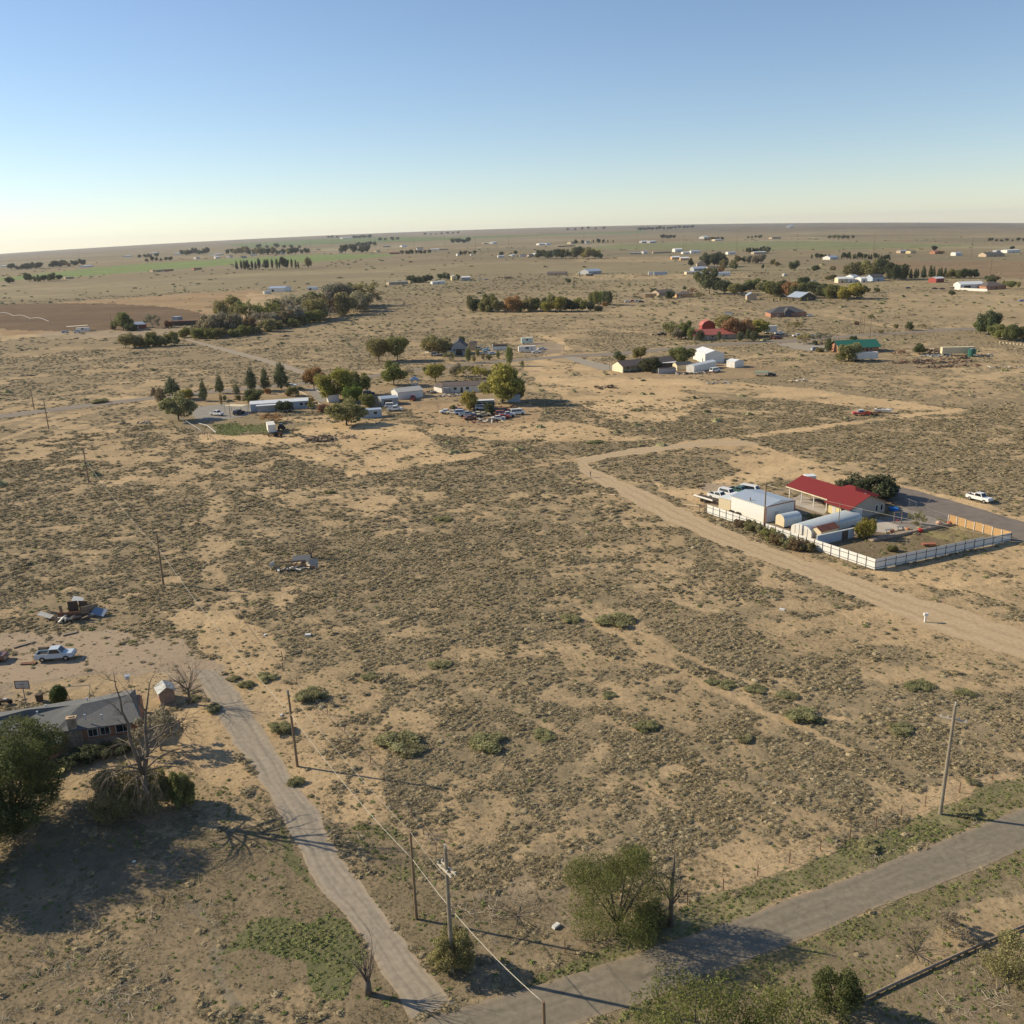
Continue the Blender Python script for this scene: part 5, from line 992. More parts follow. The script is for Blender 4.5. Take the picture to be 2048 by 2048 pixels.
# --- fenced compound
def compound():
    g1, _ = house('workshop', 'white metal workshop with blue-grey roof inside the white fence', (1461.5, 1022.5), (1531, 1046), 8.3, 3.5, .75, 'u', M_wm, R_gal, 'workshop', .12)
    L = _; part('corner_trim', MB().box(L+.003, L+.08, -.16, .0, 0, 3.5).box(L+.003, L+.08, -.1, 8.4, 3.42, 3.6).box(L+.003, L+.08, 8.2, 8.4, 0, 3.42), mat('rust red trim', (.35, .09, .05)), g1)
    panel(g1, 'door', 'r', 3, 1, .9, 2.0, L, 8.3, M_dr)
    l2, _ = house('lean_to', 'low cream flat-roofed annex at the back end of the workshop', (1437, 1016), (1460.5, 1022), 6.0, 2.5, .2, 'flat', M_cr, R_wh, 'annex', .1)
    # red-roofed house along the same axis
    a = P(1711, 1038); vv = (PZ(1566, 975.5, 2.6)-PZ(1709, 1021.8, 2.6)).normalized(); rz = math.atan2(vv.y, vv.x)-PI/2; uu = Vector((math.cos(rz), math.sin(rz), 0)); a = a-uu*1.9; Lw = 10.2; o = thing('yellow_house', 'yellow house with bright red metal roof and long attached carport', 'house', a, rz); e = PZ(1650.8, 1005, 2.6)-a; D = e.dot(vv)
    part('wall', wall_prism(Lw, D, 2.7, 2.1, 'v'), M_yel, o); part('roof', roof_mesh(Lw, D, 2.7, 2.1, 'v', .7), R_red, o)
    part('gable_siding', MB().prism([(.0, .0), (Lw, .0), (Lw, 2.62), (Lw/2, 4.66), (0, 2.62)], -.03, -.002, 'y'), mat('beige siding', (.40, .36, .30), .8, stripe=(2, .25, .1)), o)
    panel(o, 'garage_door_or_dark_opening', 'f', Lw*.2, 1.15, Lw*.3, 2.2, Lw, D, M_frame, th=.07); 
    for c in (.76, .9): panel(o, 'window', 'f', Lw*c, 1.5, .55, 1.3, Lw, D, M_win, M_frame, .09)
    panel(o, 'door', 'l', D*.72, 1.05, .9, 2.1, Lw, D, M_dr); panel(o, 'window', 'l', D*.3, 1.4, .9, 1.2, Lw, D, M_win, mat('dark shutters', (.03, .03, .035)))
    D2 = (PZ(1566, 975.5, 2.6)-a).dot(vv)-.3; Lc = Lw*.84; mb = roof_mesh(Lc, D2-D, 3.0, 1.72, 'v', .3); mb.v = [(x+(Lw-Lc)/2, y+D+.05, z) for x, y, z in mb.v]; part('carport_roof', mb, R_red, o)
    for k in range(4):
        for sx in ((Lw-Lc)/2+.1, (Lw+Lc)/2-.1): part('carport_post', MB().box(sx-.08, sx+.08, D+1.5+k*(D2-D-2)/3-.08, D+1.5+k*(D2-D-2)/3+.08, 0, 2.95), M_frame, o)
    part('fascia', MB().box((Lw-Lc)/2-.4, (Lw-Lc)/2-.32, D+.2, D2+.3, 2.62, 2.84), mat('cream fascia', (.7, .6, .42)), o)
    part('carport_wall', MB().box(Lc+.5, Lc+.64, D+.2, D2-.5, 0, 2.4), M_cr, o)
    part('roof_vent', MB().cyl((Lw*.75, D*.55, 3.55), .16, .45, 8), M_frame, o)
    wb = roof_mesh(6.6, 8.4, 2.7, 1.7, 'hip', .4); wb.v = [(x+5.7, y+4.1, z) for x, y, z in wb.v]; part('back_roof', wb, R_red, o); w2 = wall_prism(6.6, 8.4, 2.68, 1.5, 'box'); w2.v = [(x+5.7, y+4.1, z) for x, y, z in w2.v]; part('back_wall', w2, M_yel, o)
    # arched greenhouse
    a = P(1622.7, 1076); b = P(1724, 1046); r2 = az_of(a, b); L = (b-a).length; W_ = (P(1584, 1063)-a).length
    o = thing('arched_greenhouse', 'long arched greenhouse with white front and blue-grey cover', 'greenhouse', a, r2); arc = [(W_/2-W_/2*math.cos(t*PI/14), 1.05+1.15*math.sin(t*PI/14)) for t in range(15)]
    prof = [(0, 0)]+arc+[(W_, 0)]; prof = [(x, z) for x, z in prof]; part('cover', MB().prism(prof, .06, L, 'x'), mat('greenhouse cover', (.52, .56, .55), .35, var=.06, stripe=(0, 1.2, .12)), o)
    part('end_wall', MB().prism(prof, -.05, .05, 'x'), M_w, o); 
    for k in range(1, 5): part('end_batten', MB().box(-.09, -.052, W_*k/5-.03, W_*k/5+.03, 0, 1.03+1.1*math.sin(PI*k/5)), M_steel, o)
    a = P(1562+6, 1057); o = thing('hoop_shed', 'small hooped tank shed with cream curved end beside the workshop', 'shed', a, rz); part('cover', MB().prism([(0, .3)]+[(1.3-1.3*math.cos(t*PI/10), 1.8+.9*math.sin(t*PI/10)) for t in range(11)]+[(2.6, .3)], .05, 4.6, 'x'), mat('pale blue metal', (.47, .53, .56), .4), o); part('end_wall', MB().prism([(0, .3)]+[(1.3-1.3*math.cos(t*PI/10), 1.8+.9*math.sin(t*PI/10)) for t in range(11)]+[(2.6, .3)], -.04, .04, 'x'), M_cr, o); part('base_frame', MB().box(.1, 4.5, .1, 2.5, 0, .3), M_dk, o)
    house('garden_shed', 'small cream shed with red-brown roof before the arched greenhouse', (1641.5, 1079), (1676, 1070), 2.6, 1.6, .7, 'u', M_cr, mat('red-brown shingles', (.27, .10, .06)), 'shed', .15)
    house('storage_box', 'white boxy unit behind the tip of the red carport roof', (1613, 969), (1632, 968), 2.2, 1.9, 0, 'flat', M_w, R_wh, 'container', .05)
    house('garden_wall', 'white panel wall with a dark doorway beside the yellow-green tree', (1634, 1091), (1707, 1075), .25, 1.9, 0, 'flat', M_blue, M_frame, 'wall', .02, door='f.75:1.6:1.8:b')
    # white metal fence: posts and panels are parts
    def mfence(label, A, B, n, h=2.1, step=0):
        a = P(*A); b = P(*B); L = (b-a).length; o = thing('metal_fence', label, 'fence', a, az_of(a, b)); dk = mat('fence steel', (.13, .12, .11), .6)
        for k in range(n):
            hh = h*(.86 if step and k >= n-step else 1); x0 = L*k/n; x1 = L*(k+1)/n; part('panel', MB().box(x0+.04, x1-.04, .03, .06, .12, hh), M_wm, o)
            part('post', MB().box(x0-.04, x0+.04, -.05, .03, 0, hh-.05), dk, o)
        part('post', MB().box(L-.04, L+.04, -.05, .03, 0, h*.86), dk, o); part('rail', MB().box(0, L, -.03, .028, .45, .52).box(0, L, -.03, .028, 1.5, 1.57), dk, o)
    mfence('sunlit white sheet metal fence along the sandy track', (1413, 1027), (1749.5, 1140.8), 22, 2.1)
    mfence('shaded white sheet metal fence facing the road side of the compound', (1749.5, 1140.8), (2021.5, 1083), 14, 2.1, 3)
    a = P(1896, 1046); b = P(2021, 1082); L = (b-a).length; o = thing('wooden_fence', 'tan wooden plank fence along the asphalt driveway', 'fence', a, az_of(a, b)); plank = mat('cedar planks', (.50, .31, .14), .8, var=.2, scale=3, stripe=(0, .16, .25))
    for k in range(7):
        part('panel', MB().box(L*k/7+.05, L*(k+1)/7-.05, .02, .05, .1, 1.85-(.1 if k % 3 == 2 else 0)), plank, o); part('post', MB().box(L*k/7-.05, L*k/7+.05, -.09, .02, 0, 1.8), M_frame, o)
    def cfence(label, pts, h=1.7, n=4, name='chain_link_fence', pm=None, rail=True, r_=.035, wires=0):
        q = [P(*p_) for p_ in pts]; a = q[0]; o = thing(name, label, 'fence', a)
        for i in range(len(q)-1):
            s = q[i]-a; e_ = q[i+1]-a
            for k in range(n+(1 if i == len(q)-2 else 0)): c = s+(e_-s)*k/n; part('post', MB().cyl((c.x, c.y, c.z), r_, h, 6), pm or M_steel, o)
            if rail: part('rail', MB().tube([s+Vector((0, 0, h*.96)), e_+Vector((0, 0, h*.96))], r_*.8, 5), pm or M_steel, o)
            for w_ in range(wires): part('wire', MB().tube([s+Vector((0, 0, h*(.35+.28*w_))), e_+Vector((0, 0, h*(.35+.28*w_)))], .012, 4), M_steel, o)
        return o
    cfence('chain-link gate fence between the gravel yard and asphalt drive', [(1852, 1031), (1896, 1046)], 1.7, 1, wires=3)
    cfence('chain-link fence with pale posts beside the house terrace', [(1785, 1003), (1803, 1008), (1818, 1013), (1832, 1019)], 1.7, 1, wires=3)
    cfence('chain-link fence across the carport yard', [(1570, 1012), (1600, 1003), (1640, 1000)], 1.8, 2, wires=2)
    # bits and pieces of the yard
    o = thing('swing_frame', 'brown timber swing frame standing on the gravel yard', 'swing frame', P(1787, 1046)); part('frame', MB().box(0, .12, 0, .12, 0, 2.2).box(1.6, 1.72, 0, .12, 0, 2.2).box(-.1, 1.82, -.02, .14, 2.2, 2.32), M_post, o); part('swing_seat', MB().box(.5, 1.2, 0, .3, .5, .6), mat('red plastic', (.5, .06, .05)), o)
    for i, (x, y, c, l) in enumerate([(1784, 1065, (.50, .17, .07), 'orange barrel planter beside the concrete apron'), (1815, 1062, (.48, .22, .10), 'orange clay planter on the terraced flower bed'), (1840, 1064, (.55, .04, .04), 'bright red planter on the terraced flower bed'), (1877, 1048, (.55, .36, .24), 'pinkish boulder at the far end of the flower bed'), (1898, 1050, (.5, .15, .08), 'red-brown pot beside the wooden fence corner'), (1857, 1092, (.42, .15, .08), 'red cart lying by the shaded white fence')]):
        o = thing('planter' if i not in (3, 5) else ('boulder' if i == 3 else 'garden_cart'), l, 'planter' if i not in (3, 5) else ('boulder' if i == 3 else 'cart'), P(x, y)); part('body', MB().tube([(0, 0, 0), (0, 0, .35), (0, 0, .7)], [.35, .48, .42] if i != 3 else [.5, .62, .2], 9) if i != 5 else MB().box(-1.2, 1.2, -.4, .4, .25, .55, tx=-.1).box(-.1, 0, -.5, -.42, 0, .4), mat('paint %d' % i, c, .6), o)
        if i == 5: part('wheel', MB().tube([(-.6, -.5, .25), (-.6, .5, .25)], .25, 10), M_dk, o)
    for x, y, l in ((1777, 1066, 'dark table by the orange barrel planter'), (1800, 1060, 'dark bench at the edge of the concrete apron')):
        o = thing('garden_table', l, 'table', P(x, y)); part('table_top', MB().box(-.7, .7, -.35, .35, .68, .76), M_steel, o)
        for sx in (-.55, .55): part('leg', MB().box(sx-.05, sx+.05, -.3, .3, 0, .68), M_steel, o)
    a = P(1745, 1083); b = P(1903, 1050); L = (b-a).length; o = thing('retaining_wall', 'low stone edging wall between lawn and flower bed', 'wall', a, az_of(a, b)); part('wall', MB().box(0, L, -.2, .2, 0, .5).box(0, L*.8, .2, 1.2, 0, .35), M_stone, o)
    o = thing('paddling_pool', 'small blue pool beside the terrace fence', 'pool', P(1787, 1020)); part('rim', MB().cyl((0, 0, 0), 1.0, .5, 20), mat('bright blue plastic', (.02, .18, .5), .4), o)
    for i, (x, y, l) in enumerate([(1464, 1037, 'left wooden cable reel against the workshop wall'), (1477, 1041, 'right wooden cable reel against the workshop wall')]):
        o = thing('cable_reel', l, 'cable reel', P(x, y), rz); part('flange', MB().tube([(0, 0, .9), (0, .08, .9)], .9, 20), M_post, o); part('flange', MB().tube([(0, .6, .9), (0, .68, .9)], .9, 20), M_post, o); part('core', MB().tube([(0, .08, .9), (0, .6, .9)], .45, 12), M_dk, o)
    for i, (x, y, l) in enumerate([(1385, 1012, 'pale plank stack lying at the left corner of the white fence'), (1217, 989, 'pale boards lying beside the sandy track near the person')]):
        o = thing('plank_stack', l, 'planks', P(x, y), -.5-i*.1); part('planks', MB().box(-1.9, 1.9, -.45, .1, .05, .2).box(-1.2, 2.2, .15, .5, .05, .15), mat('new pine', (.62, .46, .28)), o)
    o = thing('timber_stand', 'small timber frame at the left corner of the white fence', 'frame', P(1404, 1026)); part('post', MB().box(-.6, -.5, 0, .1, 0, 1.7).box(.5, .6, 0, .1, 0, 1.7).box(-.7, .7, 0, .1, 1.6, 1.7), M_post, o)
    return cfence
cfence = compound()
# --- scattered houses: near wall foot, left and right pixel
H = house
o, L = H('mobile_home', 'long white mobile home with blue-grey shaded side among pines', (502, 823.5), (617, 815.8), 6.5, 2.7, .6, 'u', M_blue, R_wh, 'mobile home', .25, 'f.88 f.97 l.5', 'f.75'); part('porch', MB().box(L*.12, L*.42, -2.6, -.02, 0, 2.3), M_grey, o); part('porch_roof', MB().box(L*.10, L*.44, -2.9, -.02, 2.32, 2.44), R_wh, o)  # blue-grey wall: the shade on a white home is put into its colour
o, L = H('garage', 'bright white metal garage with grey roof near the gazebo', (796, 799.5), (846, 794), 7.5, 2.8, 1.1, 'u', M_wm, mat('pale roof', (.46, .45, .40), .7), 'garage', .3, '', 'l.5:3:2.3:w')
o, L = H('mobile_home', 'long white home with brown roof beside the biggest yellow tree', (886, 786), (985, 783), 7.5, 2.7, 1.0, 'u', M_w, R_br, 'mobile home', .3, 'f.25 f.5 f.8 l.5', 'f.38:.9:2:b'); part('porch', MB().box(.3, L*.14, -1.8, -.02, 0, 2.3), M_grey, o)
H('annex', 'low brown-roofed annex between the garage and long white home', (868, 782), (884, 786), 5, 2.2, .5, 'u', M_w, R_br, 'annex', .4)
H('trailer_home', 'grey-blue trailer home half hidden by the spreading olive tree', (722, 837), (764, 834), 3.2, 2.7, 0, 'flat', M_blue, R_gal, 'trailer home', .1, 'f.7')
H('metal_shed', 'grey open metal shed behind the two white pickups', (763, 812), (797, 809), 6, 2.6, .4, 'u', M_grey, R_gal, 'shed', .1, '', 'f.4:3:2:d')  # the wide dark panel stands for the shade inside the open front
H('utility_trailer', 'white box cabin parked by the largest yellow-green tree', (654, 803), (664, 809), 4.2, 2.6, 0, 'flat', M_w, M_cr, 'cabin', .08, 'l.3 l.7', L=2.6)
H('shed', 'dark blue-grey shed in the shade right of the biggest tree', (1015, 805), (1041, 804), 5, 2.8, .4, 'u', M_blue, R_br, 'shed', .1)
o, L = H('bus', 'old grey-green bus body with a pale flat roof in the junk yard', (946, 817.5), (989, 815.5), 2.6, 2.7, 0, 'flat', mat('bus green', (.13, .16, .14), .6), R_wh, 'bus', .08, 'f.2 f.35 f.5 f.65 f.8 f.93')
for k in (.15, .8): part('wheel', MB().tube([(L*k, -.12, .3), (L*k, .15, .3)], .45, 12), M_dk, o)
o = thing('gazebo', 'small open gazebo with pointed blue-grey roof beside the garage', 'gazebo', P(830, 769.5))
for sx, sy in ((-1.3, -1.3), (1.3, -1.3), (1.3, 1.3), (-1.3, 1.3)): part('post', MB().box(sx-.09, sx+.09, sy-.09, sy+.09, 0, 2.2), M_frame, o)
part('roof', MB().tube([(0, 0, 2.2), (0, 0, 3.7)], [2.1, .05], 8), R_gal, o); part('railing', MB().box(-1.2, 1.2, -1.36, -1.31, .2, .9).box(-1.36, -1.31, -1.2, 1.2, .2, .9), M_frame, o)
o = thing('carport', 'pale flat carport canopy at the left end of the mobile home', 'carport', P(449, 826), -.35); part('roof', MB().box(0, 7.6, 0, 4.2, 2.5, 2.62), M_cr, o)
for sx, sy in ((.2, .2), (7.2, .2), (7.2, 4), (.2, 4)): part('post', MB().box(sx-.05, sx+.05, sy-.05, sy+.05, 0, 2.5), M_steel, o)
H('farmhouse', 'old grey gabled farmhouse with a dark porch under a wide tree', (903, 710), (934, 709), 11, 4.2, 3.2, 'v', M_grey, R_dk, 'house', .4, 'f.2 f.8', 'f.5:3.4:3:d')  # the wide dark panel paints the shade of the porch
H('farmhouse_wing', 'pale lean-to wing left of the gabled farmhouse', (884, 709), (902, 710), 7, 2.6, 1, 'u', M_w, R_dk, 'house wing', .3)
H('white_shed', 'bright white little building at the left of the farmhouse tree', (850, 705), (862, 706), 4, 3.4, .8, 'v', M_w, R_wh, 'shed', .2)
H('wellhouse', 'tall narrow tan shed with dark roof right of the farmhouse', (939, 701), (951, 701), 3.5, 4.2, .9, 'hip', M_tan, R_dk, 'shed', .35)
o = thing('barrel_shed', 'white barrel-shaped shed with dark top behind the young trees', 'shed', P(985, 701), az_of(P(985, 701), P(1014, 700))); Lb = (P(1014, 700)-P(985, 701)).length; arc = [(2-2*math.cos(t*PI/10), 1.6+1.5*math.sin(t*PI/10)) for t in range(11)]
part('wall', MB().prism([(0, 0)]+arc+[(4, 0)], 0, Lb, 'x'), M_w, o); part('roof', MB().prism([(2-2.1*math.cos(t*PI/10), 1.62+1.6*math.sin(t*PI/10)) for t in range(1, 10)]+[(2-1.9*math.cos(t*PI/10), 1.55+1.4*math.sin(t*PI/10)) for t in range(9, 0, -1)], .3, Lb+.3, 'x'), M_dk, o)
# ranch house with porch
a = P(1246, 745.5); bq = P(1335, 736); rz = az_of(a, bq); L = (bq-a).length+4; o = thing('ranch_house', 'long cream ranch house with brown roof and open porch', 'house', a, rz)
part('wall', MB().prism([(0, -.1), (8.5, -.1), (8.5, 2.7), (4.25, 4.6), (0, 2.7)], -.2, .25, 'x').box(L*.42, L, 0, 8.5, -.1, 2.7).box(.25, L*.42, 3.4, 8.5, -.1, 2.7), mat('bright cream wall', (.74, .66, .45), .7), o); part('roof', roof_mesh(L, 8.5, 2.72, 1.9, 'u', .45), R_br, o)
for k in (.12, .24, .36): part('porch_post', MB().box(L*k-.1, L*k+.1, .1, .3, 0, 2.7), M_cr, o)
part('door', MB().box(L*.3, L*.3+.9, 3.34, 3.398, 0, 2.05), M_frame, o); part('window', MB().box(L*.16, L*.16+1.2, 3.34, 3.398, .9, 1.9), M_win, o); part('gable_end', MB().prism([(-.3, 2.68), (8.8, 2.68), (4.25, 4.72)], L*.3, L*.3+.2, 'x'), M_cr, o) if False else None; part('vent_pipe', MB().cyl((L*.82, 3, 4), .15, .7, 8), M_steel, o)
H('board_enclosure', 'grey board enclosure in front of the ranch house', (1317, 748), (1352, 747), 5, 2.2, 0, 'flat', M_grey, M_dk, 'enclosure', .02)
H('open_shelter', 'dark hedge-topped shelter with blue-white roof behind the boards', (1322, 738), (1354, 737), 5, 2.6, 0, 'flat', M_dk, R_wh, 'shelter', .15)
H('storage_shed', 'cream storage shed with dark gabled roof beside the long trailer', (1354, 741), (1384, 739), 5, 2.3, 1.0, 'u', M_cr, R_dk, 'shed', .15)
H('long_trailer', 'long white trailer building in front of the big metal barn', (1388, 745), (1432, 735), 4, 2.8, .5, 'u', M_w, R_wh, 'trailer', .1)
H('metal_barn', 'big pale metal barn with gable end in shade', (1410, 727), (1448, 725), 16, 4.2, 1.5, 'v', M_wm, R_wh, 'barn', .15, '', 'l.2:.9:2:d')
H('metal_shed', 'small white metal shed alone right of the big metal barn', (1469, 736), (1487, 733.5), 5, 2.7, .7, 'v', M_w, R_wh, 'shed', .1, '', 'l.5:1.6:2:w')
o, L = H('red_roofed_farmhouse', 'low cream farmhouse with long faded red roof among trees', (1388, 681), (1480, 677), 11, 2.9, 2.4, 'u', M_tan, R_pink, 'house', .5, 'f.2 f.4 f.7 l.5', 'f.3')
H('red_roofed_farmhouse_wing', 'right wing of the red-roofed farm with pale yellow wall', (1481, 676), (1508, 674), 9, 2.8, 2.0, 'u', M_yel, R_pink, 'house wing', .4)
a = P(1404, 663); o = thing('gambrel_barn', 'small red gambrel-roofed barn behind the red farmhouse', 'barn', a, 0); Wb = 8.0; part('wall', MB().prism([(0, 0), (Wb, 0), (Wb, 3.4), (Wb*.82, 5.2), (Wb/2, 6.2), (Wb*.18, 5.2), (0, 3.4)], 0, 9, 'y'), M_red, o); part('roof', MB().prism([(-.3, 3.3), (Wb*.16, 5.3), (Wb/2, 6.4), (Wb*.84, 5.3), (Wb+.3, 3.3), (Wb+.3, 3.5), (Wb*.84, 5.5), (Wb/2, 6.62), (Wb*.16, 5.5), (-.3, 3.5)], -.3, 9.3, 'y'), R_pink, o)
o, L = H('green_roofed_house', 'brick house with bright green metal roof by the road', (1680, 707), (1757, 704), 12, 2.9, 2.6, 'u', M_brick, R_grn, 'house', 1.0, 'f.6 f.8', 'f.7:1:2:b')
o, L = H('brick_house', 'brown brick house with charcoal hip roof beyond the red farm', (1541, 635), (1612, 633), 15, 2.9, 3.6, 'hip', M_brick, R_dk, 'house', .5, 'f.1 f.3 f.7', 'f.2'); part('front_gable', MB().prism([(L*.38, 0), (L*.56, 0), (L*.56, 3.6), (L*.47, 6.0), (L*.38, 3.6)], -2.0, 5, 'y'), R_dk, o)
house('garden_shed', 'tiny white shed on the plain above the rust-brown tree', (1449, 631), (1463, 631), 4, 2.2, .3, 'u', M_w, R_br, 'shed', .1)
H('field_shed', 'grey tin-roofed shed at the right end of the adobe houses', (1494, 600.5), (1513, 600), 8, 4, 2, 'v', M_tan, R_gal, 'shed', .3)
H('metal_roofed_house', 'dark house with silver metal roof inside the central grove', (1600, 602), (1631, 600), 16, 3, 3.5, 'v', M_dk, R_gal, 'house', .8, 'f.3 f.7')
H('adobe_house', 'bright orange adobe house with brown hip roof', (1353, 595.5), (1386, 594.5), 12, 3, 2.4, 'hip', M_adobe, R_br, 'house', .5, 'f.1 f.3', 'f.2')
H('adobe_building', 'flat orange adobe building left of the hip-roofed adobe house', (1290, 595), (1313, 594.5), 10, 3.2, 0, 'flat', M_adobe, M_tan, 'building', .2)
H('brown_roofed_house', 'low brown-roofed building between the two adobe houses', (1318, 592), (1350, 590), 14, 2.8, 2.4, 'u', M_tan, R_br, 'house', .5)
H('small_house', 'small red-roofed house hidden among the dark tree row', (1036, 618), (1058, 617), 10, 3, 2.0, 'u', M_red, R_pink, 'house', .4, 'f.3')
H('warehouse', 'pale blue-white metal building beyond the grey thicket', (536, 584), (569, 583.5), 18, 4.5, 1.6, 'u', M_wm, R_gal, 'building', .2, '', 'f.3:3:3:d')
H('box_trailer', 'small white trailer left of the pale blue metal building', (529, 588), (541, 587), 3, 3.2, 0, 'flat', M_w, M_w, 'trailer', .1)
H('storage_shed', 'small white shed alone right of the pale blue building', (615, 580.5), (634, 580), 6, 3.2, .8, 'u', M_w, R_gal, 'shed', .1, '', 'f.3:3:2.4:d')
H('red_house', 'small dark red house with grey roof by the tilled field', (262, 658), (291, 656.5), 9, 3, 1.6, 'u', M_red, R_gal, 'house', .4, 'f.3 f.7', 'f.5')
H('dark_shed', 'long dark shed stacked with timber right of the red house', (345, 652), (396, 650), 6, 3.4, 0, 'flat', M_dk, M_rust, 'shed', .1)
H('storage_unit', 'small grey unit raised above the long dark shed', (345, 645), (358, 645), 5, 4.4, 0, 'flat', M_grey, R_gal, 'container', .1)
o = thing('carport', 'white-roofed open carport beside the tilled field', 'carport', P(136, 664), az_of(P(136, 664), P(178, 661))); Lc = (P(178, 661)-P(136, 664)).length; part('roof', MB().box(0, Lc, 0, 6, 3.6, 3.8), M_cr, o)
for k in range(4):
    for sy in (.2, 5.8): part('post', MB().box(.2+k*(Lc-.4)/3-.08, .2+k*(Lc-.4)/3+.08, sy-.08, sy+.08, 0, 3.6), M_steel, o)
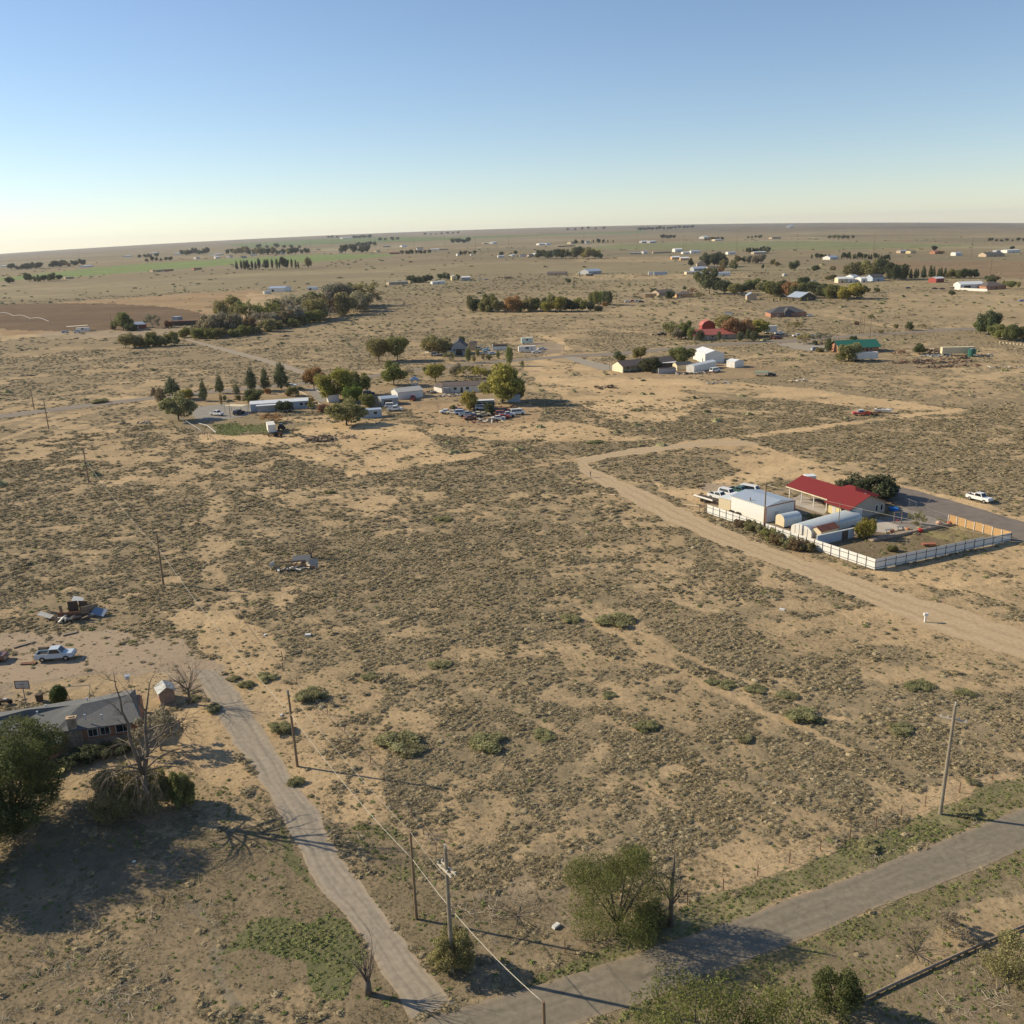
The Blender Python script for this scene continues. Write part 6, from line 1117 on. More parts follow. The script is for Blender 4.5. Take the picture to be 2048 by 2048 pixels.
far = [
 ('long tan flat-roofed building on the plain left of the yellow sheds', (778,570), (817,568), 12, 3.4, 0, 'flat', M_tan, M_grey, 'building'),
 ('low bright yellow shed beside the long tan building', (820,566.5), (843,564.5), 8, 3, .8, 'u', M_yel, M_tan, 'shed'),
 ('white trailer house before the trees near the yellow barn', (865,569), (890,567.5), 6, 3.4, .5, 'u', M_w, R_wh, 'trailer house'),
 ('tall pale yellow barn near the grey-white roof', (904,561), (915,560.5), 8, 5.5, .8, 'v', M_yel, R_wh, 'barn'),
 ('grey building with pale roof right of the yellow barn', (923,562), (940,561.5), 12, 4.6, 1.2, 'u', M_grey, R_wh, 'building'),
 ('small orange building alone on the open plain', (1008,558), (1024,557.5), 7, 3.4, 0, 'flat', M_adobe, M_tan, 'building'),
 ('tan house with orange gable on the middle plain', (1094,551.5), (1130,551), 12, 3.6, 2, 'u', M_tan, R_br, 'house'),
 ('small yellow shed between the tan house and metal barn', (1152,552), (1157,552), 5, 4, .8, 'v', M_yel, R_wh, 'shed'),
 ('silver-roofed metal barn on the middle plain', (1177,549), (1203,547.5), 22, 4.2, 3, 'u', M_grey, R_gal, 'barn'),
 ('dark low shed before the silver-roofed metal barn', (1172,552), (1182,552), 6, 3, 0, 'flat', M_dk, R_gal, 'shed'),
 ('grey-white roofed row of tanks left of the silver farm', (1396,553), (1421,552), 8, 4, 1, 'u', M_w, R_gal, 'shed'),
 ('white tank shed right of the silver farm', (1434,552.5), (1461,551.5), 8, 4, 1, 'u', M_w, R_gal, 'shed'),
 ('silver roof of the farm below the brown gabled house', (1388,542.5), (1414,541.5), 18, 3.6, 2.4, 'u', M_grey, R_gal, 'barn'),
 ('low cream building in front of the silver farm roofs', (1373,549), (1400,548), 10, 3.4, 0, 'flat', M_cr, R_gal, 'building'),
 ('dark blue-grey barn right of the silver farm roofs', (1416,543), (1431,542.5), 14, 5, 2, 'u', M_grey, R_dk, 'barn'),
 ('tall brown gabled house behind the silver farm', (1394,537), (1412,536.5), 14, 7, 5, 'v', M_tan, R_br, 'house'),
 ('white-orange roofed building, left of the pair on the plain', (1344,519), (1360,518.5), 16, 4, 2, 'u', M_adobe, R_wh, 'building'),
 ('white-roofed orange building, right of the pair on the plain', (1361,521), (1378,520.5), 14, 4, 2, 'u', M_adobe, R_wh, 'building'),
 ('long brown shed below the olive field', (1306,507), (1342,506), 14, 4, 0, 'flat', M_tan, M_cr, 'shed'),
 ('bright white barn below the olive field by a pole', (1350,504), (1365,503.5), 20, 6, 2, 'u', M_w, R_wh, 'barn'),
 ('white shed with blue-grey roof below the olive field', (1382,507), (1400,506.5), 18, 5, 1.5, 'u', M_w, R_gal, 'shed'),
 ('low white stable left of the blue-grey shed', (1366,508), (1380,507.5), 12, 3.5, 1, 'u', M_w, R_wh, 'stable'),
 ('grey shed at the left end of the farm below the field', (1260,508.5), (1283,508), 10, 3, .6, 'u', M_tan, R_gal, 'shed'),
 ('small white tank shed below the left of the field', (1287,507.5), (1295,507), 8, 5, 1, 'u', M_w, R_gal, 'shed'),
 ('white shed below the field beside a tall pole', (1456,509), (1471,508.5), 14, 4.5, 1, 'u', M_w, R_gal, 'shed'),
 ('long white-roofed shed under dark trees below the field', (1508,508.5), (1533,507.5), 12, 4, 1, 'u', M_tan, R_wh, 'shed'),
 ('far house of white walls left of the tree row', (1040,513.5), (1056,513), 14, 4, 1.5, 'u', M_w, R_br, 'house'),
 ('far dark-roofed house beside the tree row', (1058,514), (1069,513.5), 12, 4, 2, 'u', M_tan, R_dk, 'house'),
 ('far white cottage touching the tree row', (1070,510.5), (1079,510), 10, 4, 1.5, 'u', M_w, R_wh, 'house'),
 ('white shed at the left edge of the tree row houses', (1024,513), (1031,512.5), 10, 3.5, 1, 'u', M_w, R_wh, 'shed'),
 ('far white houses left of the olive field, first', (1078,490.5), (1090,490), 20, 5, 2, 'u', M_w, R_wh, 'house'),
 ('far white houses left of the olive field, second', (1093,490), (1103,489.5), 20, 5, 2, 'u', M_w, R_gal, 'house'),
 ('far cream house beside the dark tree by the field', (1142,488), (1151,487.5), 18, 6, 2, 'u', M_cr, R_br, 'house'),
 ('far pale house right of the dark tree by the field', (1172,486.5), (1180,486), 16, 6, 2, 'u', M_w, R_br, 'house'),
 ('far brown corral wall left of the olive field', (1117,494), (1150,492), 3, 3, 0, 'flat', M_rust, M_dk, 'corral'),
 ('far white roof above the olive field, first', (1284,486), (1298,485.5), 20, 5, 2, 'u', M_grey, R_wh, 'building'),
 ('far white roof above the olive field, second', (1300,486), (1313,485.5), 20, 5, 2, 'u', M_grey, R_wh, 'building'),
 ('far white barn left of the trees above the field', (1408,477.5), (1418,477), 22, 7, 3, 'u', M_w, R_wh, 'barn'),
 ('far long low house in front of trees above the field', (1430,482), (1444,481.5), 18, 5, 1, 'u', M_cr, R_wh, 'house'),
 ('far tan house above the middle of the olive field', (1544,478), (1562,477.5), 20, 5, 2, 'u', M_tan, R_br, 'house'),
 ('white building alone near the right horizon', (1580,455.5), (1587,455), 30, 16, 4, 'u', M_w, R_wh, 'building'),
 ('blue-roofed white house in the row of dark trees', (1660,519.5), (1677,518.5), 16, 4, 2.4, 'u', M_w, R_gal, 'house'),
 ('grey-roofed shed above the brown field, left one', (1801,506.5), (1816,506), 14, 4, 1.5, 'u', M_tan, R_gal, 'shed'),
 ('ochre shed above the brown field, right one', (1821,507), (1832,506.5), 12, 4, 1, 'u', M_yel, R_br, 'shed'),
 ('pink-walled far house beside a flat-topped tree', (1870,508), (1880,507.5), 12, 4, 2, 'u', M_brick, R_pink, 'house'),
 ('blue-grey tank shed right of the tallest power pole', (1911,511.5), (1924,511), 12, 5, 1, 'u', M_w, R_gal, 'shed'),
 ('large dark-roofed far house at the right', (1972,514), (2009,513), 24, 4, 3, 'u', M_tan, R_dk, 'house'),
 ('long bright white trailers at the far right', (2014,506), (2040,505), 14, 5, .8, 'u', M_w, R_wh, 'trailer'),
 ('grey shed before the long white trailers at the far right', (1993,505), (2012,504.5), 12, 4, 0, 'flat', M_grey, R_wh, 'shed'),
 ('first pale brick building below the bright green field', (306,544), (330,542.5), 16, 4.2, 0, 'flat', M_tan, M_tan, 'building'),
 ('second pale brick building touching the first below the green field', (331,542.5), (347,541.5), 12, 4, 0, 'flat', M_brick, M_tan, 'building'),
 ('third separate brick building below the green field', (388,540), (404,539), 12, 4.5, 0, 'flat', M_brick, M_tan, 'building'),
 ('low tan building right of the dark clump by the field', (131,558), (148,557), 12, 3.6, 0, 'flat', M_tan, M_tan, 'building'),
 ('bright long white building above the left of the green field', (170,534.5), (187,533), 18, 4, 1, 'u', M_w, R_wh, 'building'),
 ('far low white warehouse at the left edge', (0,534), (20,533), 30, 4, 1, 'u', M_w, R_wh, 'warehouse'),
 ('far white shed between dark trees at the left edge', (46,538), (56,537.5), 14, 4, 1, 'u', M_w, R_wh, 'shed'),
 ('far white shed above the green field, lower left', (253,514), (265,513), 20, 5, 1, 'u', M_w, R_wh, 'shed'),
 ('far white shed above the green field, upper one', (301,508), (312,507.5), 30, 6, 1, 'u', M_w, R_wh, 'shed'),
 ('bright far white roof left of the horizon village', (348,509.5), (360,509), 30, 6, 1, 'u', M_w, R_wh, 'building'),
 ('far white-roofed long shed in the horizon village', (433,511), (447,510), 30, 5, 1, 'u', M_w, R_wh, 'shed'),
 ('far house just above the green field, first from the left', (392,518), (400,517.5), 14, 5, 1.5, 'u', M_w, R_br, 'house'),
 ('far house just above the green field, second from the left', (431,517), (440,516.5), 14, 5, 1.5, 'u', M_w, R_wh, 'house'),
 ('far house just above the green field, third from the left', (459,514.5), (466,514), 14, 5, 1.5, 'u', M_w, R_br, 'house'),
 ('far dark house just above the green field, fourth', (483,516.5), (494,516), 14, 5, 1.5, 'u', M_grey, R_dk, 'house'),
 ('pale house in the middle of the horizon village', (500,512), (512,511.5), 16, 5, 2, 'u', M_w, R_br, 'house'),
 ('low white house in the right of the horizon village', (560,508), (572,507.5), 16, 4, 1.5, 'u', M_w, R_wh, 'house'),
 ('grey-roofed house in the horizon village between trees', (585,503.5), (598,503), 18, 5, 2, 'u', M_tan, R_gal, 'house'),
 ('long pale shed right of the horizon village', (614,500.5), (634,500), 20, 4, 0, 'flat', M_tan, M_cr, 'shed'),
 ('long white far building on the horizon plain', (685,477.5), (706,476.5), 40, 7, 2, 'u', M_w, R_wh, 'building'),
 ('small cream house left of the far trees at the field tip', (678,507), (684,506.8), 10, 4, 1, 'u', M_cr, R_br, 'house'),
 ('far white house near the dark trees above the corrals', (804,494), (814,493.5), 16, 5, 2, 'u', M_w, R_gal, 'house'),
 ('far grey house left of the white one above the corrals', (766,494.5), (780,494), 16, 5, 1, 'u', M_tan, R_gal, 'house'),
 ('small cream house alone above the field tip', (753,504), (761,503.5), 12, 4, 1.5, 'u', M_cr, R_br, 'house'),
 ('red-brown stable among the far corrals', (779,508.5), (797,508), 10, 4, 1, 'u', M_red, R_br, 'stable'),
 ('bright gabled far house above the plain', (834,500.5), (847,500), 16, 6, 3, 'u', M_w, R_br, 'house'),
 ('far low white house right of the bright gabled one', (860,501), (878,500.5), 14, 4, 1, 'u', M_w, R_wh, 'house'),
 ('far tan shed at the end of the low white house', (880,500.5), (896,500), 10, 4, 0, 'flat', M_tan, M_tan, 'shed'),
 ('tall white-fronted far house by a dark post', (915,512), (919,511.8), 8, 6, 1, 'v', M_w, R_br, 'house'),
 ('small white far shed at the right of the dark clump', (942,511), (946,510.8), 8, 4, 1, 'v', M_w, R_br, 'shed'),
 ('white shed under a dark bush on the plain', (996,515), (1009,514.5), 8, 4, .8, 'u', M_w, R_wh, 'shed'),
 ('far white building right of the dark far clump', (986,487.5), (994,487), 20, 6, 2, 'u', M_w, R_wh, 'building'),
 ('far low shed right of the dark far clump', (967,488), (980,487.5), 16, 4, 1, 'u', M_tan, R_wh, 'shed'),
 ('white tunnel shed, leftmost before the dome tree', (1676,566), (1693,565.5), 12, 4.2, 1.6, 'u', M_cr, R_wh, 'shed'),
 ('white tunnel shed, second before the dome tree', (1695,565.5), (1709,565), 14, 4, 1.4, 'u', M_w, R_wh, 'shed'),
 ('blue-white roofed shed behind the tunnel sheds', (1706,563), (1717,562.5), 14, 5, 1.8, 'u', M_w, R_gal, 'shed'),
 ('white tunnel shed, rightmost before the dome tree', (1722,565), (1734,564.5), 12, 4, 1.4, 'u', M_w, R_wh, 'shed'),
 ('dark blue shed in the shade of the dome trees', (1745,563), (1768,562), 14, 4, 3, 'u', M_blue, R_dk, 'shed'),
 ('small red shed with white roof by the field margin', (1872,565.5), (1888,564.5), 10, 4, 1.4, 'u', M_red, R_wh, 'shed'),
 ('brick farmhouse with brown roof at the right edge', (1972,580), (2012,578), 16, 3.2, 3.4, 'hip', M_brick, R_br, 'house'),
 ('low pink annex at the left of the right-edge farmhouse', (1961,579), (1973,578.5), 8, 3, 0, 'flat', M_red, R_pink, 'annex'),
 ('small white box on the plain above the pickups', (1568,552.5), (1573,552), 3, 3, 0, 'flat', M_w, M_w, 'box'),
]
for l, A, B, D, wh, rh, ax, wl, rf, cat in far: H('far_'+cat.replace(' ', '_') if False else cat.replace(' ', '_'), l, A, B, D, wh, rh, ax, wl, rf, cat, .3, 'f.25 f.75' if cat in ('house', 'building', 'warehouse') else '', 'f.5:1.4:2.2:d')
o, L = H('white_barn', 'large bright white barn near the right edge', (1906, 578.5), (1920, 580), 22, 4.6, 2.2, 'v', M_w, R_wh, 'barn', .2, '', 'r.3:6:3.5:d'); 
H('white_wall', 'long low white wall in front of the large white barn', (1919, 580.5), (1974, 583), .4, 2.0, 0, 'flat', M_w, M_w, 'wall', .02)
H('tack_shed', 'low brown shed at the left foot of the large white barn', (1898, 581), (1908, 581), 6, 3, 0, 'flat', M_tan, M_tan, 'shed')
# small boxes under the grove
for i in range(8): x = 1998+i*7; h_, _ = H('beehive_box', 'white hive box under the right grove, %s from the left' % ORD[i], (x, 686+i*.7), (x+2, 686.2+i*.7), .5, .55, 0, 'flat', M_cr, M_cr, 'hive box', .04, group='white boxes under the right grove')
# ------------------------------------------------------------------ vehicles
paint = mat('car paint', (1, 1, 1), .35, var=.04, objcol=True, spec=.5); tyre = mat('tyre rubber', (.025, .024, .022), .9); rimm = mat('wheel rim', (.40, .39, .37), .4, metal=.6); glass = mat('car glass', (.02, .025, .03), .08, spec=.7, var=.02); lampm = mat('lamp lens', (.62, .60, .55), .2, spec=.6); chrome = mat('bumper metal', (.42, .41, .40), .35, metal=.6)
def inset(mb, q, k, off):
    q = [Vector(p) for p in q]; c = sum(q, Vector())/4; n = (q[1]-q[0]).cross(q[2]-q[0]).normalized()
    kx, kz = k if isinstance(k, tuple) else (k, k); ex = (q[1]-q[0]+q[2]-q[3])/2; ez = (q[3]-q[0]+q[2]-q[1])/2
    v = [c+(p-c)*kx+n*off for p in q]; mb.add(v+[p-n*off*2.5 for p in v], [(0, 1, 2, 3), (7, 6, 5, 4), (0, 4, 5, 1), (1, 5, 6, 2), (2, 6, 7, 3), (3, 7, 4, 0)]); return mb
def make_car(kind, simple=False):
    o = thing({'pickup': 'pickup_truck', 'suv': 'suv', 'sedan': 'car', 'van': 'van'}[kind], 'x', 'x'); w_ = .93
    S = {'pickup': (2.75, .52, 1.0, 1.22, 1.93, (-.85, 1.25), (-.65, .7)), 'sedan': (2.35, .32, .85, .98, 1.42, (-1.5, 1.15), (-.9, .45)), 'suv': (2.4, .40, .95, 1.08, 1.80, (-2.3, 1.2), (-2.1, .65)), 'van': (2.6, .4, .95, 1.1, 2.05, (-2.5, 1.9), (-2.4, 1.35))}[kind]
    Lh, z0, z1, zb, zt, bx, tx = S; mb = MB(); mb.prism([(-Lh, z0+.1), (-Lh+.1, z0), (Lh-.15, z0), (Lh, z0+.15), (Lh-.02, z1-.08), (Lh-.15, z1), (-Lh, z1)], -w_, w_, 'y')
    hood = bx[1]; mb.box(hood-.05, Lh-.12, -w_+.05, w_-.05, z1-.01, zb-.02, tx=.06, ty=.05)
    if kind == 'pickup':
        mb.box(-Lh+.01, bx[0], -w_+.01, -w_+.09, z1-.01, zb+.06).box(-Lh+.01, bx[0], w_-.09, w_-.01, z1-.01, zb+.06).box(-Lh+.012, -Lh+.09, -w_+.09, w_-.09, z1-.01, zb+.05)
    if kind == 'pickup': part('bed_shade_sheet', MB().box(-Lh+.1, bx[0]-.02, -w_+.1, w_-.1, z1+.002, z1+.03), mat('dark bed shade', (.035, .033, .03), .9), o)  # dark sheet added to make the bed hollow look shaded
    elif kind == 'sedan': mb.box(-Lh+.05, bx[0]+.05, -w_+.05, w_-.05, z1-.01, zb-.02, tx=.05, ty=.04)
    mb.box(bx[0], bx[1], -w_+.02, w_-.02, z1-.01, zb); part('body', mb, paint, o)
    b = [(bx[0], -w_+.04, zb), (bx[1], -w_+.04, zb), (bx[1], w_-.04, zb), (bx[0], w_-.04, zb)]; t = [(tx[0], -w_+.18, zt), (tx[1], -w_+.18, zt), (tx[1], w_-.18, zt), (tx[0], w_-.18, zt)]
    part('cabin', MB().add(b+t, [(4, 5, 6, 7), (0, 1, 5, 4), (1, 2, 6, 5), (2, 3, 7, 6), (3, 0, 4, 7), (3, 2, 1, 0)]), paint, o)
    part('windscreen', inset(MB(), [b[1], b[2], t[2], t[1]], .86, .012), glass, o); part('rear_window', inset(MB(), [b[3], b[0], t[0], t[3]], .84, .012), glass, o)
    part('side_window', inset(MB(), [b[0], b[1], t[1], t[0]], .82, .012), glass, o); part('side_window', inset(MB(), [b[2], b[3], t[3], t[2]], .82, .012), glass, o)
    rw = {'sedan': .32, 'pickup': .43}.get(kind, .38)
    for x in (-Lh*.62, Lh*.62):
        for sy in (-1, 1):
            q = part('wheel', MB().tube([(x, sy*(w_-.18), rw), (x, sy*(w_+.03), rw)], rw, 14), tyre, o)
            if not simple: part('rim', MB().tube([(x, sy*(w_+.02), rw), (x, sy*(w_+.045), rw)], rw*.55, 12), rimm, q)
    if not simple:
        for sy in (-1, 1): part('headlight', MB().box(Lh-.04, Lh+.015, sy*.68-.16, sy*.68+.16, z1-.28, z1-.12), lampm, o); part('tail_light', MB().box(-Lh-.015, -Lh+.03, sy*.82-.07, sy*.82+.07, z1-.3, z1-.05), mat('tail light', (.4, .02, .02), .3), o)
        part('bumper', MB().box(Lh-.03, Lh+.1, -w_+.03, w_-.03, z0+.03, z0+.2), chrome, o); part('bumper', MB().box(-Lh-.1, -Lh+.03, -w_+.03, w_-.03, z0+.03, z0+.2), chrome, o)
    return o
CARS = {}
def car(kind, px, py, hd, col, label, detail=False, tilt=0, group=None, z=0):
    key = (kind, detail)
    if key not in CARS: CARS[key] = make_car(kind, not detail)
    o = spawn(CARS[key]); o.location = P(px, py)+Vector((0, 0, z)); o.rotation_euler = (tilt, 0, hd); tag(o, label, {'pickup': 'pickup truck', 'suv': 'car', 'sedan': 'car', 'van': 'van'}[kind])
    if group: o['group'] = group
    elif 'group' in o: del o['group']
    for c in o.children:
        if c.name.split('.')[0] in ('body', 'cabin'): c.color = (*col, 1)
    return o
WHT = (.78, .76, .72); SIL = (.5, .52, .55); LBL = (.48, .58, .66); DRK = (.04, .04, .05); RED = (.42, .05, .03); RST = (.22, .10, .06); CRM = (.62, .54, .40); GRN = (.06, .14, .12); BLU = (.10, .2, .4)
def trailer(name, label, cat, px, py, hd, L, W_, z0, z1, m, wheels=1, roof=None, door=None):
    o = thing(name, label, cat, P(px, py), hd); part('body', MB().box(-L/2, L/2, -W_/2, W_/2, z0, z1), m, o); part('roof', MB().box(-L/2-.02, L/2+.02, -W_/2-.02, W_/2+.02, z1+.002, z1+.08), roof or m, o)
    for k in range(wheels):
        for sy in (-1, 1): part('wheel', MB().tube([(-L*.28-k*1.1, sy*(W_/2-.25), .45), (-L*.28-k*1.1, sy*(W_/2-.02), .45)], .45, 12), tyre, o)
    part('hitch', MB().box(L/2, L/2+1.0, -.08, .08, z0, z0+.12), M_steel, o)
    if wheels > 1:
        for sy in (-.6, .6): part('landing_leg', MB().box(L*.33, L*.33+.15, sy-.07, sy+.07, 0, z0), M_steel, o)
    if door: part('window', MB().box(-L*.1, L*.1, -W_/2-.03, -W_/2-.002, (z0+z1)/2, z1-.4), M_win, o); part('door', MB().box(L*.22, L*.22+.7, -W_/2-.03, -W_/2-.002, z0+.1, z1-.25), M_dr, o)
    return o
# foreground farmyard
o = car('pickup', 113, 1318, .12, (.52, .58, .62), 'light blue-white extended cab pickup parked in the dirt yard', True)
o = thing('tool_box', 'dark tank and gear standing right behind the pale pickup bed', 'tank', P(90, 1305)); part('tank', MB().tube([(-.8, 0, .5), (.6, 0, .5)], .45, 12), M_dk, o); part('frame', MB().box(-.9, -.8, -.4, .4, 0, .5).box(.6, .7, -.4, .4, 0, .5), M_steel, o)
car('suv', -18, 1322, .1, RST, 'rust-brown car cut by the left edge beside the dirt yard', True)
car('pickup', 1958, 1002, -1.05, WHT, 'white pickup parked alone on the sand beyond the asphalt driveway', True)
# behind the compound
car('pickup', 1438, 999, -.9, WHT, 'white pickup with grey canopy next to the flatbed trailer', True); car('suv', 1456, 992, -.9, WHT, 'white SUV parked between the pickup and the white van', True)
car('van', 1502, 987, -.75, WHT, 'large white crew van behind the workshop with an open tailgate', True); car('pickup', 1480, 988, -.85, GRN, 'dark teal pickup bed between the white SUV and van', True)
car('suv', 1781, 990, .7, SIL, 'silver car in the shade of the dark bushy tree by the driveway', True)
o = thing('flatbed_trailer', 'dark flatbed trailer at the back corner of the white fence', 'trailer', P(1413, 1003), -1.0); part('deck', MB().box(-3, 3, -1.15, 1.15, .8, .95), M_dk, o); part('side_rail', MB().box(-3, 3, -1.2, -1.12, .95, 1.3), M_wm, o)
for sx in (-.6, .6):
    for sy in (-1, 1): part('wheel', MB().tube([(sx, sy*.85, .4), (sx, sy*1.1, .4)], .4, 12), tyre, o)
part('hitch', MB().box(3, 4.2, -.06, .06, .7, .8), M_steel, o)
# middle distance
car('pickup', 434, 831, -.5, WHT, 'small white pickup standing on the yard paving before the carport', True)
car('suv', 478, 829, 1.2, DRK, 'dark SUV under the right end of the pale carport canopy'); car('sedan', 582, 774, .1, WHT, 'white car at the mouth of the entry drive by the paved road')
trailer('camper_trailer', 'white camper trailer parked on the lawn beside a dark tractor', 'camper', 543, 864, 1.9, 6.5, 2.4, .5, 2.9, M_w, 1, M_w, True)
def tractor(px, py, hd, col, label, s=1):
    o = thing('tractor', label, 'tractor', P(px, py), hd); o.scale = (s, s, s); m = mat('tractor paint '+str(col), col, .6); part('body', MB().box(-.2, 1.6, -.35, .35, .7, 1.35).box(-1, -.2, -.5, .5, .7, 1.1), m, o); part('cab', MB().box(-1, 0, -.6, .6, 1.1, 2.2, tx=.08, ty=.06), glass, o)
    for x, r, y in ((-.8, .8, .75), (1.3, .45, .6)):
        for sy in (-1, 1): part('wheel', MB().tube([(x, sy*y-.15, r), (x, sy*y+.15, r)], r, 14), tyre, o)
tractor(564, 860, 1.5, (.05, .05, .06), 'dark cabbed tractor beside the white camper trailer'); tractor(556, 873, .3, (.25, .05, .03), 'small dark red tractor in front of the white camper', .8)
o = thing('dry_implement', 'rusty low farm implement left of the small red tractor', 'implement', P(543, 873)); part('frame', MB().box(-1.2, 1.2, -.3, .3, .3, .5).box(-.9, -.8, -.5, .5, 0, .4).box(.8, .9, -.5, .5, 0, .4), M_rust, o)
car('suv', 783, 815, .1, WHT, 'white SUV, rear one of the pair before the grey metal shed', True); car('pickup', 790, 822, .05, WHT, 'white pickup, front one of the pair before the grey metal shed', True)
car('suv', 738, 790, .2, DRK, 'dark car in shade between autumn trees and white garage'); car('pickup', 826, 800, 1.6, (.3, .06, .05), 'dark red vehicle leaning against the white garage')
car('sedan', 1073, 706, .1, WHT, 'white car beside the white travel trailer on the bare lot'); car('sedan', 1084, 700, .2, SIL, 'silver car behind the white car on the bare lot')
trailer('travel_trailer', 'white travel trailer on the bare sandy lot', 'camper', 1054, 704, .1, 9, 2.5, .5, 3.1, M_w, 1, None, True); trailer('travel_trailer', 'pale green-white trailer behind the white travel trailer', 'camper', 1054, 688, .1, 6.5, 2.5, .6, 3.4, mat('mint white', (.6, .68, .58)), 1, None, True)
car('pickup', 970, 709, .1, (.35, .42, .45), 'blue-grey pickup at the front of the farmhouse yard'); car('sedan', 973, 702, .1, (.3, .5, .62), 'light blue car behind the blue-grey pickup'); car('suv', 958, 700, .1, CRM, 'cream car between the tan shed and light blue car')
car('sedan', 985, 709, .2, SIL, 'silver car at the right of the blue-grey pickup'); car('suv', 870, 712, .1, CRM, 'cream car under the wide tree of the farmhouse')
# junk yard cars
JK = [(782+0,0)]
junk = [('sedan',893,826,.15,WHT,'white car, leftmost of the scrap row'),('sedan',907,828,-.5,CRM,'cream car, second in the scrap row'),('pickup',919,826,.2,(.5,.2,.1),'orange-brown pickup behind the second scrap car'),('suv',923,829,.0,LBL,'pale blue-white car in the middle of the scrap row'),
 ('pickup',934,833,.1,SIL,'long silver pickup at the front of the scrap row'),('sedan',946,836,.3,DRK,'dark car right of the silver scrap pickup'),('suv',963,819,.1,WHT,'white-roofed dark car before the grey bus'),('sedan',957,831,-.3,CRM,'yellowish cream car below the dark green bush'),('sedan',968,832,.2,(.6,.5,.3),'tan car beside the yellowish cream one'),
 ('pickup',989,826,.1,DRK,'black pickup right of the dark green bush'),('sedan',1001,822,.2,RST,'rusty car behind the black pickup'),('suv',1004,831,.0,(.35,.12,.08),'dull red car in the front right of the scrap yard'),('pickup',1015,834,.2,SIL,'faded silver pickup beside the dull red car'),('sedan',1006,837,.3,RED,'bright red car lowest in the scrap yard'),
 ('pickup',1022,829,-.1,(.3,.1,.07),'maroon pickup second from the right of the scrap yard'),('van',1035,829,.2,WHT,'white van, rightmost of the scrap yard'),('sedan',912,821,.2,(.45,.2,.12),'rust-orange car behind the cream scrap car'),('sedan',997,839,.1,(.7,.65,.58),'whitish wreck below the red car'),('sedan',940,839,.4,RST,'rusty stripped wreck in front of the silver pickup'),('suv',1009,825,.1,RST,'brown wreck behind the dull red car')]
for k, x, y, h, c, l in junk: car(k, x, y, h, c, l, group='scrap vehicles in the junk yard')
def heap(name, label, px, py, w_, d_, h_, mats, seed, n=26, cat='scrap heap', rz=0):
    r = random.Random(seed); o = thing(name, label, cat, P(px, py), rz)
    for j, m in enumerate(mats):
        mb = MB()
        for k in range(n//len(mats)+1):
            L = r.uniform(.3, 1.5)*min(1, w_/3); M = Matrix.Translation((r.uniform(-w_/2, w_/2), r.uniform(-d_/2, d_/2), r.uniform(.05, h_*.6)))@Matrix.Rotation(r.uniform(0, 6.28), 4, 'Z')@Matrix.Rotation(r.uniform(-.6, .6), 4, 'X')@Matrix.Rotation(r.uniform(-.5, .5), 4, 'Y'); t = r.uniform(.04, .3); mb.box(-L, L, -t, t, -.04-t*.4, .04+t*.4, M)
        part(('board', 'metal_sheet', 'scrap')[j % 3], mb, m, o)
    return o
sheet = mat('pale sheet', (.6, .56, .48), .6, var=.12); bsheet = mat('blue grey sheet', (.28, .33, .40), .5, metal=.3)
heap('scrap_heap', 'low heap of bleached scrap below the silver pickup', 962, 845, 10, 2.5, .9, [sheet, M_rust], 1); heap('scrap_heap', 'heap of pale junk at the bottom of the scrap yard', 980, 841, 9, 3, 1.1, [sheet, M_dk], 2); heap('scrap_heap', 'jumble of reddish scrap behind the black pickup', 1003, 817, 10, 4, 1.2, [M_rust, M_dk], 3)
heap('lumber_stack', 'stack of lumber and tables in front of the long white home', 900, 792, 9, 3, 1.2, [sheet, M_post], 4, cat='lumber'); heap('scrap_heap', 'pile of pale junk between garage and brown annex', 855, 786, 7, 3, 1.3, [sheet, M_dk], 5)
heap('scrap_heap', 'junk beside the old farmhouse under the tree', 866, 711, 12, 4, 1.3, [sheet, M_dk, BLU and bsheet], 6); heap('scrap_heap', 'cluttered junk between tan shed and barrel shed', 965, 696, 14, 6, 1.6, [sheet, M_rust, bsheet], 7)
heap('scrap_heap', 'row of small junk before the storage shed', 1362, 748, 9, 2, .9, [sheet, M_rust], 8); heap('scrap_heap', 'white debris before the long white trailer building', 1384, 748, 7, 2, 1.0, [sheet, M_dk], 9); heap('scrap_heap', 'white and brown debris left of the white van', 1410, 746, 8, 2, 1.0, [sheet, M_rust], 10)
car('van', 1430, 744, .6, WHT, 'small white van before the long white trailer building')
o = trailer('popup_trailer', 'cream trailer with green curved top alone on the sand', 'trailer', 1523, 752, -.4, 5.5, 2.4, .5, 1.8, M_cr, 1, mat('faded green', (.22, .34, .25))); car('sedan', 1540, 752, .2, DRK, 'dark small vehicle behind the green-topped trailer')
heap('brush_pile', 'dark pile of brush on the bare ground left of the ranch', 1211, 776, 9, 3, 1.6, [M_dk, M_post], 11, 40, 'brush pile'); heap('debris_patch', 'white sheets and planks lying in the field right of the trailer', 1600, 762, 12, 3, .5, [sheet, M_tan], 12, 14, 'debris')
heap('rock_pile', 'low grey rubble pile in the field before the white barns', 1437, 766, 12, 2, .5, [M_grey, M_stone], 13, 20, 'rubble')
heap('log_pile', 'dark weathered log pile on the plain at the far left', 55, 752, 9, 2, .7, [M_dk, M_post], 14, 18, 'log pile'); heap('plank_pile', 'pale block and dark planks in the field below the paved road', 268, 847, 9, 2, .5, [sheet, M_dk], 15, 12, 'planks')
heap('brush_pile', 'dark heap of branches on the sandy lot', 640, 882, 9, 3, 1.2, [M_dk, M_post], 16, 40, 'brush pile'); heap('brush_pile', 'wide flat pile of dark brush on the sandy lot', 660, 876, 16, 5, .8, [M_dk, M_post], 17, 50, 'brush pile')
